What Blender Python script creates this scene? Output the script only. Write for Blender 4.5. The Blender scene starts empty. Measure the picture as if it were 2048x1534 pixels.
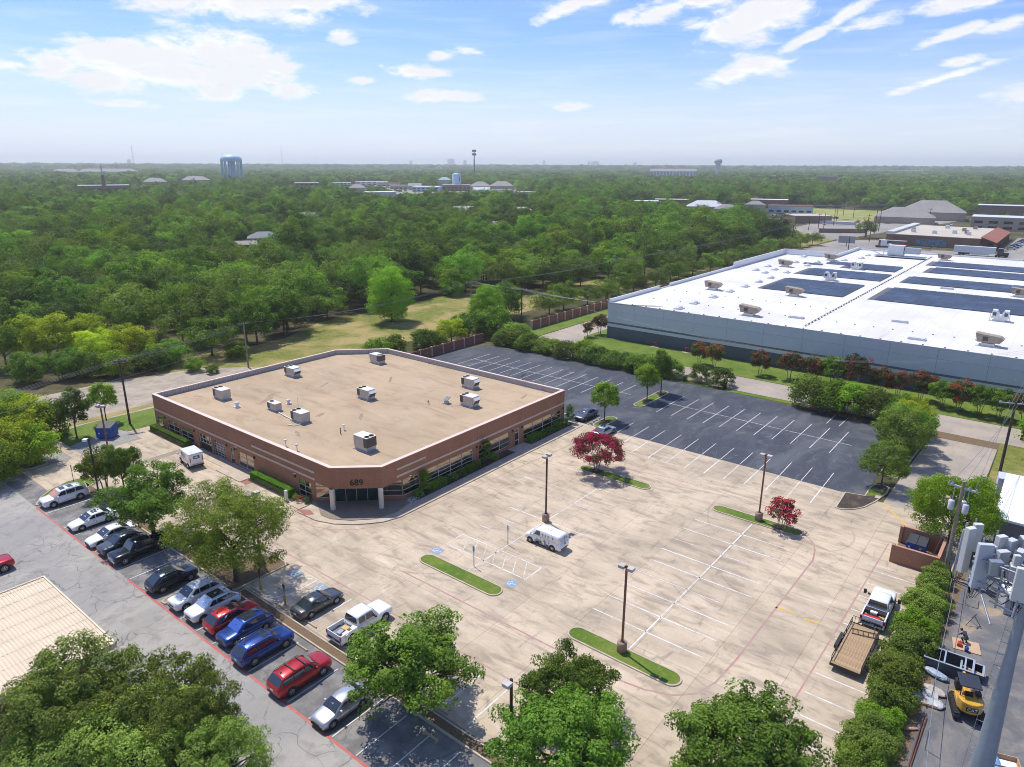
import bpy, math, random
import numpy as np
from mathutils import Vector, Matrix
R = math.radians
random.seed(7)
rng = np.random.default_rng(11)
sc = bpy.context.scene
COL = sc.collection
PI = math.pi

# ---------------------------------------------------------------- camera
cam_d = bpy.data.cameras.new('camera')
cam = bpy.data.objects.new('camera', cam_d); COL.objects.link(cam)
cam_d.sensor_fit = 'HORIZONTAL'; cam_d.sensor_width = 36.0
cam_d.lens = 1399.0 / 2048.0 * 36.0
cam_d.clip_start = 0.5; cam_d.clip_end = 90000
HEAD, PITCH, ROLL = R(38.6), math.atan(438 / 1399.0), math.atan(7 / 2048.0)
f_ = Vector((math.cos(HEAD) * math.cos(PITCH), math.sin(HEAD) * math.cos(PITCH), -math.sin(PITCH)))
r_ = Vector((math.sin(HEAD), -math.cos(HEAD), 0))
u_ = r_.cross(f_)
r2 = r_ * math.cos(ROLL) + u_ * math.sin(ROLL)
u2 = u_ * math.cos(ROLL) - r_ * math.sin(ROLL)
m = Matrix((r2, u2, -f_)).transposed().to_4x4()
m.translation = Vector((0, 0, 39.2))
cam.matrix_world = m
sc.camera = cam

# ---------------------------------------------------------------- sun and sky
SUN_EL, SUN_AZ = R(63), math.atan2(0.97, 0.24)      # from +Y, slightly +X
sund = bpy.data.lights.new('sun', 'SUN'); sun = bpy.data.objects.new('sun', sund); COL.objects.link(sun)
sund.energy = 4.2; sund.angle = R(0.53); sund.color = (1.0, 0.955, 0.88)
sdir = Vector((math.cos(SUN_AZ) * math.cos(SUN_EL), math.sin(SUN_AZ) * math.cos(SUN_EL), math.sin(SUN_EL)))
sun.rotation_euler = sdir.to_track_quat('Z', 'Y').to_euler()
vs = sc.view_settings
sc.display_settings.display_device = 'sRGB'
vs.view_transform = 'Standard'; vs.look = 'None'; vs.gamma = 1; vs.use_curve_mapping = False
vs.exposure = 0.13
sc.cycles.pixel_filter_type = 'BLACKMAN_HARRIS'; sc.cycles.filter_width = 1.0
sc.cycles.use_denoising = True
sc.cycles.max_bounces = 6; sc.cycles.diffuse_bounces = 3; sc.cycles.glossy_bounces = 2
sc.cycles.transmission_bounces = 3; sc.cycles.transparent_max_bounces = 8; sc.cycles.volume_bounces = 1
sc.cycles.sample_clamp_indirect = 4
sc.cycles.caustics_reflective = False; sc.cycles.caustics_refractive = False

class NT:
    "small helper to write node trees"
    def __init__(s, tree): s.t = tree; tree.nodes.clear()
    def n(s, typ, **kw):
        nd = s.t.nodes.new(typ)
        for k, v in kw.items():
            if k.startswith('i_'):
                key = k[2:]
                key = int(key) if key.isdigit() else key.replace('_', ' ')
                inp = nd.inputs[key]
                if hasattr(v, 'is_output') or isinstance(v, bpy.types.NodeSocket): s.t.links.new(v, inp)
                else: inp.default_value = v
            else: setattr(nd, k, v)
        return nd
    def math(s, op, a, b=None, c=None, clamp=False):
        nd = s.t.nodes.new('ShaderNodeMath'); nd.operation = op; nd.use_clamp = clamp
        for i, v in enumerate((a, b, c)):
            if v is None: continue
            if isinstance(v, bpy.types.NodeSocket): s.t.links.new(v, nd.inputs[i])
            else: nd.inputs[i].default_value = v
        return nd.outputs[0]
    def mix(s, fac, a, b, blend='MIX'):
        nd = s.t.nodes.new('ShaderNodeMix'); nd.data_type = 'RGBA'; nd.blend_type = blend
        for i, v in ((0, fac), (6, a), (7, b)):
            if isinstance(v, bpy.types.NodeSocket): s.t.links.new(v, nd.inputs[i])
            else: nd.inputs[i].default_value = v if i == 0 else (tuple(v) + (1,) if len(v) == 3 else v)
        return nd.outputs[2]
    def ramp(s, fac, lo, hi, a=0.0, b=1.0):
        nd = s.t.nodes.new('ShaderNodeMapRange'); nd.clamp = True; nd.interpolation_type = 'SMOOTHSTEP'
        if isinstance(fac, bpy.types.NodeSocket): s.t.links.new(fac, nd.inputs[0])
        nd.inputs[1].default_value = lo; nd.inputs[2].default_value = hi
        nd.inputs[3].default_value = a; nd.inputs[4].default_value = b
        return nd.outputs[0]
    def noise(s, vec, scale, detail=4, rough=.55, dist=0.0):
        nd = s.t.nodes.new('ShaderNodeTexNoise'); s.t.links.new(vec, nd.inputs['Vector'])
        nd.inputs['Scale'].default_value = scale; nd.inputs['Detail'].default_value = detail
        nd.inputs['Roughness'].default_value = rough; nd.inputs['Distortion'].default_value = dist
        return nd.outputs[0]
    def mapping(s, vec, scale=(1, 1, 1), rot=(0, 0, 0), loc=(0, 0, 0)):
        nd = s.t.nodes.new('ShaderNodeMapping'); s.t.links.new(vec, nd.inputs[0])
        nd.inputs['Scale'].default_value = scale; nd.inputs['Rotation'].default_value = rot; nd.inputs['Location'].default_value = loc
        return nd.outputs[0]
    def link(s, a, b): s.t.links.new(a, b)

w = bpy.data.worlds.new('World'); sc.world = w; w.use_nodes = True
nt = NT(w.node_tree)
sky = nt.n('ShaderNodeTexSky', sky_type='NISHITA', sun_disc=False, sun_elevation=SUN_EL, sun_rotation=PI / 2 - SUN_AZ,
           altitude=200, air_density=1.0, dust_density=0.6, ozone_density=1.6)
SKYK = 0.125
tc = nt.n('ShaderNodeTexCoord')
sep = nt.n('ShaderNodeSeparateXYZ', i_0=tc.outputs['Generated'])
az = nt.math('ARCTAN2', sep.outputs[1], sep.outputs[0])
el = nt.math('ARCSINE', sep.outputs[2])
def cxyz(x, y, z=0.0):
    nd = nt.n('ShaderNodeCombineXYZ')
    for i, v in enumerate((x, y, z)):
        if isinstance(v, bpy.types.NodeSocket): nt.link(v, nd.inputs[i])
        else: nd.inputs[i].default_value = v
    return nd.outputs[0]
sph = cxyz(az, nt.math('MULTIPLY', el, 2.6))
n1 = nt.noise(sph, 15.0, 9, .62, .5)
n2 = nt.noise(sph, 48.0, 6, .65, .3)
nz = nt.math('ADD', nt.math('MULTIPLY', nt.math('SUBTRACT', n1, .5), 5.5), nt.math('MULTIPLY', nt.math('SUBTRACT', n2, .5), 2.0))
# cumulus banks of this sky: azimuth, elevation, half width, half height (degrees), tilt, weight
CL = [(69.59,6.06,1.74,1.00,0.00,1.00),(67.55,6.67,2.05,1.18,0.00,1.00),(65.18,6.94,2.44,1.38,0.00,1.10),(62.73,7.18,2.54,1.47,0.00,1.10),(60.16,7.54,2.56,1.42,0.00,1.10),(58.04,7.53,2.09,1.38,0.00,1.10),(56.45,6.77,1.79,1.03,0.00,1.00),(66.26,5.60,3.35,1.04,0.05,1.10),(62.60,5.79,4.22,1.07,0.00,1.10),(59.04,5.95,3.38,0.77,0.00,1.00),(56.20,5.80,1.56,0.46,0.00,0.90),(72.29,5.82,1.32,0.40,0.00,0.80),(62.61,10.32,3.13,0.70,0.00,1.00),(58.23,10.35,4.00,1.08,0.00,1.10),(55.21,10.84,5.88,0.79,0.00,1.10),(53.95,9.83,2.08,0.81,0.00,0.80),(58.89,8.73,1.98,0.55,0.00,0.60),(55.06,5.11,2.12,0.57,0.00,1.00),(59.83,4.75,2.01,0.65,0.00,0.90),(51.12,8.78,1.07,0.48,0.00,1.00),(46.32,6.57,1.78,0.57,0.00,1.00),(45.21,6.52,1.64,0.31,0.00,0.90),(44.89,4.87,1.51,0.45,0.00,0.90),(43.38,4.93,2.27,0.35,0.00,0.80),(49.94,5.92,0.95,0.27,0.00,0.90),(44.06,7.65,0.82,0.33,0.00,0.70),(42.00,8.08,1.27,0.33,0.00,0.60),(65.78,3.86,1.53,0.25,0.00,0.70),(22.32,6.21,2.40,0.72,-0.25,1.10),(20.66,6.74,2.35,0.77,0.00,1.10),(19.32,6.76,1.06,0.45,0.00,1.00),(21.64,9.70,2.99,1.53,-0.10,1.20),(23.63,9.16,2.05,1.25,-0.10,1.00),(20.04,10.22,2.92,1.21,0.00,1.10),(27.58,10.56,3.15,0.56,-0.30,0.90),(30.42,10.25,1.44,0.44,-0.30,0.80),(25.18,11.09,3.07,0.67,0.00,1.00),(16.96,8.78,2.51,0.43,-0.50,1.00),(15.51,9.65,1.84,0.48,-0.50,0.90),(34.80,10.77,2.19,0.51,-0.40,1.00),(33.00,11.19,1.81,0.38,0.00,0.80),(13.62,9.22,2.08,0.41,-0.20,0.70),(8.58,9.81,3.44,0.50,-0.05,1.10),(8.58,8.21,2.44,0.40,-0.30,1.00),(5.97,8.47,1.79,0.44,-0.20,0.90),(9.51,5.34,3.61,0.33,-0.28,1.00),(8.28,6.40,1.21,0.32,-0.10,0.90),(34.44,4.15,1.29,0.28,0.00,0.80),(2.65,4.18,2.87,0.57,0.00,0.80)]
best = None
for (a, e, ra, re, tilt, wt) in CL:
    da = nt.math('SUBTRACT', az, R(a)); de = nt.math('SUBTRACT', el, R(e))
    de = nt.math('SUBTRACT', de, nt.math('MULTIPLY', da, tilt))
    q = nt.math('ADD', nt.math('POWER', nt.math('DIVIDE', nt.math('ABSOLUTE', da), R(ra)), 2.0), nt.math('POWER', nt.math('DIVIDE', nt.math('ABSOLUTE', de), R(re)), 2.0))
    v = nt.math('MULTIPLY', nt.math('SUBTRACT', 1.0, nt.math('SQRT', q)), wt)
    v = nt.math('MAXIMUM', v, -1.2)
    best = v if best is None else nt.math('MAXIMUM', best, v)
core = nt.math('ADD', nt.math('MULTIPLY', best, 1.55), nt.math('MULTIPLY', nz, .80))
m1 = nt.math('MULTIPLY', nt.ramp(core, -.42, 1.0), .99)
# scattered clouds over the rest of the sky, higher up
zz = nt.math('MAXIMUM', sep.outputs[2], .05)
pl = cxyz(nt.math('DIVIDE', sep.outputs[0], zz), nt.math('DIVIDE', sep.outputs[1], zz))
m2 = nt.math('MULTIPLY', nt.ramp(nt.noise(pl, .55, 8, .6, .2), .56, .72), nt.ramp(el, R(12.5), R(20)))
# thin streaky veil, thickening towards the horizon
streak = nt.noise(nt.mapping(sph, (2.2, 9.0, 1), (0, 0, R(14))), 3.0, 7, .6, .3)
veil = nt.math('MULTIPLY', nt.ramp(streak, .42, .78), .34)
low = nt.ramp(el, R(-1), R(9.5), 1.0, .0)
veil = nt.math('ADD', nt.math('MULTIPLY', veil, nt.ramp(el, R(30), R(3), .35, 1.0)), low, clamp=True)
skyc = nt.n('ShaderNodeMix', data_type='RGBA', blend_type='MULTIPLY'); skyc.inputs[0].default_value = 1
nt.link(sky.outputs[0], skyc.inputs[6]); skyc.inputs[7].default_value = (SKYK * .70, SKYK * .86, SKYK * 1.26, 1)
c1 = nt.mix(nt.math('MULTIPLY', veil, .88), skyc.outputs[2], (.83, .885, .97))
shade = nt.ramp(nt.math('ADD', nt.math('MULTIPLY', core, .22), nt.noise(nt.mapping(sph, (1, 1, 1), (0, 0, 0), (0, -.012, 0)), 15.0, 6, .6, .5)), .80, .45)
ccol = nt.mix(shade, (.86, .865, .90), (1.0, 1.0, 1.0))
c2 = nt.mix(nt.math('MAXIMUM', m1, m2), c1, ccol)
bg = nt.n('ShaderNodeBackground', i_0=c2, i_1=1.0)
out = nt.n('ShaderNodeOutputWorld', i_0=bg.outputs[0])
w.cycles.sampling_method = 'MANUAL'; w.cycles.sample_map_resolution = 512

# ---------------------------------------------------------------- materials
MATS = {}
def pos(nt):
    return nt.n('ShaderNodeNewGeometry').outputs['Position']
def finish(nt, col, rough=.8, metal=0.0, bump=None, bstr=.3, bdist=.02, spec=.4, coat=0.0, emis=None):
    b = nt.n('ShaderNodeBsdfPrincipled')
    for k, v in (('Base Color', col), ('Roughness', rough), ('Metallic', metal), ('Specular IOR Level', spec), ('Coat Weight', coat)):
        if isinstance(v, bpy.types.NodeSocket): nt.link(v, b.inputs[k])
        elif k == 'Base Color': b.inputs[k].default_value = tuple(v) + (1,)
        else: b.inputs[k].default_value = v
    b.inputs['Coat Roughness'].default_value = .06
    if bump is not None:
        bn = nt.n('ShaderNodeBump', i_Strength=bstr, i_Distance=bdist, i_Height=bump)
        nt.link(bn.outputs[0], b.inputs['Normal'])
    o = nt.n('ShaderNodeOutputMaterial'); nt.link(b.outputs[0], o.inputs[0])
    return b
def newmat(name):
    m = bpy.data.materials.new(name); m.use_nodes = True
    return m, NT(m.node_tree)
def M(name, col, rough=.6, metal=0.0, var=.18, scale=1.5, coat=0.0, spec=.4, fine=0.0):
    "plain material with procedural tone variation (cached)"
    if name in MATS: return MATS[name]
    m, nt = newmat(name)
    if var > 0:
        p = nt.n('ShaderNodeTexCoord').outputs['Object']
        a = nt.noise(p, scale, 5, .6)
        b = nt.noise(p, scale * 9, 3, .6)
        v = nt.math('ADD', nt.math('MULTIPLY', a, .65), nt.math('MULTIPLY', b, .35))
        k = nt.ramp(v, .3, .7, 1 - var, 1 + var * .6)
        g = nt.n('ShaderNodeCombineColor')
        for i in range(3): nt.link(nt.math('MULTIPLY', k, col[i]), g.inputs[i])
        c = g.outputs[0]
    else: c = col
    finish(nt, c, rough, metal, coat=coat, spec=spec)
    MATS[name] = m
    return m
def paint(name, col, metal=.25, rough=.32):
    return M('paint_' + name, col, rough, metal, var=.04, scale=3, coat=.8)

# ---------------------------------------------------------------- mesh builder
class MB:
    def __init__(s): s.v = []; s.f = []; s.sm = []
    def add(s, vs, fs, smooth=False):
        o = len(s.v); s.v += [tuple(p) for p in vs]
        for f in fs: s.f.append(tuple(i + o for i in f)); s.sm.append(smooth)
        return s
    def box(s, x0, x1, y0, y1, z0, z1, rz=0.0, at=(0, 0, 0)):
        vs = [(x, y, z) for z in (z0, z1) for y in (y0, y1) for x in (x0, x1)]
        c, n = math.cos(rz), math.sin(rz)
        vs = [(at[0] + x * c - y * n, at[1] + x * n + y * c, at[2] + z) for x, y, z in vs]
        return s.add(vs, [(0, 2, 3, 1), (4, 5, 7, 6), (0, 1, 5, 4), (1, 3, 7, 5), (3, 2, 6, 7), (2, 0, 4, 6)])
    def prism(s, poly, z0, z1):
        n = len(poly)
        if sum(poly[i][0] * poly[(i + 1) % n][1] - poly[(i + 1) % n][0] * poly[i][1] for i in range(n)) < 0: poly = poly[::-1]
        vs = [(x, y, z0) for x, y in poly] + [(x, y, z1) for x, y in poly]
        fs = [tuple(range(n))[::-1], tuple(range(n, 2 * n))] + [(i, (i + 1) % n, n + (i + 1) % n, n + i) for i in range(n)]
        return s.add(vs, fs)
    def sheet(s, poly, z):
        n = len(poly)
        if sum(poly[i][0] * poly[(i + 1) % n][1] - poly[(i + 1) % n][0] * poly[i][1] for i in range(n)) < 0: poly = poly[::-1]
        return s.add([(x, y, z) for x, y in poly], [tuple(range(n))])
    def frus(s, p0, p1, a0, a1, b0, b1, rz=0.0, at=(0,0,0)):
        pass
    def slab(s, pts, nrm, t):
        "polygon in 3D extruded by t along nrm"
        n = len(pts); nrm = Vector(nrm).normalized() * t
        vs = [Vector(p) for p in pts] + [Vector(p) + nrm for p in pts]
        return s.add(vs, [tuple(range(n))[::-1], tuple(range(n, 2 * n))] + [(i, (i + 1) % n, n + (i + 1) % n, n + i) for i in range(n)])
    def tube(s, pts, rad, n=8, cap=True, smooth=True):
        pts = [Vector(p) for p in pts]
        if not hasattr(rad, '__len__'): rad = [rad] * len(pts)
        rings = []
        for i, p in enumerate(pts):
            d = (pts[min(i + 1, len(pts) - 1)] - pts[max(i - 1, 0)])
            d = d.normalized() if d.length > 1e-9 else Vector((0, 0, 1))
            a = d.cross(Vector((0, 0, 1)) if abs(d.z) < .9 else Vector((1, 0, 0))).normalized(); b = d.cross(a)
            rings.append([p + (a * math.cos(2 * PI * k / n) + b * math.sin(2 * PI * k / n)) * rad[i] for k in range(n)])
        vs = [v for r in rings for v in r]; fs = []
        for i in range(len(pts) - 1):
            for k in range(n):
                fs.append((i * n + k, i * n + (k + 1) % n, (i + 1) * n + (k + 1) % n, (i + 1) * n + k))
        s.add(vs, fs, smooth)
        if cap:
            s.add(rings[0], [tuple(range(n))]); s.add(rings[-1], [tuple(range(n))[::-1]])
        return s
    def lathe(s, prof, n=16, at=(0, 0, 0), smooth=True, axis='z'):
        vs = []
        for r, z in prof:
            for k in range(n):
                c, q = r * math.cos(2 * PI * k / n), r * math.sin(2 * PI * k / n)
                p = (c, q, z) if axis == 'z' else (c, z, q) if axis == 'y' else (z, c, q)
                vs.append((p[0] + at[0], p[1] + at[1], p[2] + at[2]))
        fs = [(i * n + k, i * n + (k + 1) % n, (i + 1) * n + (k + 1) % n, (i + 1) * n + k) for i in range(len(prof) - 1) for k in range(n)]
        return s.add(vs, fs, smooth)
    def loft(s, rings, smooth=True, cap=True):
        n = len(rings[0]); vs = [p for r in rings for p in r]
        fs = [(i * n + k, i * n + (k + 1) % n, (i + 1) * n + (k + 1) % n, (i + 1) * n + k) for i in range(len(rings) - 1) for k in range(n)]
        if cap: fs += [tuple(range(n))[::-1], tuple(range((len(rings) - 1) * n, len(rings) * n))]
        return s.add(vs, fs, smooth)
    def obj(s, name, mat=None, parent=None, bevel=0, **props):
        me = bpy.data.meshes.new(name); me.from_pydata(s.v, [], s.f); me.update()
        if any(s.sm): me.polygons.foreach_set('use_smooth', s.sm)
        if mat: me.materials.append(mat)
        o = bpy.data.objects.new(name, me); COL.objects.link(o)
        if parent: o.parent = parent
        if bevel:
            b = o.modifiers.new('bevel', 'BEVEL'); b.width = bevel; b.segments = 2; b.limit_method = 'ANGLE'
        for k, v in props.items(): o[k] = v
        return o
def thing(name, label, cat, loc=(0, 0, 0), rz=0.0, group=None):
    o = bpy.data.objects.new(name, None); COL.objects.link(o); o.empty_display_size = .5
    o.location = loc; o.rotation_euler = (0, 0, rz); o['label'] = label; o['category'] = cat
    if group: o['group'] = group
    return o
def tag(o, label, cat, group=None):
    o['label'] = label; o['category'] = cat
    if group: o['group'] = group
    return o
def dup(root, loc, rz=None, label=None, group=None, scale=None):
    r = root.copy(); COL.objects.link(r); r.location = loc
    if rz is not None: r.rotation_euler = (0, 0, rz)
    if scale is not None: r.scale = scale
    if label: r['label'] = label
    if group: r['group'] = group
    for ch in root.children:
        c = ch.copy(); COL.objects.link(c); c.parent = r
        for g in ch.children:
            d = g.copy(); COL.objects.link(d); d.parent = c
    return r
def capsule(x0, x1, y0, y1, n=8, axis=1):
    "rounded strip outline"
    r = (x1 - x0) / 2 if axis == 1 else (y1 - y0) / 2
    P = []
    if axis == 1:
        for k in range(n + 1): P.append(((x0 + x1) / 2 + r * math.cos(PI * k / n), y1 - r + r * math.sin(PI * k / n)))
        for k in range(n + 1): P.append(((x0 + x1) / 2 - r * math.cos(PI * k / n), y0 + r - r * math.sin(PI * k / n)))
    else:
        for k in range(n + 1): P.append((x1 - r + r * math.sin(PI * k / n), (y0 + y1) / 2 - r * math.cos(PI * k / n)))
        for k in range(n + 1): P.append((x0 + r - r * math.sin(PI * k / n), (y0 + y1) / 2 + r * math.cos(PI * k / n)))
    return P
def inset(poly, d):
    n = len(poly); A = sum(poly[i][0] * poly[(i + 1) % n][1] - poly[(i + 1) % n][0] * poly[i][1] for i in range(n))
    sg = 1 if A > 0 else -1; out = []
    for i in range(n):
        p0, p1, p2 = Vector(poly[i - 1]), Vector(poly[i]), Vector(poly[(i + 1) % n])
        e1, e2 = (p1 - p0), (p2 - p1)
        if e1.length < 1e-6 or e2.length < 1e-6: out.append(tuple(p1)); continue
        n1 = Vector((-e1.y, e1.x)).normalized() * sg; n2 = Vector((-e2.y, e2.x)).normalized() * sg
        q = (n1 + n2); q = q.normalized() if q.length > 1e-6 else n1
        out.append(tuple(p1 + q * d / max(.4, q.dot(n1))))
    return out

# ---------------------------------------------------------------- ground materials
def m_ground():
    m, nt = newmat('wild_ground'); p = pos(nt)
    a = nt.noise(p, .03, 6, .6); b = nt.noise(p, .4, 5, .6); c = nt.noise(p, 3.5, 4, .6)
    g = nt.mix(nt.ramp(a, .4, .6), (.075, .10, .030), (.20, .165, .085))
    g = nt.mix(nt.ramp(b, .42, .62, 0, .7), g, (.10, .085, .05))
    g = nt.mix(nt.ramp(c, .3, .7, 0, .5), g, (.05, .055, .022))
    finish(nt, g, .95, bump=c, bstr=.4, bdist=.1, spec=.1); return m
def m_dry():
    m, nt = newmat('dry_grass'); p = pos(nt)
    a = nt.noise(p, .09, 6, .65, .4); b = nt.noise(p, .9, 5, .6); c = nt.noise(p, 6, 3, .6)
    g = nt.mix(nt.ramp(a, .40, .62), (.15, .18, .035), (.42, .31, .14))
    g = nt.mix(nt.ramp(b, .4, .65, 0, .6), g, (.30, .27, .08))
    g = nt.mix(nt.ramp(c, .35, .7, 0, .35), g, (.09, .09, .03))
    finish(nt, g, .95, bump=c, bstr=.4, bdist=.06, spec=.1); return m
def m_lawn():
    m, nt = newmat('mown_lawn'); p = pos(nt)
    a = nt.noise(p, .22, 5, .6, .3); b = nt.noise(p, 1.6, 5, .65); c = nt.noise(p, 14, 3, .6)
    st = nt.n('ShaderNodeTexWave', i_Vector=p, i_Scale=.55, i_Distortion=1.2); st.bands_direction = 'Y'
    g = nt.mix(nt.ramp(a, .35, .66), (.10, .170, .020), (.185, .225, .042))
    g = nt.mix(nt.ramp(b, .50, .72, 0, .7), g, (.30, .27, .11))
    g = nt.mix(nt.ramp(c, .35, .7, 0, .5), g, (.055, .12, .012))
    g = nt.mix(nt.math('MULTIPLY', st.outputs[1], .12), g, (.06, .14, .01))
    finish(nt, g, .9, bump=c, bstr=.5, bdist=.04, spec=.15); return m
def m_conc():
    m, nt = newmat('lot_concrete'); p = pos(nt)
    oi = nt.n('ShaderNodeObjectInfo')
    a = nt.noise(p, .10, 6, .62, .5); b = nt.noise(nt.mapping(p, (1.1, .35, 1), (0, 0, .35)), .8, 6, .65, .6)
    c = nt.noise(p, 5, 5, .6); d = nt.noise(p, 30, 3, .6)
    g = nt.mix(nt.ramp(a, .35, .68), (.605, .485, .345), (.45, .362, .258))
    g = nt.mix(nt.ramp(b, .45, .68, 0, .78), g, (.30, .24, .175))
    g = nt.mix(nt.ramp(b, .44, .28, 0, .55), g, (.72, .61, .49))
    tone = nt.math('ADD', .93, nt.math('MULTIPLY', oi.outputs['Random'], .12))
    g = nt.mix(1.0, g, cc(nt, tone), 'MULTIPLY')
    g = nt.mix(nt.ramp(c, .52, .75, 0, .30), g, (.30, .26, .21))
    g = nt.mix(nt.ramp(d, .3, .7, 0, .12), g, (.28, .25, .2))
    # curved tyre tracks worn into the lanes
    tv = nt.n('ShaderNodeTexVoronoi', feature='F1'); nt.link(p, tv.inputs['Vector']); tv.inputs['Scale'].default_value = .045
    tr = nt.math('ABSOLUTE', nt.math('SINE', nt.math('MULTIPLY', tv.outputs['Distance'], 13)))
    g = nt.mix(nt.math('MULTIPLY', nt.math('MULTIPLY', nt.ramp(tr, .10, .02), nt.ramp(nt.noise(p, .12, 4, .6), .50, .62)), .30), g, (.20, .17, .14))
    # oil and tyre staining along the stalls, worn drive lines
    e = nt.noise(nt.mapping(p, (.5, 1.6, 1), (0, 0, -.1)), .55, 6, .7, .8)
    g = nt.mix(nt.ramp(e, .56, .72, 0, .62), g, (.21, .18, .145))
    finish(nt, g, .85, bump=c, bstr=.25, bdist=.01, spec=.25); return m
def cc(nt, v):
    g = nt.n('ShaderNodeCombineColor')
    for i in range(3): nt.link(v, g.inputs[i])
    return g.outputs[0]
def m_pink():
    m, nt = newmat('drive_concrete'); p = pos(nt)
    a = nt.noise(p, .14, 6, .62, .5); b = nt.noise(nt.mapping(p, (.4, 1, 1)), 1.1, 6, .65, .5); c = nt.noise(p, 9, 4, .6)
    g = nt.mix(nt.ramp(a, .35, .65), (.43, .36, .285), (.34, .295, .25))
    g = nt.mix(nt.ramp(b, .5, .72, 0, .45), g, (.27, .23, .19))
    g = nt.mix(nt.ramp(c, .5, .8, 0, .3), g, (.24, .2, .17))
    finish(nt, g, .9, spec=.2); return m
def m_old():
    m, nt = newmat('old_asphalt'); p = pos(nt)
    a = nt.noise(p, .09, 6, .65, .6); b = nt.noise(p, .7, 6, .65, .4); c = nt.noise(p, 12, 4, .65)
    g = nt.mix(nt.ramp(a, .36, .64), (.315, .300, .275), (.41, .380, .335))
    g = nt.mix(nt.ramp(b, .48, .70, 0, .6), g, (.23, .21, .19))
    g = nt.mix(nt.ramp(b, .42, .25, 0, .5), g, (.47, .44, .39))
    g = nt.mix(nt.ramp(c, .4, .75, 0, .35), g, (.15, .14, .13))
    # stall strip beside the kerb is darker, newer asphalt
    s = nt.n('ShaderNodeSeparateXYZ', i_0=p)
    st = nt.math('MULTIPLY', nt.ramp(s.outputs[0], 23.25, 23.45), nt.ramp(s.outputs[0], 29.5, 29.3))
    wob = nt.ramp(nt.noise(p, .5, 4, .6), .35, .62, .35, .95)
    g = nt.mix(nt.math('MULTIPLY', st, wob), g, (.15, .145, .14))
    # wandering sealed cracks
    wv = nt.n('ShaderNodeTexNoise', i_Vector=p, i_Scale=.35, i_Detail=5.0)
    off = nt.n('ShaderNodeVectorMath', operation='MULTIPLY_ADD'); nt.link(wv.outputs[1], off.inputs[0]); off.inputs[1].default_value = (3.6, 3.6, 0); nt.link(p, off.inputs[2])
    flat = nt.n('ShaderNodeVectorMath', operation='MULTIPLY'); nt.link(off.outputs[0], flat.inputs[0]); flat.inputs[1].default_value = (1, 1, 0)
    vo = nt.n('ShaderNodeTexVoronoi', feature='DISTANCE_TO_EDGE'); nt.link(flat.outputs[0], vo.inputs['Vector']); vo.inputs['Scale'].default_value = .27
    gate = nt.ramp(nt.noise(p, .22, 3, .5), .40, .50)
    k = nt.math('MULTIPLY', nt.ramp(vo.outputs[0], .011, .003), gate)
    g = nt.mix(nt.math('MULTIPLY', k, .55), g, (.08, .08, .085))
    vo2 = nt.n('ShaderNodeTexVoronoi', feature='DISTANCE_TO_EDGE'); nt.link(flat.outputs[0], vo2.inputs['Vector']); vo2.inputs['Scale'].default_value = .9
    k2 = nt.math('MULTIPLY', nt.ramp(vo2.outputs[0], .030, .008), nt.ramp(nt.noise(p, .16, 3, .5), .54, .62))
    g = nt.mix(nt.math('MULTIPLY', k2, .6), g, (.10, .10, .10))
    finish(nt, g, .9, bump=c, bstr=.3, bdist=.01, spec=.25); return m
def m_black():
    m, nt = newmat('sealed_asphalt'); p = pos(nt)
    a = nt.noise(nt.mapping(p, (.55, 1.3, 1), (0, 0, .25)), .12, 7, .65, .9); b = nt.noise(p, .5, 6, .65, 1.2); c = nt.noise(p, 14, 3, .6)
    g = nt.mix(nt.ramp(a, .42, .66), (.050, .057, .072), (.105, .110, .122))
    g = nt.mix(nt.ramp(b, .55, .78, 0, .65), g, (.20, .195, .19))
    # tyre scuff rings
    d = nt.n('ShaderNodeTexVoronoi', feature='F1'); nt.link(p, d.inputs['Vector']); d.inputs['Scale'].default_value = .075; d.inputs['Randomness'].default_value = 1
    sn = nt.math('ABSOLUTE', nt.math('SINE', nt.math('MULTIPLY', d.outputs['Distance'], 24)))
    ring = nt.math('MULTIPLY', nt.ramp(sn, .09, .02), nt.ramp(nt.noise(p, .16, 4, .6), .50, .60))
    g = nt.mix(nt.math('MULTIPLY', ring, .5), g, (.16, .165, .175))
    e = nt.noise(nt.mapping(p, (1.6, .4, 1), (0, 0, .15)), .8, 6, .7, .8); g = nt.mix(nt.ramp(e, .60, .78, 0, .6), g, (.17, .168, .165)); g = nt.mix(nt.ramp(e, .38, .26, 0, .7), g, (.028, .032, .040))
    g = nt.mix(nt.ramp(c, .5, .8, 0, .3), g, (.10, .10, .10))
    finish(nt, g, .75, bump=c, bstr=.3, bdist=.008, spec=.3); return m
def m_yard():
    m, nt = newmat('yard_asphalt'); p = pos(nt)
    a = nt.noise(p, .28, 7, .68, .7); b = nt.noise(p, 1.4, 6, .65, .5); c = nt.noise(p, 12, 3, .6)
    g = nt.mix(nt.ramp(a, .40, .62), (.125, .125, .13), (.21, .195, .18))
    g = nt.mix(nt.ramp(a, .58, .70, 0, .85), g, (.40, .29, .18))
    g = nt.mix(nt.ramp(b, .56, .74, 0, .55), g, (.36, .28, .19))
    g = nt.mix(nt.ramp(c, .5, .8, 0, .35), g, (.09, .09, .09))
    finish(nt, g, .9, spec=.25); return m
def m_mulch(name, c1, c2):
    m, nt = newmat(name); p = pos(nt)
    a = nt.noise(p, .8, 5, .6); c = nt.noise(p, 9, 5, .7)
    g = nt.mix(nt.ramp(c, .35, .65), c1, c2); g = nt.mix(nt.ramp(a, .45, .7, 0, .5), g, (.20, .15, .09))
    finish(nt, g, .95, bump=c, bstr=.8, bdist=.06, spec=.1); return m
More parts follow.
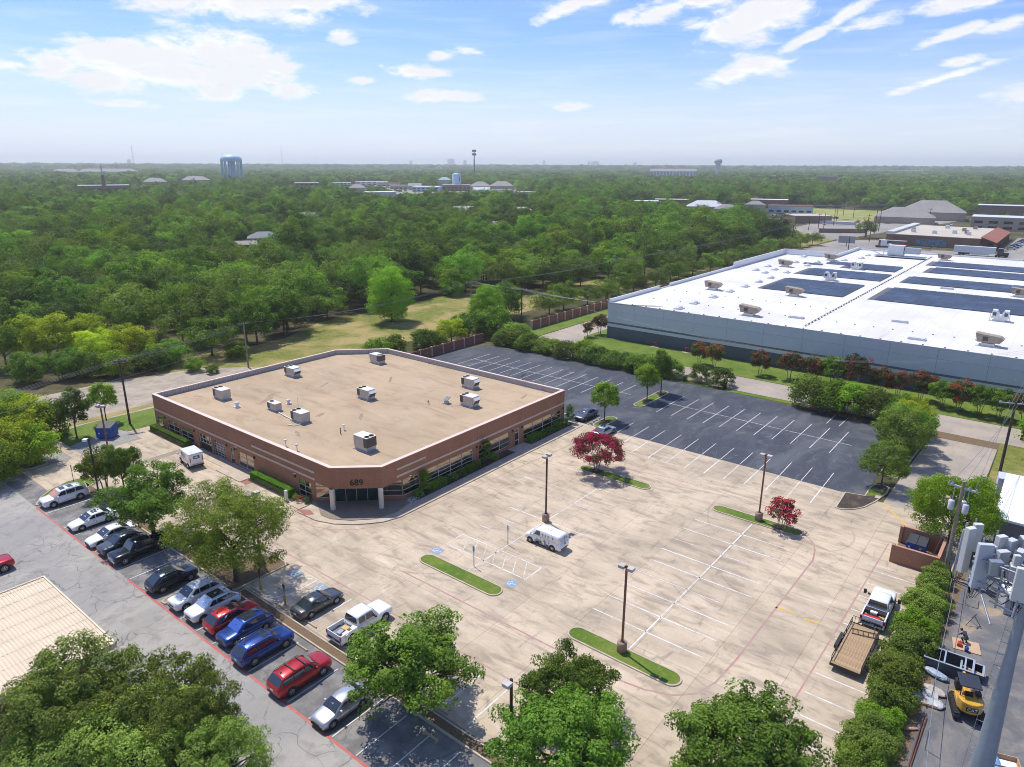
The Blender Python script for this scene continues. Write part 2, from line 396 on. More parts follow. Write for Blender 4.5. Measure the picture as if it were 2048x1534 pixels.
def m_line(name, col, wear):
    m, nt = newmat(name); p = pos(nt)
    a = nt.noise(p, 2.2, 6, .7); b = nt.noise(p, .25, 4, .6)
    k = nt.ramp(nt.math('ADD', nt.math('MULTIPLY', a, .6), nt.math('MULTIPLY', b, .5)), .56 - wear * .2, .68, 0, 1)
    g = nt.mix(nt.math('MULTIPLY', k, wear), col, (.40, .34, .27))
    finish(nt, g, .8, spec=.3); return m
MG, MD, ML, MC, MPK, MO, MK, MY = m_ground(), m_dry(), m_lawn(), m_conc(), m_pink(), m_old(), m_black(), m_yard()
MMU = m_mulch('brown_mulch', (.13, .085, .05), (.24, .17, .105)); MDK = m_mulch('dark_mulch', (.035, .028, .025), (.10, .08, .07))
MKERB = M('kerb_concrete', (.50, .41, .31), .85, var=.22, scale=.8)
MW = m_line('white_line_paint', (.76, .75, .72), .7); MWF = m_line('faded_white_paint', (.72, .68, .62), .95)
MRED = m_line('red_lane_paint', (.50, .115, .10), .35); MRF = m_line('faded_red_paint', (.42, .20, .19), .75)
MBL = m_line('blue_symbol_paint', (.15, .32, .50), .75); MYL = m_line('yellow_line_paint', (.70, .42, .05), .4)

def structure(name, mb, mat, **kw):
    o = mb.obj(name, mat, **kw); o['kind'] = 'structure'; return o
# the land: one sheet out to the horizon, with far low hills
mb = MB()
rad = [0, 300, 700, 1200, 2000, 3000, 4500, 6500, 9000, 12000, 16000, 24000, 40000]
NA = 96
vs = [(0, 0, 0)]
for r in rad[1:]:
    for k in range(NA):
        t = 2 * PI * k / NA; h = 0
        if r >= 6500:
            h = (math.sin(t * 7) + math.sin(t * 13 + 1) * .6 + math.sin(t * 29 + 2) * .3) * 5 * min(1, (r - 4500) / 8000) - 4
            if r == 12000: h += 26 + 8 * math.sin(t * 3 + 4)
            if r == 9000: h += 6
            if r >= 16000: h = -60
        vs.append((r * math.cos(t), r * math.sin(t), h if r > 300 else 0))
fs = [(0, 1 + k, 1 + (k + 1) % NA) for k in range(NA)]
for i in range(len(rad) - 2):
    for k in range(NA):
        a, b = 1 + i * NA + k, 1 + i * NA + (k + 1) % NA
        fs.append((a, a + NA, b + NA, b))
mb.add(vs, fs, True)
def m_land():
    m, nt = newmat('land'); p = pos(nt)
    ln = nt.n('ShaderNodeVectorMath', operation='LENGTH', i_0=p).outputs['Value']
    a = nt.noise(p, .03, 6, .6); b = nt.noise(p, .4, 5, .6); c = nt.noise(p, 3.5, 4, .6); f = nt.noise(p, .004, 6, .65); f2 = nt.noise(p, .02, 5, .7)
    g = nt.mix(nt.ramp(a, .4, .6), (.060, .075, .026), (.17, .14, .075))
    g = nt.mix(nt.ramp(b, .42, .62, 0, .7), g, (.085, .07, .042))
    g = nt.mix(nt.ramp(c, .3, .7, 0, .5), g, (.04, .045, .02))
    far = nt.mix(nt.ramp(f, .38, .62), (.030, .052, .018), (.060, .085, .030))
    far = nt.mix(nt.ramp(f2, .66, .72, 0, .8), far, (.30, .28, .25))
    g = nt.mix(nt.ramp(ln, 600, 1500), g, far)
    finish(nt, g, .95, spec=.05); return m
structure('ground', mb, m_land())

def sheet(name, poly, z, mat): return structure(name, MB().sheet(poly, z), mat)
sheet('old_asphalt_lot', [(-60, -60), (29.4, -60), (29.4, 95), (29.4, 107.6), (25, 107), (-60, 104)], .012, MO)
sheet('dry_field', [(44, 117), (170, 117), (262, 112), (262, 122), (175, 140), (165, 152), (130, 150), (108, 150), (92, 142), (84, 141), (70, 143), (62, 140)], .010, MD)
def m_chan():
    m, nt = newmat('channel_concrete'); p = pos(nt); a = nt.noise(p, .3, 6, .65, .5); b = nt.noise(p, 3, 5, .6)
    g = nt.mix(nt.ramp(a, .4, .65), (.42, .35, .27), (.30, .26, .20)); g = nt.mix(nt.ramp(b, .5, .75, 0, .4), g, (.22, .18, .12)); finish(nt, g, .9, spec=.2); return m
MCH = m_chan()
sheet('alley_pavement', [(-40, 119.2), (30, 119.3), (75, 118.3), (74, 125), (66, 133), (52, 137), (28, 138), (-40, 136)], .020, MCH)
sheet('verge', [(-40, 116.4), (75, 116.4), (75, 118.6), (30, 119.6), (-40, 119.4)], .016, MD)
sheet('gutter', [(30, 116.2), (60, 115.6), (60, 116.9), (30, 117.2)], .024, MCH)
LAWN1 = [(33.2, 115.8), (33.45, 108.7), (38.0, 110.05), (41.1, 109.9), (41.7, 108.3), (45.4, 107.9), (92, 107.9), (92, 116.0), (50, 116.0), (38.8, 116.6)]
sheet('lawn', LAWN1, .06, ML)
sheet('dumpster_pad', [(33.4, 103.7), (41.3, 104.3), (41.1, 109.9), (38, 110), (33.4, 108.7)], .03, MO)
sheet('pavement_patch', [(29.3, 107.9), (29.35, 104.3), (31.9, 103.6), (31.9, 108.1)], .03, MO)
sheet('sealed_asphalt_lot', [(88.4, 14.8), (88.4, 54.5), (87.6, 58.5), (87.6, 103.0), (110, 103.1), (116.4, 101.6), (117.6, 98), (118.2, 90), (118.6, 66), (118.8, 45), (117.9, 30), (117, 16.5), (110, 15.6)], .030, MK)
sheet('access_drive', [(120.4, -80), (120.4, 84), (124, 93), (132, 96.6), (262, 96.6), (262, 88.2), (138, 88.2), (131.2, 84), (129.2, 78), (129.2, -80)], .028, MPK)
sheet('cross_drive', [(88.0, 3.8), (88.0, 12.7), (93.6, 12.6), (116, 12.0), (120.4, 12.2), (120.4, 3.6)], .036, MPK)
sheet('warehouse_lawn', [(129.3, -80), (140.7, -80), (140.7, 83.5), (150, 83.5), (262, 84), (262, 88), (138, 88), (131.4, 84), (129.3, 78)], .05, ML)
sheet('warehouse_lawn', [(131, 96.9), (262, 96.8), (262, 101.8), (131, 103)], .05, ML)
sheet('grass_strip', [(118.8, 31), (120.2, 31), (120.2, 100), (118.6, 100)], .05, ML)
sheet('bed_soil', [(117.2, -2), (120.2, -2), (120.2, 32), (118.0, 32), (117.1, 17)], .045, MMU)
sheet('yard', [(10, -60), (10, 2.7), (76, 2.7), (95, 2.7), (112, 2.0), (118, -8), (118, -60)], .016, MY)
sheet('bed_soil', [(10, 2.7), (10, 6.1), (76.0, 6.1), (76.0, 4.6), (80, 3.6), (95, 3.6), (95, 2.5)], .018, MMU)
sheet('dry_verge', [(95, 3.5), (95, 2.0), (100, -4), (119, -6), (120.3, 3.5)], .05, MD)
# far setting to the right: service yard, junction, fields
def m_far(name, a, b):
    m, nt = newmat(name); p = pos(nt); n = nt.noise(p, .05, 6, .65, .4); n2 = nt.noise(p, .5, 5, .6)
    g = nt.mix(nt.ramp(n, .4, .62), a, b); g = nt.mix(nt.ramp(n2, .5, .75, 0, .4), g, tuple(c * .7 for c in a)); finish(nt, g, .9, spec=.2); return m
MFA = m_far('weathered_road', (.33, .30, .26), (.25, .235, .215)); MFG = m_far('dry_meadow', (.22, .26, .055), (.34, .31, .12)); MFD = m_far('bare_soil', (.36, .27, .18), (.27, .20, .13))
sheet('service_road', [(299, -90), (299, 66), (264, 66), (264, 84), (300, 108), (420, 104), (432, 84), (398, 78), (398, 30), (420, 25), (420, -90)], .04, MFA)
sheet('road_junction', [(420, 104), (470, 98), (640, 70), (650, 80), (560, 108), (600, 170), (560, 190), (520, 150), (440, 150), (432, 130)], .045, MFA)
sheet('front_lot', [(420, -90), (420, 28), (500, 28), (560, -90)], .045, MFA)
sheet('road_verge', [(330, 108), (420, 106), (440, 124), (470, 146), (430, 150), (360, 122)], .05, MD)
sheet('road_verge', [(264, 86), (264, 100), (298, 108), (299, 104)], .05, MFG)
sheet('meadow', [(585, 105), (720, 100), (720, 205), (610, 200), (588, 150)], .05, MFG)
sheet('bare_bank', [(560, 112), (640, 96), (700, 96), (600, 128), (565, 150)], .06, MFD)

# ---------------------------------------------------------------- concrete lot: single slabs with open joints
sheet('joint_bed', [(29.5, 6.1), (76.2, 6.1), (76.2, 3.7), (88.3, 3.7), (88.3, 58.6), (46, 58.6), (46, 110), (25.8, 106), (25.8, 95), (29.5, 94), (29.5, 64.8), (31.2, 64.5), (34.7, 59.6), (34.9, 56.9), (29.5, 56.9)], .018, M('joint_filler', (.30, .25, .19), .9, var=.1))
lot = thing('concrete_lot', 'x', 'x'); del lot['category']; del lot['label']; lot['kind'] = 'structure'
cuts = [((29.9, 88.4), (6.1, 56.9)), ((34.95, 87.9), (56.9, 62)), ((31.2, 45), (64.6, 94)), ((34.95, 45), (62, 64.6)), ((76.2, 88.0), (3.7, 6.1)), ((25.9, 45.2), (95.2, 103.6)), ((31.95, 33.35), (103.6, 117)), ((41.4, 45.2), (103.6, 108.2)), ((29.9, 31.2), (65, 92))]
S = 5.49
slab_cache = {}
for (xa, xb), (ya, yb) in cuts:
    nx = max(1, round((xb - xa) / S)); ny = max(1, round((yb - ya) / S))
    dx, dy = (xb - xa) / nx, (yb - ya) / ny
    key = (round(dx, 3), round(dy, 3))
    if key not in slab_cache:
        q = MB().box(-dx / 2 + .009, dx / 2 - .009, -dy / 2 + .009, dy / 2 - .009, -.03, 0)
        me_o = q.obj('slab', MC, lot); slab_cache[key] = me_o.data; first = me_o
    else: first = None
    for i in range(nx):
        for j in range(ny):
            o = first if first is not None else bpy.data.objects.new('slab', slab_cache[key])
            if first is None: COL.objects.link(o); o.parent = lot
            first = None
            o.location = (xa + dx * (i + .5), ya + dy * (j + .5), .040)
# ---------------------------------------------------------------- painted markings
def seg(mb, a, b, wd, z):
    a, b = Vector(a), Vector(b); d = (b - a).normalized(); n = Vector((-d.y, d.x)) * wd / 2
    mb.sheet([tuple(a - n), tuple(b - n), tuple(b + n), tuple(a + n)], z)
def path(mb, pts, wd, z):
    for a, b in zip(pts[:-1], pts[1:]):
        a, b = Vector(a), Vector(b); d = (b - a).normalized() * wd * .2
        seg(mb, a - d * 0, b + d * 0, wd, z)
ZL = .046
def lines(name, segs, mat, wd=.11, z=ZL):
    mb = MB()
    for a, b in segs: seg(mb, a, b, wd, z)
    return structure(name, mb, mat)
xs1 = [48.13, 50.87, 53.6, 56.35, 59.1, 61.8, 64.55, 67.3, 70.05]
lines('stall_lines', [((x, 17.95), (x, 28.75)) for i, x in enumerate(xs1) if i not in (3, 6)] + [((45.1, 23.3), (73.1, 23.15))], MW, .13)
lines('worn_stall_lines', [((x, 17.95), (x, 28.75)) for i, x in enumerate(xs1) if i in (3, 6)], MWF, .12)
xs2 = [53.35, 56.1, 61.6, 64.35, 67.1, 69.8]
lines('worn_stall_lines', [((x, 36.5), (x, 47.3)) for x in xs2], MWF, .12)
lines('stall_lines', [((58.9, 36.5), (58.9, 47.3)), ((45.4, 42.0), (73.0, 41.8)), ((47.95, 36.5), (47.95, 47.3)), ((50.6, 36.5), (50.6, 47.3)), ((47.95, 36.5), (50.6, 36.5)), ((47.95, 47.3), (50.6, 47.3))], MW, .13)
lines('hatch_lines', [((47.95, y), (50.6, y + 1.5)) for y in np.arange(36.8, 46, 1.35)], MWF, .11)
# stalls crossing from concrete into black asphalt
ys = [49.9, 47.15, 44.4, 41.65, 38.9, 36.15, 33.4, 30.65, 27.95, 25.2, 22.45, 19.7]
lines('stall_lines', [((82.7, y - .1), (88.3, y)) for y in ys[1:]], MW, .14)
lines('stall_lines', [((88.5, y), (93.7, y + .1)) for y in ys], MW, .09)
ys2 = [49.6 - 2.735 * k for k in range(11)]
lines('stall_lines', [((100.6, y), (111.1, y)) for y in ys2] + [((106.0, 52.0), (105.5, 20.5))], MW, .10)
ys3 = [95.1 - 2.735 * k for k in range(14)]
lines('stall_lines', [((101.3, y), (111.6, y)) for y in ys3] + [((106.3, 95.1), (106.0, 57.5))], MW, .10)
lines('stall_lines', [((87.8, 60.9), (90.6, 60.9)), ((87.8, 63.6), (90.4, 63.6)), ((118.2, 26), (112.8, 26)), ((118.0, 24), (112.7, 24.1))], MW, .09)
lines('hatch_lines', [((86.6 + k * .9, 52.6 + .1 * k), (88.0 + k * .9, 55.6)) for k in range(5)] + [((84.6, 55.3), (92.5, 55.5)), ((84.6, 52.4), (88.4, 52.4))], MWF, .11)
# left rows
yl = [88.4, 83.1, 80.4, 77.65, 75.0, 72.3, 69.6, 66.9, 64.15, 56.85, 54.1, 51.35, 48.6, 45.85, 43.2, 40.5, 37.85, 35.1, 32.45, 29.75, 27.05, 24.3, 21.6, 18.9]
lines('stall_lines', [((23.45, y), (28.2, y)) for y in yl], MW, .10)
yr = [52.4, 49.95, 47.25, 44.6, 41.85, 39.1, 36.4, 33.7, 31.0, 28.3, 25.6, 22.9]
lines('stall_lines', [((30.4, y), (35.05, y)) for y in yr], MW, .12)
lines('hatch_lines', [((29.8, 53.75), (35.0, 53.75)), ((35.0, 52.4), (35.0, 53.75)), ((30.0, 53.7), (31.6, 52.5)), ((32.0, 53.7), (33.4, 52.5)), ((34.0, 53.7), (35.0, 52.9))], MW, .12)
lines('curb_end_lines', [((39.9, 65.2), (38.6, 68.8)), ((40.9, 66.0), (40.2, 68.9)), ((38.6, 68.8), (41.2, 69.1))], MWF, .14)
# right row
lines('stall_lines', [((x, 6.2), (x, 10.1)) for x in [71.35, 68.6, 65.85, 63.1, 60.4, 57.65, 54.9, 52.15, 49.4, 46.7, 44.0, 41.2, 38.5]], MW, .12)
mb = MB(); path(mb, [(23.3, 91.0), (23.3, 82.5)], .16, .02); path(mb, [(23.3, 83.3), (23.3, 70)], .2, .021); path(mb, [(23.3, 67.2), (23.3, 12)], .2, .02); path(mb, [(23.5, 91.2), (24.6, 93.6), (25.6, 94.6)], .18, .02)
structure('fire_lane_line', mb, MRED)
mb = MB()
arc = [(41.3, 47), (41.3, 24.7), (41.35, 22.4), (41.75, 19.9), (42.6, 17.9), (43.9, 16.6), (46, 15.95), (49.6, 15.7), (69.6, 15.4), (71.8, 15.85), (73.4, 16.6), (75, 18.2)]
path(mb, arc, .17, ZL); path(mb, [(36.0, 61), (36.0, 22)], .15, ZL); path(mb, [(78.2, 10.0), (49, 10.45), (20, 10.6)], .13, ZL)
path(mb, [(41.2, 64), (41.3, 61.5), (42.1, 59.4), (43.6, 57.5), (45.6, 56.1), (48.2, 55.2), (84, 52.3)], .12, ZL)
path(mb, [(76, 48.5), (78.6, 36), (78.6, 24), (77, 17)], .10, ZL)
structure('fire_lane_line', mb, MRF)
lines('yellow_bars', [((58.94, 15.78), (59.20, 14.13)), ((58.81, 13.07), (59.06, 11.50))], MYL, .22)
lines('yellow_edge_line', [((88.3, 12.65), (80.5, 6.8))], MYL, .18)
def lettering(txt, loc, size, mat, parent=None, rot=(0, 0, 0), depth=.004, name='lettering', align='CENTER'):
    cu = bpy.data.curves.new(name, 'FONT'); cu.body = txt; cu.size = size; cu.extrude = depth; cu.align_x = align; cu.align_y = 'CENTER'
    cu.materials.append(mat)
    tmp = bpy.data.objects.new('t', cu); dg = bpy.context.evaluated_depsgraph_get()
    COL.objects.link(tmp); dg.update()
    me = bpy.data.meshes.new_from_object(tmp.evaluated_get(dg)); bpy.data.objects.remove(tmp)
    o = bpy.data.objects.new(name, me); COL.objects.link(o)
    o.location = loc; o.rotation_euler = rot
    if parent: o.parent = parent
    return o
# blue wheelchair symbols (flat paint)
def wheelchair(x, y, rz, label, s=1.25):
    t = thing('accessible_parking_symbol', label, 'road marking', (x, y, ZL + .004), rz)
    MB().sheet([(-s / 2, -s / 2), (s / 2, -s / 2), (s / 2, s / 2), (-s / 2, s / 2)], 0).obj('blue_square', MBL, t)
    mb = MB(); R0 = .26 * s
    pts = [(R0 * math.cos(a) - .02, R0 * math.sin(a) - .12 * s) for a in np.linspace(R(150), R(390), 14)]
    path(mb, pts, .06 * s, .004); path(mb, [(-.05 * s, .26 * s), (-.03 * s, -.06 * s), (.17 * s, -.08 * s), (.24 * s, -.30 * s)], .07 * s, .0045)
    mb.sheet([(-.06 * s + .07 * s * math.cos(a), .36 * s + .07 * s * math.sin(a)) for a in np.linspace(0, 2 * PI, 12)[:-1]], .005)
    mb.obj('wheelchair_figure', MW, t)
wheelchair(34.3, 51.15, -PI / 2, 'blue wheelchair symbol painted in front of the grey sedan')
wheelchair(34.3, 55.0, -PI / 2, 'blue wheelchair symbol half shaded by the tree, beside the hatched strip')
wheelchair(*(46.51, 37.11), PI, 'faded blue wheelchair symbol right of the hatched bay, near the grass island end', 1.1)
wheelchair(*(46.32, 47.09), PI, 'faded blue wheelchair symbol left of the hatched bay')
# tar patches and stains: dirt with a shape of its own
def m_stain():
    m, nt = newmat('oily_stain'); p = pos(nt); tc = nt.n('ShaderNodeTexCoord').outputs['Generated']
    a = nt.noise(p, 2.5, 6, .7, .5); v = nt.n('ShaderNodeVectorMath', operation='DISTANCE'); nt.link(tc, v.inputs[0]); v.inputs[1].default_value = (.5, .5, 0)
    al = nt.ramp(nt.math('ADD', v.outputs['Value'], nt.math('MULTIPLY', nt.math('SUBTRACT', a, .5), .45)), .50, .28)
    b = finish(nt, nt.mix(a, (.09, .07, .055), (.24, .19, .145)), .9, spec=.2); nt.link(al, b.inputs['Alpha']); return m
MST = m_stain()
for (x, y, s_) in [(*(37.67, 47.63), .85), (*(37.75, 44.91), .4), (*(37.58, 42.59), .5), (*(38.45, 39.11), .75), (*(38.30, 31.44), .75), (*(39.74, 17.58), .5), (*(38.60, 52.61), .28)]:
    P_ = [(x + s_ * (1 + .25 * math.sin(3 * t + x) + .12 * math.sin(7 * t)) * math.cos(t), y + s_ * .9 * (1 + .2 * math.sin(2 * t + y)) * math.sin(t)) for t in np.linspace(0, 2 * PI, 22)[:-1]]
    sheet('stain', P_, .043, MST)

# ---------------------------------------------------------------- kerbed islands
def island(name, poly, label, fill=None, h=.14, kw=.16, mulch=None):
    t = thing(name, label, 'traffic island' if 'island' in name else 'planting bed')
    ip = inset(poly, kw); mb = MB(); n = len(poly)
    vs = [(x, y, 0) for x, y in poly] + [(x, y, h) for x, y in inset(poly, .025)] + [(x, y, h) for x, y in ip] + [(x, y, .02) for x, y in ip]
    fs = []
    for r in range(3):
        for i in range(n): fs.append((r * n + i, r * n + (i + 1) % n, (r + 1) * n + (i + 1) % n, (r + 1) * n + i))
    mb.add(vs, fs); mb.obj('kerb', MKERB, t)
    MB().sheet(ip, h - .03).obj('grass' if fill is None else 'soil', fill or ML, t)
    for i, (mx, my, mr) in enumerate(mulch or []):
        MB().sheet([(mx + mr * math.cos(a) * (1 + .2 * math.sin(3 * a + mx)), my + mr * .8 * math.sin(a)) for a in np.linspace(0, 2 * PI, 16)[:-1]], h - .022).obj('mulch_ring', MDK, t)
    return t
island('grass_island', capsule(43.55, 45.45, 36.8, 47.5), 'long kerbed grass island left of the hatched accessible bay')
island('grass_island', capsule(43.2, 45.1, 18.0, 28.7), 'long kerbed grass island nearest the viewer, with the tall rusty lamp post')
island('grass_island', capsule(73.1, 75.0, 36.6, 47.2), 'kerbed grass island under the big crimson crape myrtle', mulch=[(74.05, 44.7, .9)])
island('grass_island', capsule(73.35, 75.15, 17.8, 28.4), 'kerbed grass island with the small crimson crape myrtle and a lamp post', mulch=[(74.2, 20.6, .8)])
island('grass_island', capsule(100.9, 111.6, 52.5, 54.5, axis=0), 'kerbed island with two trees in the black asphalt lot', mulch=[(104.8, 53.6, 1.0), (110, 53.5, 1.2)])
island('grass_island', capsule(88.3, 94.0, 52.7, 54.7, axis=0), 'small kerbed island with one tree by the parked silver coupe', mulch=[(91.2, 53.8, .9)])
island('grass_island', [(23.4, 91.6), (24.6, 93.6), (26.4, 95.1), (28.4, 95.9), (30.9, 95.6), (31.0, 93), (29.4, 91.9), (24.0, 91.2)], 'tapered grass island behind the white three-row SUV')
island('grass_island', [(24.3, 107), (27.0, 107.5), (29.2, 107.9), (29.2, 104.2), (27.0, 103.9), (25.2, 105.2)], 'shaded grass corner with kerb at the far left of the lot')
island('paved_island', [(23.5, 60.7), (23.55, 60.1), (24.1, 59.65), (28.6, 59.65), (28.6, 61.0), (24.1, 61.0)], 'narrow tan island between the dark blue crossover and the white SUV', fill=M('tan_paving', (.36, .24, .13), .85, var=.25, scale=3))
island('planting_bed', [(28.75, 57.0), (34.6, 56.95), (34.95, 57.6), (34.95, 59.0), (34.3, 60.3), (31.3, 64.3), (29.9, 64.4), (29.9, 94.5), (29.2, 91.8), (28.75, 90)], 'long mulch bed with three trees behind the left row of cars', fill=MMU)
island('planting_bed', [(28.7, 5), (29.75, 5), (29.75, 56.6), (28.7, 56.6)], 'narrow kerbed gravel median between the two rows of stalls', fill=MMU)
island('planting_bed', [(88.5, 17.1), (83.3, 16.9), (83.2, 16.3), (84.1, 15.0), (85.6, 14.1), (88.2, 13.35), (91.5, 12.85), (93.4, 12.95), (93.8, 13.7), (93.2, 14.7), (91.8, 15.0), (88.95, 14.95)], 'triangular bed of dark gravel with a clipped tree at its tip', fill=MDK)
sheet('island_grass', [(88.9, 14.8), (90.2, 13.2), (91.6, 13.1), (91.9, 14.8)], .125, ML)
island('grass_strip_bed', [(97, 15.0), (97, 12.75), (116, 12.25), (117, 16.6), (110, 15.7)], 'grass strip with a row of trees between black lot and access drive')
# concrete wheel stops
MWS = M('wheel_stop_concrete', (.48, .37, .25), .85, var=.2)
ws0 = None
for i, (x, y, lab) in enumerate([(30.15, 55.3, 'by the shaded accessible stall'), (30.15, 51.3, 'behind the yellow bollard'), (30.3, 48.5 - 1.4, 'under the tail of the grey sedan'), (30.2, 42.6, 'behind the white pickup'), (30.25, 31.0, 'beyond the leafy tree'), (30.25, 33.8, 'under the leafy tree'),
        (27.95, 45.2, 'in front of the dark blue SUV'), (27.95, 29.8, 'in the shaded empty stall'), (28.0, 87.4, 'behind the white three-row SUV'), (28.0, 68.3, 'in the empty stall beside the black pickup')]):
    t = thing('wheel_stop', 'concrete wheel stop ' + lab, 'wheel stop', (x, y, .04 if x > 29 else .012), 0, 'concrete wheel stops')
    if ws0 is None: ws0 = MB().prism([(-.08, 0), (.08, 0), (.05, .13), (-.05, .13)], -.9, .9)
    mb = MB(); mb.v = [(a, c, b) for a, b, c in ws0.v]; mb.f = list(ws0.f); mb.sm = list(ws0.sm)
    mb.obj('block', MWS, t)
# yellow bollards with sign posts
MBO = M('bollard_yellow', (.62, .42, .13), .6); MST_ = M('galvanised', (.38, .39, .40), .5, .6); MDKP = M('dark_post', (.05, .045, .04), .6); MWH = M('white_enamel', (.78, .79, .80), .5, var=.06)
for x, y, lab in [(30.6, 55.3, 'in the tree shade'), (30.6, 51.3, 'near the grey sedan')]:
    t = thing('sign_bollard', 'tan yellow bollard carrying a thin sign post ' + lab, 'bollard', (x, y, .04))
    MB().lathe([(0, 0), (.11, 0), (.11, 1.05), (.08, 1.12), (0, 1.14)], 14).obj('bollard', MBO, t)
    MB().tube([(0, 0, 1.1), (0, 0, 2.1)], .03).obj('post', MDKP, t)
    MB().box(-.02, .02, -.15, .15, 1.75, 2.2).obj('sign_plate', MDKP, t)
for x, y, lab in [(52.0, 42.0, 'farther from the grass island, beside the white van'), (46.5, 42.0, 'nearest the grass island')]:
    t = thing('stall_sign', 'slim parking sign on a black post ' + lab, 'sign', (x, y, .04))
    MB().tube([(0, 0, 0), (0, 0, 2.35)], .035).obj('post', MDKP, t)
    MB().box(-.015, .015, -.16, .16, 1.75, 2.35).obj('sign_plate', MST_ if y < 0 else MWH, t)
    MB().sheet([(-.0, -.12), (0.001, -.12), (.001, .12), (0, .12)], 1.8)
t = thing('stall_sign', 'thin dark sign post in the tapered grass island', 'sign', (28.95, 95.11) + (.1,))
MB().tube([(0, 0, 0), (0, 0, 2.3)], .035).obj('post', MDKP, t); MB().box(-.02, .02, -.12, .12, 1.85, 2.3).obj('sign_plate', MDKP, t)

# ---------------------------------------------------------------- building materials
def m_brick(name, c1, c2, mortar, sx=.215, sz=.075):
    m, nt = newmat(name); p = pos(nt)
    s = nt.n('ShaderNodeSeparateXYZ', i_0=p)
    u = nt.math('ADD', s.outputs[0], nt.math('MULTIPLY', s.outputs[1], 1.0))
    v = cxyz2(nt, u, s.outputs[2])
    b = nt.n('ShaderNodeTexBrick', i_Vector=v); b.inputs['Scale'].default_value = 1
    b.inputs['Brick Width'].default_value = sx; b.inputs['Row Height'].default_value = sz; b.inputs['Mortar Size'].default_value = .008
    b.inputs['Color1'].default_value = c1 + (1,); b.inputs['Color2'].default_value = c2 + (1,); b.inputs['Mortar'].default_value = mortar + (1,)
    a = nt.noise(p, .5, 5, .6)
    g = nt.mix(nt.ramp(a, .38, .65, 0, .30), b.outputs[0], tuple(c * .62 for c in c1))
    wash = nt.noise(nt.mapping(p, (1.2, 1.2, .12)), .9, 5, .65)
    g = nt.mix(nt.ramp(wash, .52, .74, 0, .35), g, tuple(min(1, c * 1.25 + .01) for c in c2))
    finish(nt, g, .88, bump=b.outputs['Fac'], bstr=-.3, bdist=.01, spec=.2); return m
def cxyz2(nt, x, y):
    nd = nt.n('ShaderNodeCombineXYZ'); nt.link(x, nd.inputs[0]); nt.link(y, nd.inputs[1]); return nd.outputs[0]
MBR = m_brick('red_brown_brick', (.405, .182, .098), (.33, .145, .080), (.32, .22, .16))
MBR2 = m_brick('fence_brick', (.30, .105, .07), (.24, .085, .055), (.25, .19, .15))
MBR3 = m_brick('far_brick', (.30, .165, .10), (.22, .115, .07), (.28, .2, .15))
MTRIM = M('tan_stone_trim', (.60, .47, .36), .8, var=.12)
MCOP = M('coping_metal', (.74, .56, .47), .55, var=.08)
MCOPE = M('coping_edge', (.50, .24, .16), .6, var=.1)
MGL = M('bronze_glass', (.36, .31, .245), .03, 1.0, var=0)
MTEAL = M('teal_glass', (.07, .15, .16), .04, .8, var=0)
MDG = M('dark_glass', (.02, .025, .03), .06, 0, var=0, spec=.8)
MFR = M('window_frame_metal', (.62, .60, .57), .4, var=.06)
MCOL = M('cream_column_paint', (.78, .71, .62), .6, var=.08)
MIN = M('parapet_panel_grey', (.40, .385, .375), .6, var=.12)
def m_roof():
    m, nt = newmat('tan_gravel_roof'); p = pos(nt)
    a = nt.noise(p, .10, 6, .6, .6); b = nt.noise(nt.mapping(p, (1, .3, 1), (0, 0, .6)), .5, 6, .65, .5); c = nt.noise(p, 18, 4, .7); d = nt.noise(p, .33, 6, .7, 1.0)
    g = nt.mix(nt.ramp(a, .35, .65), (.50, .378, .250), (.43, .325, .215))
    g = nt.mix(nt.ramp(b, .46, .72, 0, .6), g, (.30, .215, .14))
    g = nt.mix(nt.ramp(b, .44, .28, 0, .4), g, (.57, .445, .32))
    g = nt.mix(nt.ramp(d, .60, .76, 0, .75), g, (.19, .13, .085))
    g = nt.mix(nt.ramp(c, .45, .75, 0, .35), g, (.25, .17, .10))
    finish(nt, g, .95, bump=c, bstr=.5, bdist=.02, spec=.1); return m
def m_white():
    m, nt = newmat('white_membrane_roof'); p = pos(nt)
    a = nt.noise(p, .06, 6, .6); b = nt.noise(nt.mapping(p, (.05, .9, 1)), 1.0, 6, .65, .4); c = nt.noise(nt.mapping(p, (.12, 1.0, 1), (0, 0, .05)), .55, 7, .7, .8)
    g = nt.mix(nt.ramp(a, .4, .65), (.72, .70, .67), (.62, .60, .565))
    g = nt.mix(nt.ramp(b, .55, .75, 0, .35), g, (.52, .44, .34))
    g = nt.mix(nt.ramp(c, .58, .76, 0, .75), g, (.46, .35, .23))
    s = nt.n('ShaderNodeSeparateXYZ', i_0=p)
    fr = nt.math('FRACT', nt.math('DIVIDE', s.outputs[1], 3.0))
    g = nt.mix(nt.ramp(fr, .05, .0, 0, .6), g, (.50, .46, .40))
    finish(nt, g, .7, spec=.25); return m
MRF_ = m_roof(); MWR = m_white()

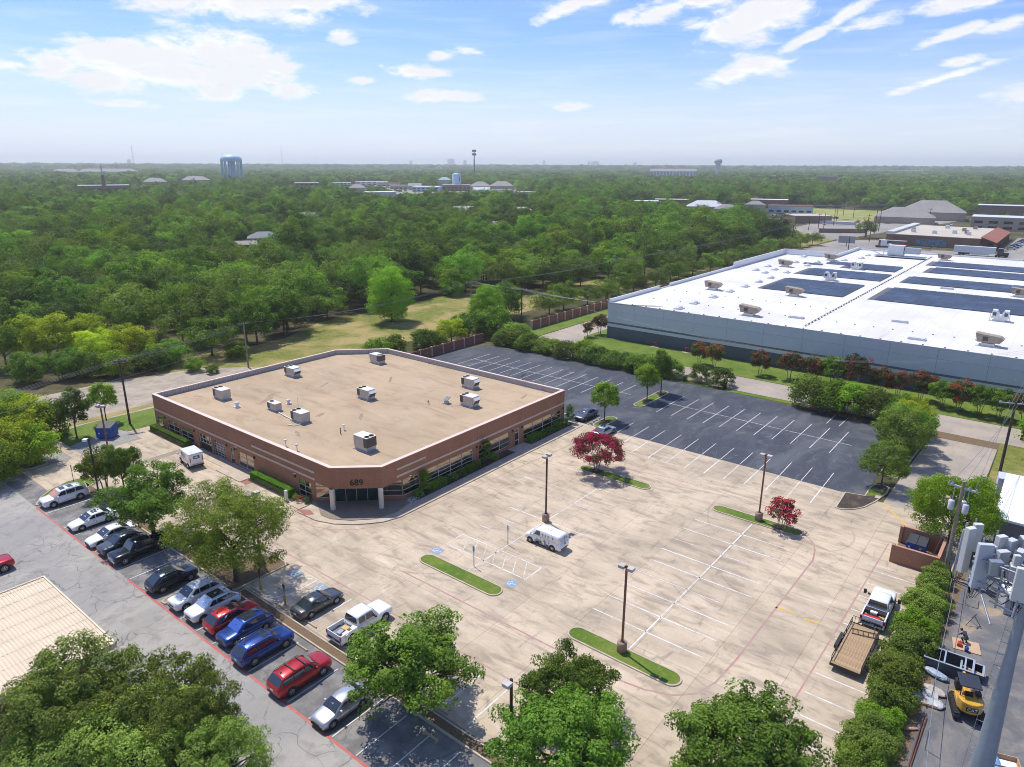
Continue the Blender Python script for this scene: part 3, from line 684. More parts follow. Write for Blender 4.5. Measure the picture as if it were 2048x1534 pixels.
# ---------------------------------------------------------------- facade helper
def facade(parent, p, q, z0, zt, openings, mat, name='wall', th=.3):
    "wall from p to q (outside on the right-hand side), openings (s0,s1,za,zb)"
    d = Vector(q) - Vector(p); L = d.length; a = math.atan2(d.y, d.x); mb = MB(); s = 0.0
    for (s0, s1, za, zb) in sorted(openings) + [(L, L, 0, 0)]:
        if s0 > s + 1e-4: mb.box(s, s0, 0, th, z0, zt, a, (p[0], p[1], 0))
        if s1 > s0:
            if za > z0 + 1e-3: mb.box(s0, s1, 0, th, z0, za, a, (p[0], p[1], 0))
            if zb < zt - 1e-3: mb.box(s0, s1, 0, th, zb, zt, a, (p[0], p[1], 0))
        s = s1
    return mb.obj(name, mat, parent)
def window(parent, p, q, s0, s1, za, zb, cols, rows, glass=None, fr=None, dep=.12, name='window', fw=.055, rowz=None):
    d = Vector(q) - Vector(p); a = math.atan2(d.y, d.x); o = (p[0], p[1], 0); mb = MB()
    mb.box(s0, s1, dep - .05, dep + .06, za, za + fw, a, o); mb.box(s0, s1, dep - .05, dep + .06, zb - fw, zb, a, o)
    cs = [s0 + (s1 - s0) * i / cols for i in range(cols + 1)]
    zs = rowz or [za + (zb - za) * j / rows for j in range(rows + 1)]
    for i, c in enumerate(cs):
        x0, x1 = (c, c + fw) if i == 0 else (c - fw, c) if i == cols else (c - fw / 2, c + fw / 2)
        mb.box(x0, x1, dep - .052, dep + .058, za + fw, zb - fw, a, o)
    for z in zs[1:-1]:
        for i in range(cols): mb.box(cs[i] + fw * .5, cs[i + 1] - fw * .5, dep - .045, dep + .05, z - fw / 2, z + fw / 2, a, o)
    f = mb.obj(name, fr or MFR, parent)
    for i in range(cols):
        for j in range(len(zs) - 1):
            MB().box(cs[i] + .01, cs[i + 1] - .01, dep + .005, dep + .02, zs[j] + .01, zs[j + 1] - .01, a, o).obj('pane', glass or MGL, f)
    return f

B = thing('office_building', 'single-storey brown brick office block with tan gravel roof and the number 689', 'building')
ZT = 5.5
pA, pB = (52.1, 58.5), (86.5, 58.5)
W1 = (56.15 - 52.1, 64.97 - 52.1); W2 = (66.15 - 52.1, 72.77 - 52.1); WD = (73.97 - 52.1, 74.97 - 52.1); W3 = (76.05 - 52.1, 85.7 - 52.1); W0 = (0.05, 54.95 - 52.1)
facade(B, pA, pB, 0, ZT, [W0 + (.6, 2.75), W1 + (.5, 2.7), (W2[0], W2[1], .6, 2.7), WD + (0, 2.72), W3 + (.45, 2.65)], MBR)
window(B, pA, pB, *W0, .6, 2.75, 1, 3); window(B, pA, pB, *W1, .5, 2.7, 4, 4); window(B, pA, pB, *W2, .6, 2.7, 3, 3); window(B, pA, pB, *W3, .45, 2.65, 4, 3)
dr = window(B, pA, pB, *WD, .02, 2.7, 1, 3, glass=MDG, name='door', fw=.09, rowz=[.02, .9, 2.1, 2.7])
# upper cantilevered corner and right-hand wall above the recess
MB().box(49.0, 52.1, 58.5, 58.8, 2.85, ZT).obj('wall', MBR, B)
MB().box(45.0, 45.3, 63.0, 66.2, 2.85, ZT).obj('wall', MBR, B)
facade(B, (45.0, 63.0), (49.0, 58.5), 2.85, ZT, [], MBR, name='entrance_fascia')
MB().prism([(45.3, 63.1), (49.1, 58.8), (52.1, 58.8), (45.3, 66.2)], 2.83, 2.95).obj('soffit', M('soffit_paint', (.35, .30, .26), .8), B)
# recessed glazed corner
ca, cb = (45.0, 66.2), (52.1, 58.5); LC = math.hypot(7.1, 7.7)
dd_ = (Vector(cb) - Vector(ca)) / LC
facade(B, ca, tuple(Vector(ca) + dd_ * 2.3), 0, 2.84, [(.05, 2.25, .65, 2.84)], MBR, 'corner_wall'); facade(B, tuple(Vector(ca) + dd_ * 7.5), cb, 0, 2.84, [(.1, LC - 7.55, .65, 2.84)], MBR, 'corner_wall')
window(B, ca, cb, .05, 2.25, .65, 2.82, 1, 3); window(B, ca, cb, 7.6, LC - .05, .65, 2.82, 1, 3)
window(B, ca, cb, 2.3, 7.5, .0, 2.82, 4, 1, glass=MTEAL, name='entrance_door', fw=.05)
for x, y in ((44.95, 62.85), (48.85, 58.75)):
    MB().lathe([(.30, 0), (.30, 2.35), (.315, 2.36), (.315, 2.42), (.30, 2.43), (.30, 2.84)], 24, (x + .12, y + .12, .05)).obj('column', MCOL, B)
# left facade, facing -X
lA, lB = (45.0, 106.4), (45.0, 66.2)
def Y(y): return 106.4 - y
ops = [(Y(105.95), Y(103.85), .3, 2.4), (Y(102.5), Y(99.1), .25, 2.4), (Y(98.6), Y(95.0), .25, 2.35), (Y(93.4), Y(90.0), 0, 2.45), (Y(89.5), Y(86.25), 0, 2.4), (Y(85.1), Y(84.15), 0, 2.4), (Y(83.1), Y(79.35), .2, 2.35), (Y(69.6), Y(66.95), .15, 2.4)]
facade(B, lA, lB, 0, ZT, ops, MBR)
for i, (s0, s1, za, zb) in enumerate(ops):
    if i in (3, 4): continue
    if i == 5: window(B, lA, lB, s0, s1, .02, zb, 1, 3, glass=MDG, name='door', fw=.09)
    else: window(B, lA, lB, s0, s1, za, zb, 1 if i == 0 else 2, 3 if i != 7 else 3)
window(B, lA, lB, ops[3][0], ops[3][1], 1.1, 2.42, 4, 2, name='garage_door', fw=.07, dep=.2)
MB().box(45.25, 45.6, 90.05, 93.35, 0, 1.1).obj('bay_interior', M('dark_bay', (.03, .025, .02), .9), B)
window(B, lA, lB, ops[4][0], ops[4][1], .02, 2.38, 4, 6, name='garage_door', fw=.06, dep=.2, glass=MDG)
# back walls
facade(B, (86.5, 58.8), (86.5, 99.4), 0, ZT, [], MBR); facade(B, (86.5, 99.4), (79.4, 106.4), 0, ZT, [], MBR); facade(B, (79.4, 106.4), (45.3, 106.4), 0, ZT, [], MBR)
FP = [(45, 63), (49, 58.5), (86.5, 58.5), (86.5, 99.4), (79.4, 106.4), (45, 106.4)]
roof = MB().sheet(inset(FP, .25), 4.72).obj('roof', MRF_, B)
MB().sheet(inset(FP, .3), 4.40).obj('roof_slab', MIN, B)
MPT = M('roof_stain', (.34, .245, .165), .95, var=.35, scale=1.2)
for (x, y, a, b, r_z) in ((55.8, 92.6, 1.9, .5, .5), (57.6, 94.0, .8, .4, .2), (56.8, 80.6, .9, .4, .3), (56.0, 69.6, 1.5, .35, .9), (50.4, 77.0, 1.2, .25, 1.2), (70.5, 72.4, 1.2, .18, .9), (60.0, 75.5, 1.4, .3, .8), (75.0, 86.0, 1.6, .2, .7), (66.0, 92.0, 1.8, .2, .4), (82.0, 63.0, 1.2, .2, .3)):
    P_ = [(x + (a * math.cos(t) * math.cos(r_z) - b * math.sin(t) * math.sin(r_z)) * (1 + .2 * math.sin(3 * t + x)), y + (a * math.cos(t) * math.sin(r_z) + b * math.sin(t) * math.cos(r_z)) * (1 + .2 * math.sin(4 * t + y))) for t in np.linspace(0, 2 * PI, 20)[:-1]]
    MB().sheet(P_, 4.726).obj('ponding_stain', MPT, B)
MPC = M('roof_patch', (.44, .345, .25), .9, var=.2)
for (x, y, a, b) in ((62, 70, 1.6, 1.0), (78, 80, 1.2, 2.0), (69, 97, 2.0, 1.0), (49, 86, 1.2, .8)): MB().box(x, x + a, y, y + b, 4.722, 4.732).obj('roof_patch', MPC, B)
# vertical control joints in the brick
MJS = M('joint_sealant', (.42, .30, .22), .8)
for x in (56.05, 60.5, 65.05, 66.1, 72.9, 76.0, 80.75, 85.75): MB().box(x - .012, x + .012, 58.488, 58.5, 2.75 if x not in (66.1,) else 2.72, ZT - .02).obj('control_joint', MJS, B)
for y in (103.2, 98.85, 94.2, 89.8, 85.6, 83.6, 79.1, 75, 70.5, 66.3): MB().box(44.988, 45.0, y - .012, y + .012, 2.5, ZT - .02).obj('control_joint', MJS, B)
# trim bands
mt = [((51.2, 86.5), (3.38, 3.66)), ((51.25, 56.05), (4.32, 4.58))]
for (x0, x1), (z0, z1) in mt: MB().box(x0, x1, 58.44, 58.5, z0 - .02, z1 - .03).obj('trim_band', MTRIM, B)
for (y0, y1), (z0, z1) in [((66.0, 106.4), (3.05, 3.32)), ((65.95, 79.4), (3.95, 4.22))]: MB().box(44.94, 45.0, y0, y1, z0, z1).obj('trim_band', MTRIM, B)
# parapet coping and inner metal lining
mb = MB(); me_ = MB(); ml = MB()
ip = inset(FP, .42); op = inset(FP, -.05); i2 = inset(FP, .36)
for i in range(len(FP)):
    j = (i + 1) % len(FP)
    mb.add([op[i] + (ZT + .07,), op[j] + (ZT + .07,), ip[j] + (ZT + .10,), ip[i] + (ZT + .10,), op[i] + (ZT,), op[j] + (ZT,), ip[j] + (ZT,), ip[i] + (ZT,)], [(0, 1, 2, 3), (7, 6, 5, 4), (0, 4, 5, 1), (2, 6, 7, 3)])
    a, b = Vector(ip[i]), Vector(ip[j]); d = b - a; n = int(d.length / .42)
    for k in range(n):
        u0, u1 = a + d * (k / n), a + d * ((k + .9) / n)
        nn = Vector((-d.y, d.x)).normalized() * .05
        ml.prism([tuple(u0), tuple(u1), tuple(u1 + nn * -1), tuple(u0 + nn * -1)], 4.72, ZT - .001)
mb.obj('coping', MCOP, B); o = ml.obj('parapet_lining', MIN, B); o['kind'] = 'stuff'
mb = MB()
o1 = inset(FP, -.052)
for i in range(len(FP)):
    j = (i + 1) % len(FP); a, b = Vector(o1[i]), Vector(o1[j]); n = Vector(((b - a).y, -(b - a).x)).normalized() * .012
    mb.add([tuple(a) + (ZT - .02,), tuple(b) + (ZT - .02,), tuple(b) + (ZT + .04,), tuple(a) + (ZT + .04,), tuple(a + n) + (ZT - .02,), tuple(b + n) + (ZT - .02,), tuple(b + n) + (ZT + .04,), tuple(a + n) + (ZT + .04,)], [(4, 5, 6, 7), (0, 4, 7, 3), (3, 7, 6, 2), (0, 1, 5, 4)])
mb.obj('coping_drip', MCOPE, B)
# address number and small wall lights
MBK = M('black_letters', (.012, .012, .012), .5, var=0)
fd = Vector((4.0, -4.5)).normalized(); mid = Vector((47.0, 60.75)); out_ = Vector((-4.5, -4.0)).normalized()
lettering('689', (mid.x + out_.x * .02, mid.y + out_.y * .02, 3.6), 1.08, MBK, B, (PI / 2, 0, math.atan2(fd.y, fd.x)), .05, 'address_number')
for x in (55.6, 65.6, 73.4, 75.55, 86.1): MB().box(x - .08, x + .08, 58.3, 58.5, 2.55, 2.85).obj('wall_light', MDKP, B)
for y in (103.1, 94.4, 85.7, 83.7, 79.0, 70.0): MB().box(44.8, 45.0, y - .08, y + .08, 2.35, 2.65).obj('wall_light', MDKP, B)
for p in ((53.0, 58.2, 3.1), (66.8, 58.2, 3.7), (44.7, 83.2, 3.0), (44.7, 69.9, 2.95)): MB().tube([p, (p[0] + .25, p[1] - .1, p[2] - .1)], .07).obj('camera_housing', MWH, B)

# entrance paving, walks, kerbs, ramps
PVE = m_mulch('aggregate_paving', (.22, .18, .14), (.31, .26, .20))
sheet('entrance_paving', [(45, 66.2), (52.1, 58.5), (55.3, 58.3), (52.5, 57.3), (49.2, 56.7), (46.6, 57.4), (44.6, 59.3), (43.4, 61.4), (43.3, 63.0), (44.4, 65.0)], .20, PVE)
MSW = m_pink()
def raised(name, poly, z, mat): return structure(name, MB().prism(poly, .03, z), mat)
raised('entrance_walk', [(42.1, 65.8), (42.2, 62.5), (43.0, 60.2), (44.6, 58.0), (46.8, 56.2), (49.0, 55.5), (87.5, 55.5), (87.5, 57.0), (53.3, 57.0), (51.5, 58.5), (51.9, 58.7), (45, 66.2), (44.9, 66.3)], .15, MKERB)
raised('side_walk', [(42.6, 66.3), (45, 66.3), (45, 68.5), (42.6, 68.5)], .14, MKERB)
raised('door_landing', [(72.3, 57.0), (76.0, 57.0), (76.0, 58.48), (72.3, 58.48)], .16, MKERB)
raised('door_landing', [(43.4, 78.7), (44.98, 78.7), (44.98, 93.6), (43.4, 93.6)], .10, MKERB)
raised('ramp', [(42.3, 78.6), (43.38, 78.6), (43.38, 84.4), (42.3, 84.4)], .14, MKERB)
sheet('ramp_mat', [(42.4, 77.3), (43.8, 77.3), (43.8, 78.5), (42.4, 78.5)], .075, M('red_ramp_pad', (.33, .14, .10), .8))
sheet('ramp_mat', [(42.35, 66.4), (43.3, 65.2), (43.0, 63.7), (42.1, 64.4)], .156, M('red_ramp_pad', (.33, .14, .10), .8))
for nm, a in (('left', [(43.3, 68.6), (44.95, 68.6), (44.95, 78.4), (43.3, 78.4)]), ('l2', [(43.4, 93.8), (44.95, 93.8), (44.95, 106.0), (43.4, 106.0)]), ('r', [(53.3, 57.02), (72.2, 57.02), (72.2, 58.46), (51.8, 58.46)]), ('r2', [(76.1, 57.02), (87.3, 57.02), (87.3, 58.46), (76.1, 58.46)])):
    sheet('bed_soil', a, .165, MDK)

# ---------------------------------------------------------------- rooftop units
MHV = M('unit_beige', (.50, .45, .38), .55, var=.12); MHT = M('unit_top', (.70, .68, .64), .5, var=.1); MHC = M('unit_coil', (.10, .085, .07), .6); MHK = M('unit_curb_metal', (.42, .45, .49), .4, .5, var=.15)
def unit(x, y, rz, label, L=2.5, W=1.5, H=1.15, curb=.5, hood=True, group='rooftop air units on the brick building', z=4.72, fans=2, mats=None):
    t = thing('rooftop_air_unit', label, 'air conditioner', (x, y, z), rz, group)
    hb = mats or MHV
    MB().box(-L / 2 - .1, L / 2 + .1, -W / 2 - .1, W / 2 + .1, 0, .12).box(-L / 2 + .05, L / 2 - .05, -W / 2 + .05, W / 2 - .05, .12, curb).obj('curb', MHK, t)
    mb = MB(); xs = np.linspace(-L / 2 + .62, L / 2, 4)
    for i in range(3): mb.box(xs[i] + .01, xs[i + 1] - .01, -W / 2, W / 2, curb + .03, curb + H - .04)
    mb.box(-L / 2 + .05, L / 2 - .02, -W / 2 + .03, W / 2 - .03, curb, curb + H - .05).obj('cabinet', hb, t)
    MB().box(-L / 2, -L / 2 + .60, -W / 2 - .01, W / 2 + .01, curb + .05, curb + H - .05).obj('coil', MHC, t)
    MB().box(-L / 2 - .03, L / 2 + .03, -W / 2 - .03, W / 2 + .03, curb + H - .05, curb + H).obj('top_panel', MHT, t)
    for k in range(fans):
        yy = (k - (fans - 1) / 2) * .72
        MB().lathe([(0, 0), (.28, 0), (.28, .05), (.33, .05), (.33, .0)], 16, (-L / 2 + .42, yy, curb + H)).obj('fan', MHC, t)
    if hood:
        MB().slab([(L / 2, -W / 2 + .1, curb + H - .1), (L / 2, W / 2 - .1, curb + H - .1), (L / 2 + .45, W / 2 - .1, curb + H - .5), (L / 2 + .45, -W / 2 + .1, curb + H - .5)], (1, 0, 1), .03).slab([(L / 2, -W / 2 + .1, curb + .1), (L / 2, -W / 2 + .1, curb + H - .1), (L / 2 + .45, -W / 2 + .1, curb + H - .5)], (0, 1, 0), .03).slab([(L / 2, W / 2 - .13, curb + .1), (L / 2, W / 2 - .13, curb + H - .1), (L / 2 + .45, W / 2 - .13, curb + H - .5)], (0, 1, 0), .03).obj('intake_hood', MHT, t)
        MB().box(L / 2 + .0, L / 2 + .2, -W / 2 + .2, W / 2 - .2, curb + .1, curb + .45).obj('filter_box', MHC, t)
    return t
unit(51.9, 98.4, -PI / 2, 'beige rooftop unit nearest the left corner of the tan roof, without hood', hood=False, H=1.3, curb=.35)
unit(65.9, 100.4, -PI / 2, 'hooded rooftop unit near the far left parapet of the tan roof', W=1.5, H=1.1)
unit(80.4, 95.4, PI / 2, 'rooftop unit by the far chamfered corner, dark coil facing the viewer', curb=.55)
unit(65.9, 81.3, -PI / 2, 'hooded rooftop unit in the middle of the tan roof', curb=.5)
unit(80.1, 72.6, -PI / 2, 'hooded rooftop unit farther back of the pair near the right edge', curb=.55)
unit(73.4, 66.7, -PI / 2, 'hooded rooftop unit nearer of the pair at the right side of the roof', curb=.55)
unit(53.9, 87.5, -PI / 2, 'small beige rooftop unit with one white access plate, left of a larger one', hood=False, L=2.0, W=1.1, H=.95, curb=.3, fans=1)
unit(53.5, 80.6, -PI / 2, 'large plain beige rooftop unit joined by a white conduit', hood=False, L=2.5, W=1.45, H=1.25, curb=.3)
unit(52.6, 65.7, PI / 2, 'rooftop unit closest to the entrance corner, dark coil facing the viewer', W=1.6, H=1.35, curb=.6, hood=False)
MPV = M('white_pipe', (.80, .79, .76), .5)
def small(name, label, cat, mb, mat, x, y, z=4.72, group=None):
    t = thing(name, label, cat, (x, y, z), 0, group); mb.obj('body', mat, t); return t
vent_mb = lambda s=1: MB().box(-.45 * s, .45 * s, -.45 * s, .45 * s, 0, .12).lathe([(.25 * s, .1), (.25 * s, .55 * s), (.42 * s, .6 * s), (.40 * s, .85 * s), (0, 1.0 * s)], 14)
small('roof_vent', 'round white mushroom vent near the left roof unit', 'vent', vent_mb(.9), MPV, 51.1, 92.9)
small('roof_vent', 'small white mushroom vent behind the small roof unit', 'vent', vent_mb(.8), MPV, 56.8, 88.3)
t = thing('satellite_dish', 'tilted grey roof dish and fan left of the pair of hooded units', 'dish', (72.0, 70.0, 4.72))
MB().box(-.5, .4, -.5, .5, 0, .1).box(-.35, .1, -.3, .3, .1, .4).obj('base', MHK, t); MB().slab([(-.4, -.4, .55), (.4, -.4, .95), (.4, .4, .95), (-.4, .4, .55)], (-.3, 0, 1), .06).obj('tilted_plate', M('dark_metal', (.12, .13, .15), .5), t)
t = thing('conduit', 'white conduit running across the tan roof between two units', 'pipe', (0, 0, 4.80))
MB().tube([(53.6, 86.2, 0), (53.2, 84.2, .05), (53.0, 82.0, 0), (52.6, 79.4, 0), (51.7, 79.6, 0), (51.4, 80.8, 0)], .07, 6).obj('pipe', MPV, t)
for i, (x, y, h, lab) in enumerate([(53.9, 72.3, .9, 'thin dark vent pipe left of the entrance corner unit'), (55.1, 73.1, .7, 'capped vent pipe beside the thin dark one'), (46.8, 74.3, .8, 'capped vent pipe nearest the left parapet'), (46.8, 71.9, .8, 'capped vent pipe close to the entrance end of the parapet'), (56.8, 85.9, 1.6, 'tall thin white rod beside the mushroom vent')]):
    mb = MB().tube([(0, 0, 0), (0, 0, h)], .06 if i != 4 else .03)
    if i in (1, 2, 3): mb.lathe([(0, h - .05), (.2, h - .05), (.17, h + .12), (0, h + .15)], 10)
    small('vent_pipe', lab, 'vent pipe', mb, MHC if i == 0 else MPV, x, y)
for x, y, lab in ((86.15, 88.5, 'farther'), (86.15, 66.5, 'nearer')):
    t = thing('antenna', 'small black antenna clamped to the right parapet, the %s one' % lab, 'antenna', (x, y, 5.5))
    MB().tube([(0, 0, -.8), (0, 0, .9)], .04, 6).tube([(-.2, .3, .8), (.3, -.3, 1.3)], .07, 6).obj('mast', MDKP, t)

# ---------------------------------------------------------------- warehouse
WX0, WX1, WY0, WY1, WZ = 140.8, 297.0, -95.0, 83.6, 8.5
WH = thing('warehouse', 'long pale blue-grey tilt-up warehouse with a dark base band and white solar roof', 'building')
MPU = M('wall_light_grey_blue', (.61, .61, .60), .75, var=.06, scale=.1); MPM = M('wall_mid_grey', (.58, .59, .585), .75, var=.06, scale=.1)
MPD = M('wall_dark_grey', (.115, .12, .135), .75, var=.12, scale=.2); MPS = M('wall_stripe_grey', (.15, .16, .18), .75, var=.1)
ys_ = [WY1] + [54.6 + 7.35 * k for k in (3, 2, 1)] + [54.6 - 7.75 * k for k in range(0, 19)] + [WY0]
g_ = .02
MB().box(WX0 + .06, WX0 + .3, WY0, WY1 - .02, 0, WZ - .1).obj('wall_core', MPD, WH)
for a, b in zip(ys_[:-1], ys_[1:]):
    for z0, z1, mt_ in ((0, 2.8, MPD), (2.8, 3.5, MPU), (3.5, 3.88, MPS), (3.9, 6.5, MPM), (6.53, WZ, MPU)):
        MB().box(WX0 - (.03 if mt_ is MPS else 0), WX0 + .1, b + g_, a - g_, z0, z1).obj('wall_panel', mt_, WH)
mb = MB()
mb.box(WX0 + .3, 264, WY1 - .25, WY1, 0, WZ); mb.box(264, 264.3, 66, WY1, 0, WZ); mb.box(264.3, WX1, 65.7, 66, 0, WZ); mb.box(WX1 - .3, WX1, WY0, 65.7, 0, WZ); mb.obj('wall', MPU, WH)
MB().sheet([(WX0 + .1, WY0), (WX1 - .3, WY0), (WX1 - .3, 65.7), (264, 65.7), (264, WY1 - .25), (WX0 + .1, WY1 - .25)], WZ - .25).obj('roof', MWR, WH)
mb = MB(); mb.box(WX0 - .04, WX0 + .12, WY0, WY1, WZ, WZ + .08).obj('coping', M('white_coping', (.74, .75, .76), .5), WH)
mb = MB(); mb.box(WX0 + .3, 166, WY1 - .25, WY1 + .03, WZ, WZ + .7).box(172, 216, WY1 - .25, WY1 + .03, WZ, WZ + .6).box(216, 264.3, WY1 - .25, WY1 + .03, WZ, WZ + 1.7).box(264, 264.3, 66, WY1 - .25, WZ, WZ + 1.7).box(264.3, WX1, 65.7, 66, WZ, WZ + .9).box(WX1 - .3, WX1, -95, 65.7, WZ, WZ + .25)
mb.obj('parapet', M('white_parapet', (.76, .77, .78), .6, var=.08), WH)
mb = MB()
for y in (28.6, 44.8): pass
for x in np.arange(145, 290, 2.2): mb.box(x - .25, x + .25, 40.0 - .12, 40.0 + .12, WZ - .25, WZ - .02)
for y in np.arange(-90, 80, 3.5): mb.box(WX0 + 1.6, WX0 + 1.8, y, y + .3, WZ - .25, WZ - .08); mb.box(WX0 + 12, WX0 + 12.2, y, y + .25, WZ - .25, WZ - .1)
for y in np.arange(42, 80, 3.4): mb.box(WX0 + 26, WX0 + 26.2, y, y + .25, WZ - .25, WZ - .1)
o = mb.obj('roof_blocks', M('roof_block_dark', (.22, .2, .18), .8), WH); o['kind'] = 'stuff'
MB().tube([(145, 40.0, WZ + .03), (290, 40.0, WZ + .03)], .06, 6).obj('roof_pipe', M('roof_pipe_grey', (.45, .42, .38), .6), WH)
for y in (72.3, 62.5, 49.0, 28, 4): MB().box(WX0 - .25, WX0, y - .12, y + .12, 4.9, 5.1).obj('wall_light', MWH, WH)
MORG = M('orange_valve', (.62, .09, .03), .5)
for (x, y, lab) in ((139.9, 70.3, 'red-orange valve pair on the lawn by the warehouse wall, the leftmost'), (139.9, 62.7, 'single red-orange valve by the warehouse wall'), (139.6, 55.3, 'red-orange valve low in the warehouse lawn')):
    t = thing('fire_valve', lab, 'valve', (x, y, .05)); MB().tube([(0, -.3, 0), (0, -.3, 1.0), (0, .3, 1.0), (0, .3, 0)], .09, 6).lathe([(0, 1.0), (.3, 1.05), (0, 1.1)], 10).obj('pipe', MORG, t)
    MB().box(-.8, .3, -.9, .9, -.04, .05).obj('pad', MKERB, t)
# skylight domes
MSK = M('skylight_acrylic', (.62, .64, .66), .25, var=.04, spec=.5); MSKC = M('skylight_curb', (.60, .61, .64), .6)
sk0 = None
skys = [(145.2, 67.7), (153.3, 67.7), (163.6, 67.5), (174.0, 67.5), (184, 67.4), (194.2, 67.4), (203.5, 67.3), (217.0, 67.3), (212.4, 72.2), (216.2, 76.3), (221, 72.2), (227, 76.4), (242.9, 72.7), (247.6, 67.1), (237.1, 67.2), (259.8, 75.2), (258.5, 61.5), (268.7, 58.4), (278.7, 58.6)]
for i, (x, y) in enumerate(skys):
    od = ['first', 'second', 'third', 'fourth', 'fifth', 'sixth', 'seventh', 'eighth']; lab = 'white domed skylight, %s from the front in the left row' % od[i % 8]
    if i >= 16: lab = 'white domed skylight near the far corner of the warehouse, %s one' % ['left', 'middle', 'right'][i - 16]
    elif i >= 8: lab = 'white domed skylight, %s of the cluster at the far left of the roof' % od[i - 8]
    if i == 0: lab = 'white domed skylight nearest the front left corner of the warehouse roof'
    if sk0 is None:
        sk0 = thing('skylight', lab, 'skylight', (x, y, WZ - .25), 0, 'domed skylights on the warehouse roof')
        MB().box(-1.25, 1.25, -.8, .8, 0, .25).obj('curb', MSKC, sk0)
        rings = [[(1.2 * math.cos(a) * k ** .5 * 1.0, .75 * math.sin(a) * k ** .5, .25 + .5 * (1 - k) ** .6) for a in np.linspace(0, 2 * PI, 17)[:-1]] for k in (1, .9, .7, .4, .1)]
        MB().loft(rings).obj('dome', MSK, sk0)
    else: dup(sk0, (x, y, WZ - .25), label=lab)
for x, y, lab in ((146.5, 20.3, 'nearest the wall'), (152, 44.0, 'left of the centre pipe'), (161.5, 26, 'right of the centre pipe'), (215, 25, 'between the solar arrays')):
    t = thing('roof_hatch', 'flat pale roof hatch on the warehouse, ' + lab, 'roof hatch', (x, y, WZ - .25)); MB().box(-.7, .7, -1.5, 1.5, 0, .3).box(-.55, .55, -1.35, 1.35, .3, .42).obj('hatch', MSKC, t)
# warehouse roof units
MTU = M('unit_tan_rust', (.36, .29, .22), .6, var=.25); MTW = M('unit_white', (.66, .68, .68), .5, var=.12)
def unit2(x, y, kind, label):
    t = thing('rooftop_air_unit', label, 'air conditioner', (x, y, WZ - .25), 0, 'rooftop air units on the warehouse')
    MB().box(-1.0, 1.0, -1.9, 1.9, 0, .15).box(-.85, .85, -1.0, 1.0, .15, .6).obj('curb', MHT, t)
    if kind == 'tan':
        MB().prism([(-1, 1), (1, 1), (1, -1), (-1, -1)], .6, .62)
        MB().slab([(-1, 2.1, 2.3), (-1, 1.7, .75), (-1, -1.7, .75), (-1, -2.3, 1.55), (-1, -1.7, 1.95)], (1, 0, 0), 2.0).obj('cabinet', MTU, t)
        MB().box(-1.03, -1.0, .1, .9, 1.0, 1.8).obj('coil', MHC, t)
    else:
        MB().box(-.9, .9, -1.5, 1.5, .6, 1.1).obj('cabinet', MTW, t)
        for s in (-1, 1): MB().slab([(-.95, s * .05, 1.1), (-.95, s * .62, 2.3), (-.95, s * 1.45, 2.3), (-.95, s * 1.45, 1.1)], (1, 0, 0), 1.9).obj('coil_bank', MTW, t); MB().box(-.97, -.95, s * 1.0 - .3, s * 1.0 + .3, 1.2, 1.9).obj('coil_grille', MHC, t)
        MB().tube([(-.9, -1.7, 0), (-.9, -1.7, 1.6)], .05).tube([(-.9, 1.7, 0), (-.9, 1.7, 1.6)], .05).obj('stand', MHK, t)
    return t
for x, y, k, lab in [(174.1, 72.2, 'tan', 'tan roof unit in the left row of skylights, nearest'), (148, 52.7, 'tan', 'tan roof unit closest to the front wall, left half of the warehouse'), (178.3, 52.9, 'tan', 'tan roof unit at the near edge of the first solar array'), (210, 53, 'wh', 'white V-shaped roof unit between the first and second solar arrays'),
    (238.4, 52.8, 'wh', 'white V-shaped roof unit on the third solar array'), (176, 10, 'wh', 'white V-shaped roof unit at the right, by the large solar array'), (149.3, 9.4, 'tan', 'tan roof unit close to the front wall at the right edge'), (230.1, 72.1, 'tan', 'tan roof unit at the far left, among the skylights'), (256.4, 65.3, 'tan', 'tan roof unit by the stepped far parapet'), (281.8, 35.2, 'tan', 'tan roof unit on the far edge of the warehouse roof'), (212.9, 9.0, 'tan', 'tan roof unit at the right edge between solar arrays')]: unit2(x, y, k, lab)
t = thing('chiller', 'large white chiller cabinet with steel platform at the far end of the warehouse roof', 'air conditioner', (280.4, 48.5, WZ - .25))
MB().box(-1.5, 1.5, -1, 4.0, .8, 4.2).obj('cabinet', MTW, t); MB().box(-1.5, 1.5, -6, -1.3, 1.6, 3.6).obj('coil', MHK, t); MB().box(-3, 2, -8, 8, .4, .6).tube([(-2.5, 5, .6), (-2.5, 9, 2.2)], .12).tube([(-2.5, 5, .9), (-2.5, 5, 3)], .08).obj('platform', MHK, t)
# solar arrays (panels too small to pick apart singly)
def m_solar():
    m, nt = newmat('solar_cell'); p = nt.n('ShaderNodeTexCoord').outputs['Object']; s = nt.n('ShaderNodeSeparateXYZ', i_0=p)
    c = cxyz2(nt, nt.math('FLOOR', nt.math('DIVIDE', nt.math('ADD', s.outputs[0], .1), 1.22)), nt.math('FLOOR', nt.math('DIVIDE', s.outputs[1], 2.0)))
    w_ = nt.n('ShaderNodeTexWhiteNoise', i_Vector=c); b = nt.noise(p, .09, 4, .6)
    g = nt.mix(nt.math('MULTIPLY', w_.outputs[0], nt.ramp(b, .40, .62)), (.045, .052, .062), (.085, .12, .19))
    fx = nt.math('FRACT', nt.math('MULTIPLY', s.outputs[1], 3.0)); g = nt.mix(nt.ramp(fx, .10, .0, 0, .8), g, (.22, .23, .24))
    finish(nt, g, .28, .15, spec=.5); return m
MSO = m_solar()
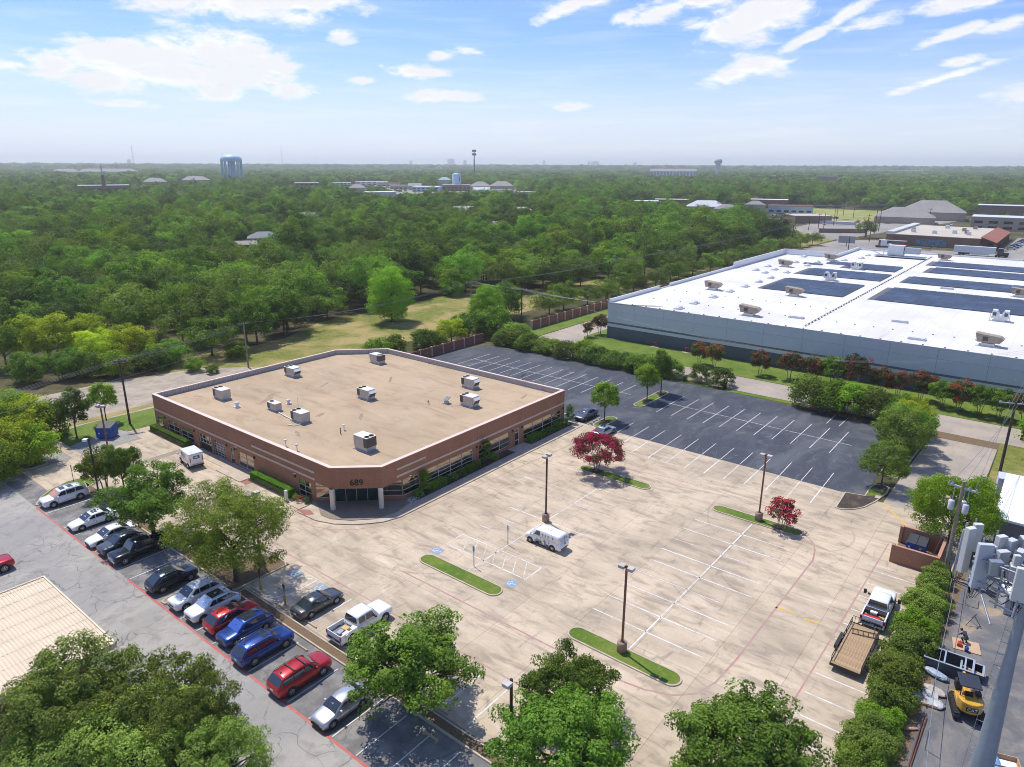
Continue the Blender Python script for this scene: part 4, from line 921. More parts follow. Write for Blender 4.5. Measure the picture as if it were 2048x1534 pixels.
def array(label, rects, group='solar arrays on the warehouse roof'):
    t = thing('solar_array', label, 'solar panels', (0, 0, WZ - .25), 0, group); mb = MB()
    for x0, x1, y0, y1 in rects:
        nx = int((x1 - x0) / 1.22); ny = int((y1 - y0) / 2.0)
        for i in range(nx):
            for j in range(ny):
                x = x0 + 1.22 * i; y = y0 + 2.0 * j
                mb.add([(x, y, .18), (x + 1.06, y, .34), (x + 1.06, y + 1.93, .34), (x, y + 1.93, .18), (x, y, .14), (x + 1.06, y, .28), (x + 1.06, y + 1.93, .28), (x, y + 1.93, .14)], [(0, 1, 2, 3), (0, 4, 5, 1), (1, 5, 6, 2), (2, 6, 7, 3), (3, 7, 4, 0)])
    o = mb.obj('panel', MSO, t); o['kind'] = 'stuff'
    MB().box(min(r[0] for r in rects), max(r[1] for r in rects) - .2, min(r[2] for r in rects[:1]), max(r[3] for r in rects[:1]), .02, .06).obj('racking', M('racking_dark', (.12, .12, .13), .7), t)
    return t
array('nearest solar array left of the centre pipe', [(184, 207, 43, 64.3)]); array('second solar array left of the centre pipe', [(216.8, 232.6, 41.5, 65.3)])
array('farthest stepped solar array left of the centre pipe', [(239, 246, 42.2, 58), (246, 252.3, 42.2, 65.3), (241, 244, 64, 71)]); array('largest solar array, nearest on the right half of the roof', [(185.1, 207.5, -40, 37.6)])
array('second solar array on the right half of the roof', [(218.5, 233, -30, 37)]); array('third solar array on the right half of the roof', [(244.5, 258, -40, 35.6)]); array('farthest solar array on the right half of the roof', [(263, 276, -40, 37.8)])

# ---------------------------------------------------------------- brick screen walls
def screen_wall(label, x0, x1, y, h, step, name='brick_wall'):
    t = thing(name, label, 'wall', (x0, y, 0)); n = int((x1 - x0) / step)
    pm = MB().box(0.19, step - .19, -.09, .09, 0, h); qm = MB().box(-.17, .17, -.2, .2, 0, h + .12)
    a = pm.obj('wall_panel', MBR2, t); b = qm.obj('pillar', M('pillar_concrete', (.48, .42, .36), .8, var=.2), t)
    for i in range(n):
        for src in ((a, b) if i else ()):
            c = src.copy(); COL.objects.link(c); c.parent = t; c.location = (i * step, 0, 0)
    return t
screen_wall('brick screen wall with pale pillars behind the black asphalt lot', 88.6, 120.5, 103.6, 2.0, 3.4)
screen_wall('long brick screen wall with pale pillars beside the warehouse drive', 136, 297, 102.4, 2.2, 3.6)

# ---------------------------------------------------------------- foliage
def m_leaf(name, dark, light, accent=None, acc=.0, trans=.36, ovar=.35):
    m, nt = newmat(name)
    at = nt.n('ShaderNodeAttribute', attribute_name='rnd'); oi = nt.n('ShaderNodeObjectInfo')
    r = nt.math('MULTIPLY_ADD', oi.outputs['Random'], ovar, nt.math('MULTIPLY', at.outputs['Fac'], 1 - ovar))
    g = nt.mix(nt.ramp(r, .12, .88), dark, light)
    if accent: g = nt.mix(nt.ramp(at.outputs['Fac'], 1 - acc, 1 - acc + .06), g, accent)
    h = nt.n('ShaderNodeHueSaturation', i_Color=g); nt.link(nt.math('MULTIPLY_ADD', oi.outputs['Random'], .035, .476), h.inputs['Hue'])
    nt.link(nt.math('MULTIPLY_ADD', nt.math('FRACT', nt.math('MULTIPLY', oi.outputs['Random'], 7.31)), .62, .72), h.inputs['Value'])
    c = h.outputs[0]
    d = nt.n('ShaderNodeBsdfPrincipled', i_Base_Color=c, i_Roughness=.65); d.inputs['Specular IOR Level'].default_value = .18
    t = nt.n('ShaderNodeBsdfTranslucent'); nt.link(nt.mix(1.0, c, (1.25, 1.5, .35), 'MULTIPLY'), t.inputs[0])
    mx = nt.n('ShaderNodeMixShader', i_0=trans); nt.link(d.outputs[0], mx.inputs[1]); nt.link(t.outputs[0], mx.inputs[2])
    nt.n('ShaderNodeOutputMaterial', i_0=mx.outputs[0]); return m
LF_OAK = m_leaf('leaf_live_oak', (.044, .082, .012), (.225, .300, .052))
LF_OAN = m_leaf('leaf_oak_near', (.070, .115, .020), (.320, .410, .085))
LF_MID = m_leaf('leaf_mid_green', (.042, .098, .010), (.240, .395, .042))
LF_SWT = m_leaf('leaf_pear', (.036, .078, .009), (.190, .305, .038), (.30, .25, .05), .05)
LF_ELM = m_leaf('leaf_elm', (.090, .150, .012), (.250, .350, .034), (.34, .30, .05), .06)
LF_BRT = m_leaf('leaf_bright', (.100, .190, .010), (.290, .450, .030), (.44, .50, .05), .08)
LF_YEL = m_leaf('leaf_yellow_green', (.190, .260, .010), (.540, .620, .030), (.60, .56, .05), .12)
LF_DRK = m_leaf('leaf_dark', (.028, .062, .011), (.125, .205, .032))
LF_HDG = m_leaf('leaf_hedge', (.070, .120, .014), (.250, .335, .055), (.30, .24, .06), .09)
LF_CLP = m_leaf('leaf_clipped', (.055, .145, .010), (.155, .320, .020), trans=.15)
LF_CRM = m_leaf('blossom_crimson', (.055, .075, .020), (.10, .13, .03), (.62, .030, .062), .60, ovar=.1)
LF_CRM2 = m_leaf('blossom_partly_crimson', (.040, .075, .018), (.115, .150, .035), (.46, .035, .045), .34, ovar=.1)
LF_RED = m_leaf('blossom_red_flowers', (.05, .09, .02), (.12, .15, .03), (.62, .06, .05), .5)
MBK_ = M('bark_brown', (.11, .08, .06), .9, var=.3, scale=4); MBK2 = M('bark_pale', (.26, .21, .16), .9, var=.25, scale=4)

def leaf_mesh(name, C_, N_, S_, mat, rnd=None, r_=rng, aspect=.6):
    n = len(C_); T = r_.normal(size=(n, 3)); T -= (T * N_).sum(1)[:, None] * N_; T /= np.linalg.norm(T, axis=1)[:, None] + 1e-9
    Bv = np.cross(N_, T); s = S_[:, None] * .5
    V = np.empty((n, 4, 3)); V[:, 0] = C_ + T * s; V[:, 1] = C_ + Bv * s * aspect + N_ * s * .25; V[:, 2] = C_ - T * s; V[:, 3] = C_ - Bv * s * aspect + N_ * s * .25
    me = bpy.data.meshes.new(name); me.vertices.add(4 * n); me.vertices.foreach_set('co', V.astype(np.float32).ravel())
    me.loops.add(4 * n); me.loops.foreach_set('vertex_index', np.arange(4 * n, dtype=np.int32)); me.polygons.add(n)
    me.polygons.foreach_set('loop_start', np.arange(0, 4 * n, 4, dtype=np.int32)); me.polygons.foreach_set('loop_total', np.full(n, 4, dtype=np.int32))
    a = me.attributes.new('rnd', 'FLOAT', 'FACE'); a.data.foreach_set('value', (r_.random(n) if rnd is None else rnd).astype(np.float32))
    me.materials.append(mat); me.update(); return me
def crown_pts(seed, R3, hc, nc, lpc, cr, leaf, cut=-.75, shell=.45, lump=.28, upb=.35, hollow=None):
    "clumps of leaves spread through an uneven ellipsoid; returns centres, normals, sizes, clump random"
    r = np.random.default_rng(seed); D = r.normal(size=(nc * 3, 3)); D /= np.linalg.norm(D, axis=1)[:, None]
    D = D[D[:, 2] > cut][:nc]; n = len(D)
    ph = r.random(6) * 6.28
    lumpf = 1 + lump * (np.sin(D[:, 0] * 3.1 + ph[0]) * np.sin(D[:, 1] * 3.3 + ph[1]) + .6 * np.sin(D[:, 2] * 5 + ph[2] + D[:, 0] * 4) + .5 * (r.random(n) - .5))
    rad = (shell + (1 - shell) * r.random(n) ** .45) * lumpf
    rad = np.minimum(rad / (1 + lump * .35), 1.02)
    P = D * rad[:, None] * np.array(R3) + np.array([0, 0, hc])
    crr = cr * (.65 + .7 * r.random(n))
    d2 = r.normal(size=(n, lpc, 3)); d2[:, :, 2] += .35; d2 /= np.linalg.norm(d2, axis=2)[:, :, None]
    rr = (.45 + .55 * r.random((n, lpc)) ** .5)[:, :, None]
    C_ = P[:, None, :] + d2 * rr * crr[:, None, None] * np.array([1, 1, .72])
    N_ = d2 * .7 + D[:, None, :] * .45 + np.array([0, 0, upb]) + r.normal(size=(n, lpc, 3)) * .55
    N_ /= np.linalg.norm(N_, axis=2)[:, :, None]
    S_ = leaf * (.7 + .6 * r.random((n, lpc)))
    cl = np.repeat(r.random(n), lpc)
    rnd = np.clip(.5 * cl + .5 * r.random(n * lpc), 0, 1)
    return C_.reshape(-1, 3), N_.reshape(-1, 3), S_.ravel(), rnd, P, r
TREES = {}
def tree_mesh(key, mat, R3=(5, 5, 4), hc=6, nc=60, lpc=80, cr=1.3, leaf=.45, seed=1, trunk=.28, bark=None, stems=1, **kw):
    C_, N_, S_, rnd, P, r = crown_pts(seed, R3, hc, nc, lpc, cr, leaf, **kw)
    cm = leaf_mesh('crown_' + key, C_, N_, S_, mat, rnd, r)
    mb = MB(); top = hc - R3[2] * .35
    sel = P[np.argsort(-np.linalg.norm(P - np.array([0, 0, hc]), axis=1))][: (10 if leaf > .3 else 22)]
    roots = [(math.cos(2 * PI * k / max(1, stems)) * .25 * (stems > 1), math.sin(2 * PI * k / max(1, stems)) * .25 * (stems > 1)) for k in range(stems)]
    for sx, sy in roots:
        mb.tube([(sx, sy, -.05), (sx * 1.5, sy * 1.5, top * .45), (sx * 3 + .1, sy * 3, top)], [trunk / stems ** .5, trunk * .8 / stems ** .5, trunk * .6 / stems ** .5], 7, cap=False)
    for i, p in enumerate(sel):
        sx, sy = roots[i % len(roots)]
        a = Vector((sx * 2.5 + .08, sy * 2.5, top * (.6 + .4 * (i % 3) / 2))); b = Vector(p); mdl = a.lerp(b, .5) + Vector((0, 0, .25 * (b - a).length * .4))
        mb.tube([a, mdl, b], [trunk * .38 / stems ** .3, trunk * .22, trunk * .06], 5, cap=False)
    tm = bpy.data.meshes.new('trunk_' + key); tm.from_pydata(mb.v, [], mb.f); tm.polygons.foreach_set('use_smooth', [True] * len(mb.f)); tm.materials.append(bark or MBK_)
    TREES[key] = (cm, tm); return cm, tm
def put_tree(key, x, y, label, sc_=(1, 1, 1), rz=0.0, name='tree', cat='tree', group=None, z=0.0):
    cm, tm = TREES[key]; t = thing(name, label, cat, (x, y, z), rz, group); t.scale = sc_ if hasattr(sc_, '__len__') else (sc_,) * 3
    for nm, me in (('crown', cm), ('trunk', tm)):
        if me is None: continue
        o = bpy.data.objects.new(nm, me); COL.objects.link(o); o.parent = t
    return t
# forest kinds (medium detail) ------------------------------------------------
FK = []
for i, (mt_, R3, hc, nc, cr) in enumerate([(LF_MID, (5.2, 4.8, 4.4), 5.8, 62, 1.35), (LF_OAK, (6.2, 5.6, 3.6), 5.6, 70, 1.5), (LF_DRK, (4.6, 4.8, 4.6), 5.4, 58, 1.3), (LF_MID, (4.4, 4.6, 5.2), 6.4, 58, 1.2), (LF_OAK, (5.4, 5.8, 3.9), 5.9, 64, 1.4), (LF_ELM, (5.0, 4.6, 4.0), 6.0, 60, 1.3), (LF_BRT, (4.0, 4.2, 4.0), 4.8, 52, 1.2), (LF_DRK, (5.6, 5.2, 4.0), 6.0, 64, 1.4)]):
    tree_mesh('forest%d' % i, mt_, R3, hc, nc, 95, cr, .38, seed=20 + i, trunk=.24); FK.append('forest%d' % i)
# near trees -------------------------------------------------------------------
tree_mesh('pear_a', LF_SWT, (4.3, 4.6, 2.9), 4.6, 230, 100, .62, .22, seed=41, trunk=.22, shell=.30, lump=.34)
tree_mesh('pear_b', LF_SWT, (4.9, 4.6, 3.3), 4.9, 260, 100, .62, .22, seed=42, trunk=.24, shell=.25, lump=.38)
tree_mesh('pear_c', LF_SWT, (4.8, 4.5, 3.4), 4.6, 290, 110, .62, .21, seed=43, trunk=.24, shell=.3, lump=.3)
tree_mesh('elm_a', LF_ELM, (5.6, 5.5, 4.1), 5.6, 330, 140, .75, .16, seed=44, trunk=.26, shell=.35, lump=.30, upb=.7)
tree_mesh('oak_a', LF_OAN, (4.6, 4.4, 3.6), 5.6, 300, 120, .62, .18, seed=45, trunk=.26, shell=.5, lump=.34)
tree_mesh('oak_b', LF_OAN, (4.2, 4.8, 3.4), 5.2, 290, 120, .62, .18, seed=46, trunk=.26, shell=.5, lump=.36)
tree_mesh('chinaberry', LF_BRT, (5.6, 5.4, 4.2), 5.0, 290, 150, .95, .22, seed=47, trunk=.2, shell=.5, lump=.22, upb=.1)
tree_mesh('small_a', LF_SWT, (2.0, 2.0, 2.6), 4.4, 90, 90, .55, .20, seed=48, trunk=.11, lump=.2)
tree_mesh('small_b', LF_BRT, (2.2, 2.1, 2.2), 4.2, 90, 90, .55, .20, seed=49, trunk=.11, lump=.2)
tree_mesh('round_oak', LF_OAK, (2.7, 2.7, 2.3), 3.6, 130, 100, .55, .17, seed=50, trunk=.13, lump=.12, shell=.6)
tree_mesh('smallmulti', LF_ELM, (3.0, 3.0, 2.0), 3.6, 110, 110, .6, .19, seed=51, trunk=.14, stems=3, lump=.3, shell=.3)
tree_mesh('crape_big', LF_CRM, (3.7, 3.5, 1.7), 3.0, 130, 130, .55, .17, seed=52, trunk=.16, stems=4, lump=.12, cut=-.35, shell=.5, bark=MBK2)
tree_mesh('crape_small', LF_CRM, (2.0, 1.9, 1.4), 2.0, 55, 90, .38, .15, seed=53, trunk=.10, stems=4, lump=.35, shell=.3, bark=MBK2)
tree_mesh('crape_row', LF_CRM2, (2.0, 2.0, 1.7), 3.1, 60, 70, .55, .24, seed=54, trunk=.10, stems=3, bark=MBK2, lump=.2)
tree_mesh('crape_row2', LF_CRM2, (2.6, 2.4, 2.0), 3.5, 70, 70, .6, .25, seed=55, trunk=.11, stems=3, bark=MBK2, lump=.25)
tree_mesh('green_row', LF_MID, (2.5, 2.5, 1.8), 3.3, 70, 70, .6, .25, seed=56, trunk=.11, stems=3, bark=MBK2, lump=.25)
tree_mesh('cotton', LF_BRT, (6.6, 6.0, 7.0), 7.3, 300, 110, 1.2, .30, seed=57, trunk=.35, lump=.2, cut=-.95, shell=.55)
tree_mesh('yellow', LF_YEL, (4.6, 4.4, 3.4), 4.4, 110, 100, 1.0, .30, seed=58, trunk=.2, lump=.28)
tree_mesh('bushy', LF_BRT, (3.4, 3.2, 2.6), 2.6, 80, 90, .9, .28, seed=59, trunk=.16, lump=.25, cut=-.95)
tree_mesh('bushy_d', LF_MID, (3.6, 3.4, 2.8), 2.8, 90, 90, .9, .28, seed=60, trunk=.16, lump=.25, cut=-.95)
tree_mesh('dead', LF_ELM, (1.0, 1.0, 1.6), 3.5, 20, 8, .5, .1, seed=61, trunk=.12, bark=MBK2)
put = put_tree
put('pear_b', 28.9, 73.3, 'broad bright green tree shading the black pickup and its neighbours', (1.0, 1.0, .98), .4)
put('smallmulti', *(30.33, 88.85), 'small olive-green multi-stem tree beside the dark lamp post at the left bed', (1.0, 1.0, 1.05), .9)
put('pear_a', *(31.77, 87.07), 'small bright green tree between the lamp post and the mail truck', (.55, .55, .85), 2.0)
put('elm_a', 29.9, 58.4, 'wide light olive tree over the bed beside the dark blue crossover', (1.0, 1.05, 1.06), 1.1)
put('pear_b', 28.9, 32.6, 'leafy green tree overhanging the white pickup and the silver hatchback', (1.08, 1.08, .86), 2.6)
put('pear_a', *(35.52, 22.98), 'sparser green tree with bare twigs on top, behind the front median tree', (.76, .76, .72), 1.0)
put('pear_c', *(29.71, 19.68), 'large dense green tree at the bottom centre of the median', (.98, .98, .90), 3.4)
put('pear_c', *(37.52, 10.70), 'large dense green tree alone at the bottom, right of centre', (1.03, 1.03, .86), .3)
put('oak_a', 11.2, 46.0, 'fine-leaved dark tree overlapping the ribbed canopy roof', (.95, .95, 1.0), .2)
put('oak_b', 14.6, 42.2, 'fine-leaved dark tree beside the canopy roof corner', (.8, .85, .98), 1.4)
put('oak_a', 15.3, 37.6, 'fine-leaved dark tree nearest the drive lane at the lower left', (.66, .70, .92), 2.9)
put('oak_b', 12.6, 39.0, 'fine-leaved dark tree in the middle of the lower left cluster', (.95, .95, .9), 4.0)
put('oak_a', 14.6, 34.4, 'fine-leaved dark tree at the bottom edge of the lower left cluster', (.72, .72, .85), 5.0)
put('oak_b', 10.0, 42.6, 'fine-leaved dark tree at the far left of the lower left cluster', (.9, .9, .85), 5.4)
put('chinaberry', 82.3, 5.0, 'big feathery yellow-green tree beside the brick dumpster enclosure', (.74, .74, .90), .7)
put('round_oak', 93.0, 13.9, 'round clipped dark tree at the tip of the gravel bed', (1, 1, 1), .2, z=.1)
put('round_oak', 104.0, 14.0, 'bushy green tree second along the drive strip', (1.35, 1.35, 1.25), 1.2)
put('bushy_d', 109.5, 14.2, 'tall green tree third along the drive strip', (1.0, .95, 1.15), 2.2)
put('yellow', 115.5, 14.6, 'yellow-green tree at the far end of the drive strip', (.62, .62, .75), 3.2)
put('small_b', 91.2, 53.9, 'young round-headed tree on the small island by the silver coupe', (1.05, 1.05, 1.0), .5, z=.1)
put('small_b', 104.8, 53.6, 'light green young tree, nearer one on the black lot island', (1.0, 1.0, 1.0), 1.5, z=.1)
put('small_a', 110.0, 53.6, 'darker and taller young tree, farther one on the black lot island', (1.05, 1.05, 1.12), 2.5, z=.1)
put('small_a', 35.4, 111.2, 'young upright tree over a mulch ring on the left lawn', (1.2, 1.2, 1.08), .1, z=.06)
put('small_b', 41.1, 114.9, 'young tree behind the blue dumpster on the left lawn', (.95, .95, 1.0), 1.1, z=.06)
put('crape_big', 74.2, 44.7, 'wide crimson-flowering crape myrtle in the parking lot island', (1.02, 1.02, 1.05), .5, name='crape_myrtle', z=.1)
put('crape_small', 74.2, 20.3, 'small crimson crape myrtle beside the right-hand lamp post', (1.0, 1.0, 1.15), 1.5, name='crape_myrtle', z=.1)
put('cotton', 120.2, 136.0, 'tall bright green cottonwood-like tree standing alone in front of the woods', (1.0, 1.0, 1.0), .4)
put('bushy', 158, 150, 'low bright yellow-green tree on the dry field edge', (1.3, 1.3, 1.0), .4)
put('bushy', 172, 160, 'bright green tree behind the low yellow-green one', (1.3, 1.3, 1.2), 1.4)
for i, (x, y) in enumerate([(72.75, 139.86), (64.31, 140.28), (84.17, 140.98), (75.43, 134.04), (94.79, 145.02), (59.02, 138.71), (111.57, 151.65), (64.62, 131.86)]):
    k = ['forest0', 'bushy_d', 'forest3', 'bushy', 'forest2', 'bushy_d', 'forest0', 'bushy_d'][i]; s = [1.0, 1.0, 1.05, .8, 1.0, .9, 1.0, .55][i]
    put(k, x, y, ['rounded mid-green tree standing forward of the woods, behind the alley', 'leafy bush at the end of the alley thicket', 'tall leafy tree forward of the woods, above the pale pole', 'bright low bush at the foot of the woods', 'dark tree at the wood corner over the dry grass', 'dark bush over the shaded alley bank', 'mid-green tree at the wood edge left of the lone bright tree', 'low dark bush on the alley bank'][i], (s * 1.1, s * 1.1, s * .85), i * 1.1)
# by the brick wall
for x, y, k, s, lab in [(92, 109, 'bushy', .95, 'first bright shrub-like tree behind the tan roof, leftmost'), (97.5, 109.5, 'bushy', .9, 'second bright shrub-like tree behind the tan roof'), (104, 107.6, 'bushy_d', .9, 'dark green bush just behind the brick wall'), (108, 107, 'bushy', .6, 'low bright bush at the brick wall'), (113, 108.0, 'yellow', .75, 'green and yellowing tree behind the brick wall'), (119, 108.2, 'bushy_d', 1.1, 'thick green tree at the end of the brick wall'), (125, 106.0, 'bushy_d', 1.25, 'grey-green tree between the two power poles'), (129, 111, 'cotton', .78, 'tall light green tree between the two power poles'), (139.5, 113.5, 'forest2', 1.05, 'broad dark tree right of the second power pole'), (145, 118, 'forest7', .95, 'broad dark tree behind the other dark one')]:
    put(k, x, y, lab, (s, s, s), x)
for i, x in enumerate([152, 161, 170.5, 179, 190, 200, 211, 222, 233, 243, 254, 266, 278, 289, 300, 312, 323, 335, 346, 357, 369, 381]):
    k = ['forest1', 'forest0', 'forest4'][i % 3]; s = .86 + .12 * math.sin(i * 2.1)
    put(k, x, 108.5 + math.sin(i * 1.7) * 1.5, 'round tree of the row along the long brick wall, %s from the pole' % ['', 'second', 'third', 'fourth', 'fifth', 'sixth', 'seventh', 'eighth', 'ninth', 'tenth', 'eleventh', 'twelfth', 'thirteenth', 'fourteenth', 'fifteenth', 'sixteenth', 'seventeenth', 'eighteenth', 'nineteenth', 'twentieth', 'twenty-first', ''][i] if i not in (0, 21) else ('first round tree of the row behind the wall, nearest the pole' if i == 0 else 'last round tree of the row, by the road junction'), (s * .95, s, s * .85), i * 1.3, group='trees along the long brick wall')
put('forest1', 303, 100, 'round tree standing in front of the row, by the stepped warehouse corner', (.75, .75, .65), 1)
put('forest4', 442, 96, 'round tree beside the far brick store', (1.15, 1.15, 1.1), 1)
# left masses
for i, (px, py) in enumerate([(31.38, 125.70), (30.22, 115.60), (32.75, 114.82), (26.06, 107.10), (28.50, 105.51), (25.79, 116.25), (22.18, 101.48)]):
    put(['bushy', 'yellow', 'bushy', 'yellow', 'bushy', 'forest5', 'bushy'][i], px, py, ['grey-green tree at the left edge, by the alley', 'yellowish tree in the thicket at the left edge', 'yellowish-green tree nearest the mulch ring lawn', 'yellowish tree at the left edge above the shaded kerb', 'leafy green tree above the shaded grass corner', 'tree partly out of frame on the left', 'low tree partly out of frame on the left'][i], (.95, .95, .85 if i in (1, 3, 5) else 1.05), i)
for i, (x, y, k, s, lab) in enumerate([(*(48.52, 159.27), 'yellow', 1.35, 'brightest yellow-green tree at the left, behind the alley'), (*(56.58, 161.39), 'yellow', 1.1, 'second yellow-green tree behind the alley'), (*(54.38, 150.60), 'yellow', .95, 'green shrubby tree between the yellow ones'), (*(59.38, 146.04), 'yellow', 1.05, 'third yellow-green tree, right end of the thicket'), (*(47.41, 145.91), 'bushy_d', .95, 'green thicket tree above the alley shade'), (*(41.40, 148.07), 'bushy_d', 1.0, 'green thicket tree at the left over the alley'), (*(53.57, 139.99), 'bushy', .95, 'mixed green bush right above the power pole'), (*(41.59, 161.43), 'forest5', .9, 'grey-green tree at the far left behind the alley'), (*(61.16, 140.52), 'bushy', .9, 'low bush at the right end of the alley thicket'), (*(50.00, 142.74), 'bushy_d', .9, 'dark bush low on the alley bank')]):
    put(k, x, y, lab, (s, s, s), i * 1.7)
put('bushy_d', 65.9, 127.5, 'single low bush in the alley behind the tan roof', (.35, .35, .3), 0, name='bush', cat='bush')
# crape myrtle row in front of the warehouse
for x, y, k, s, lab in [(132.5, 56.5, 'crape_row', .95, 'left of the leftmost pair of dark red crape myrtles'), (131.8, 53.0, 'crape_row', 1.0, 'right of the leftmost pair of dark red crape myrtles'), (132.5, 44.0, 'crape_row', 1.0, 'lone red crape myrtle in the warehouse lawn'), (133.0, 38.4, 'crape_row2', 1.0, 'large red crape myrtle left of the pole'), (134.0, 34.6, 'crape_row2', .95, 'second red crape myrtle left of the pole'), (134.5, 31.0, 'green_row', 1.1, 'green tree without blossom left of the pole'), (134.0, 27.0, 'crape_row2', 1.2, 'tall pinkish crape myrtle behind the pole'), (134.5, 22.9, 'crape_row', 1.0, 'small red crape myrtle right of the pole'), (135.0, 20.2, 'crape_row', .95, 'second small red crape myrtle right of the pole'), (135.4, 16.6, 'crape_row', 1.05, 'red crape myrtle above the yellow-green hedge end'), (133.6, 13.1, 'green_row', .9, 'green crape myrtle before the drive bend'), (133.0, 10.6, 'crape_row', 1.1, 'red-topped crape myrtle at the drive bend'), (132.8, 7.6, 'green_row', 1.0, 'first dark green crape myrtle at the right'), (132.5, 4.9, 'green_row', .95, 'second dark green crape myrtle at the right'), (132.4, 1.6, 'crape_row', 1.05, 'crape myrtle with scarlet tip near the right edge'), (132.2, -2.0, 'crape_row', .95, 'last crape myrtle at the right edge'), (138, 87.1, 'crape_row', .75, 'small brownish crape myrtle on the drive bend'), (141.9, 86.2, 'crape_row2', .9, 'larger brownish crape myrtle beside the warehouse corner')]:
    put(k, x, y, lab, (s, s, s), x + y, name='crape_myrtle', z=.05)
for x, y, s, k in ((126.5, -6, 1.3, 'bushy_d'), (122, -3.5, 1.2, 'bushy_d'), (117, -2, 1.0, 'bushy_d')):
    put(k, x, y, {-6: 'dark green tree at the right edge beyond the drive', -3.5: 'dark spreading tree beside the tall pole at the right edge', -2: 'low leafy tree overhanging the dry verge at the right edge'}[y], (s, s, s * 1.1), x)

# shrubs and hedges -------------------------------------------------------------
SH = {}
def shrub_mesh(key, mat, R3, nc, lpc, cr, leaf, seed, box=False, cut=-.2, lump=.14):
    r = np.random.default_rng(seed)
    if box:
        n = nc * lpc; q = r.random((n, 3)) * 2 - 1; ax = r.choice(3, n, p=[.28, .28, .44]); sg = np.where(r.random(n) < .5, -1, 1); sg[ax == 2] = 1
        q[np.arange(n), ax] = sg * (1 - .10 * r.random(n) ** 2)
        Nn = np.zeros((n, 3)); Nn[np.arange(n), ax] = sg; Nn += r.normal(size=(n, 3)) * .45; Nn /= np.linalg.norm(Nn, axis=1)[:, None]
        Cc = q * np.array(R3) * (1 + .05 * np.sin(q[:, :1] * 9 + 1)); Cc[:, 2] += R3[2]
        SH[key] = leaf_mesh('foliage_' + key, Cc, Nn, leaf * (.7 + .6 * r.random(n)), mat, r_=r)
    else:
        Cc, Nn, Ss, rnd, P, r = crown_pts(seed, R3, R3[2] * .55, nc, lpc, cr, leaf, cut=cut, shell=.7, lump=lump)
        Cc[:, 2] = np.maximum(Cc[:, 2], .05); SH[key] = leaf_mesh('foliage_' + key, Cc, Nn, Ss, mat, rnd, r)
def put_shrub(key, x, y, label, s=(1, 1, 1), rz=0.0, name='shrub', cat='shrub', group=None, z=0.05):
    o = bpy.data.objects.new(name, SH[key]); COL.objects.link(o); o.location = (x, y, z); o.rotation_euler = (0, 0, rz); o.scale = s
    return tag(o, label, cat, group)
shrub_mesh('wild', LF_HDG, (2.6, 2.6, 2.4), 110, 60, .75, .26, 71); shrub_mesh('wild2', LF_BRT, (2.4, 2.6, 2.7), 100, 60, .8, .26, 72); shrub_mesh('wild3', LF_MID, (2.6, 2.6, 2.4), 110, 60, .75, .26, 73)
shrub_mesh('pit', LF_HDG, (2.3, 2.0, 1.8), 190, 80, .46, .17, 74, cut=-.6, lump=.42); shrub_mesh('pit2', LF_BRT, (2.2, 2.1, 1.6), 170, 80, .46, .17, 75, cut=-.6, lump=.5); shrub_mesh('pit3', LF_HDG, (2.6, 1.8, 1.6), 190, 80, .5, .17, 85, cut=-.6, lump=.5); shrub_mesh('ball', LF_CLP, (.6, .6, .55), 30, 60, .18, .07, 76); shrub_mesh('greyball', LF_OAK, (1, 1, 1), 60, 60, .25, .12, 77)
shrub_mesh('cone', LF_CLP, (.75, .75, 2.0), 70, 80, .22, .09, 78, cut=-.5); shrub_mesh('box', LF_CLP, (1.4, .55, .5), 60, 90, .1, .08, 79, box=True); shrub_mesh('longbox', LF_CLP, (5.0, .5, .45), 120, 110, .1, .09, 80, box=True)
shrub_mesh('red', LF_RED, (.55, .55, .45), 30, 50, .16, .07, 81); shrub_mesh('dkbox', LF_DRK, (4.2, .8, .6), 90, 90, .1, .11, 82, box=True)
kinds = ['wild3', 'wild', 'wild3', 'wild', 'wild2', 'wild', 'wild2', 'wild3', 'wild3', 'wild3', 'wild3', 'wild']
yy = [98.5, 95, 91.5, 88, 84.4, 81, 77.2, 73.6, 70.2, 66.6, 63.4, 60.2, 57.4]
for i, y in enumerate(yy):
    k = kinds[i % 12]; x = 120.4 + .5 * math.sin(i * 2.3)
    put_shrub(k, x, y, '%s shrub of the tall hedge behind the black lot, %s from the brick wall' % (['leafy green', 'pale yellow-green'][k == 'wild2'], ['second', 'third', 'fourth', 'fifth', 'sixth', 'seventh', 'eighth', 'ninth', 'tenth', 'eleventh', 'twelfth', 'thirteenth', 'fourteenth'][i]), (1.05, 1.05, .85 + .12 * math.sin(i * 1.3)), i * 1.1, group='tall hedge shrubs behind the black lot')
put_shrub('wild', 123.5, 97.5, 'first shrub of the tall hedge, by the brick wall corner', (1.2, 1.3, 1.2), 1)
put_shrub('greyball', 121.6, 51.4, 'round grey-green shrub, left of the pair beside the gap in the hedge', (1.7, 1.8, 2.1)); put_shrub('greyball', 121.3, 47.0, 'round grey-green shrub, right of the pair beside the gap in the hedge', (2.1, 2.3, 2.2), 1)
put_shrub('dkbox', 119.7, 49.6, 'low clipped dark hedge under the two round shrubs', (1.0, 1.0, .9), PI / 2, name='hedge', cat='hedge')
for i, (y, k, s) in enumerate([(30.6, 'wild', 1.25), (27.3, 'wild3', 1.2), (24.0, 'wild2', 1.15), (20.6, 'wild', 1.2), (17.2, 'wild3', 1.1)]):
    put_shrub(k, 119.6, y, ['big green shrub at the left end of the hedge by the slim pole', 'thinning brownish shrub right at the slim pole', 'bright shrub right of the slim pole', 'large olive shrub in the middle of the hedge by the slim pole', 'olive shrub at the right end of the hedge by the slim pole'][i], (s, s * 1.05, s * 1.12), i * 2.1)
hy = 4.75
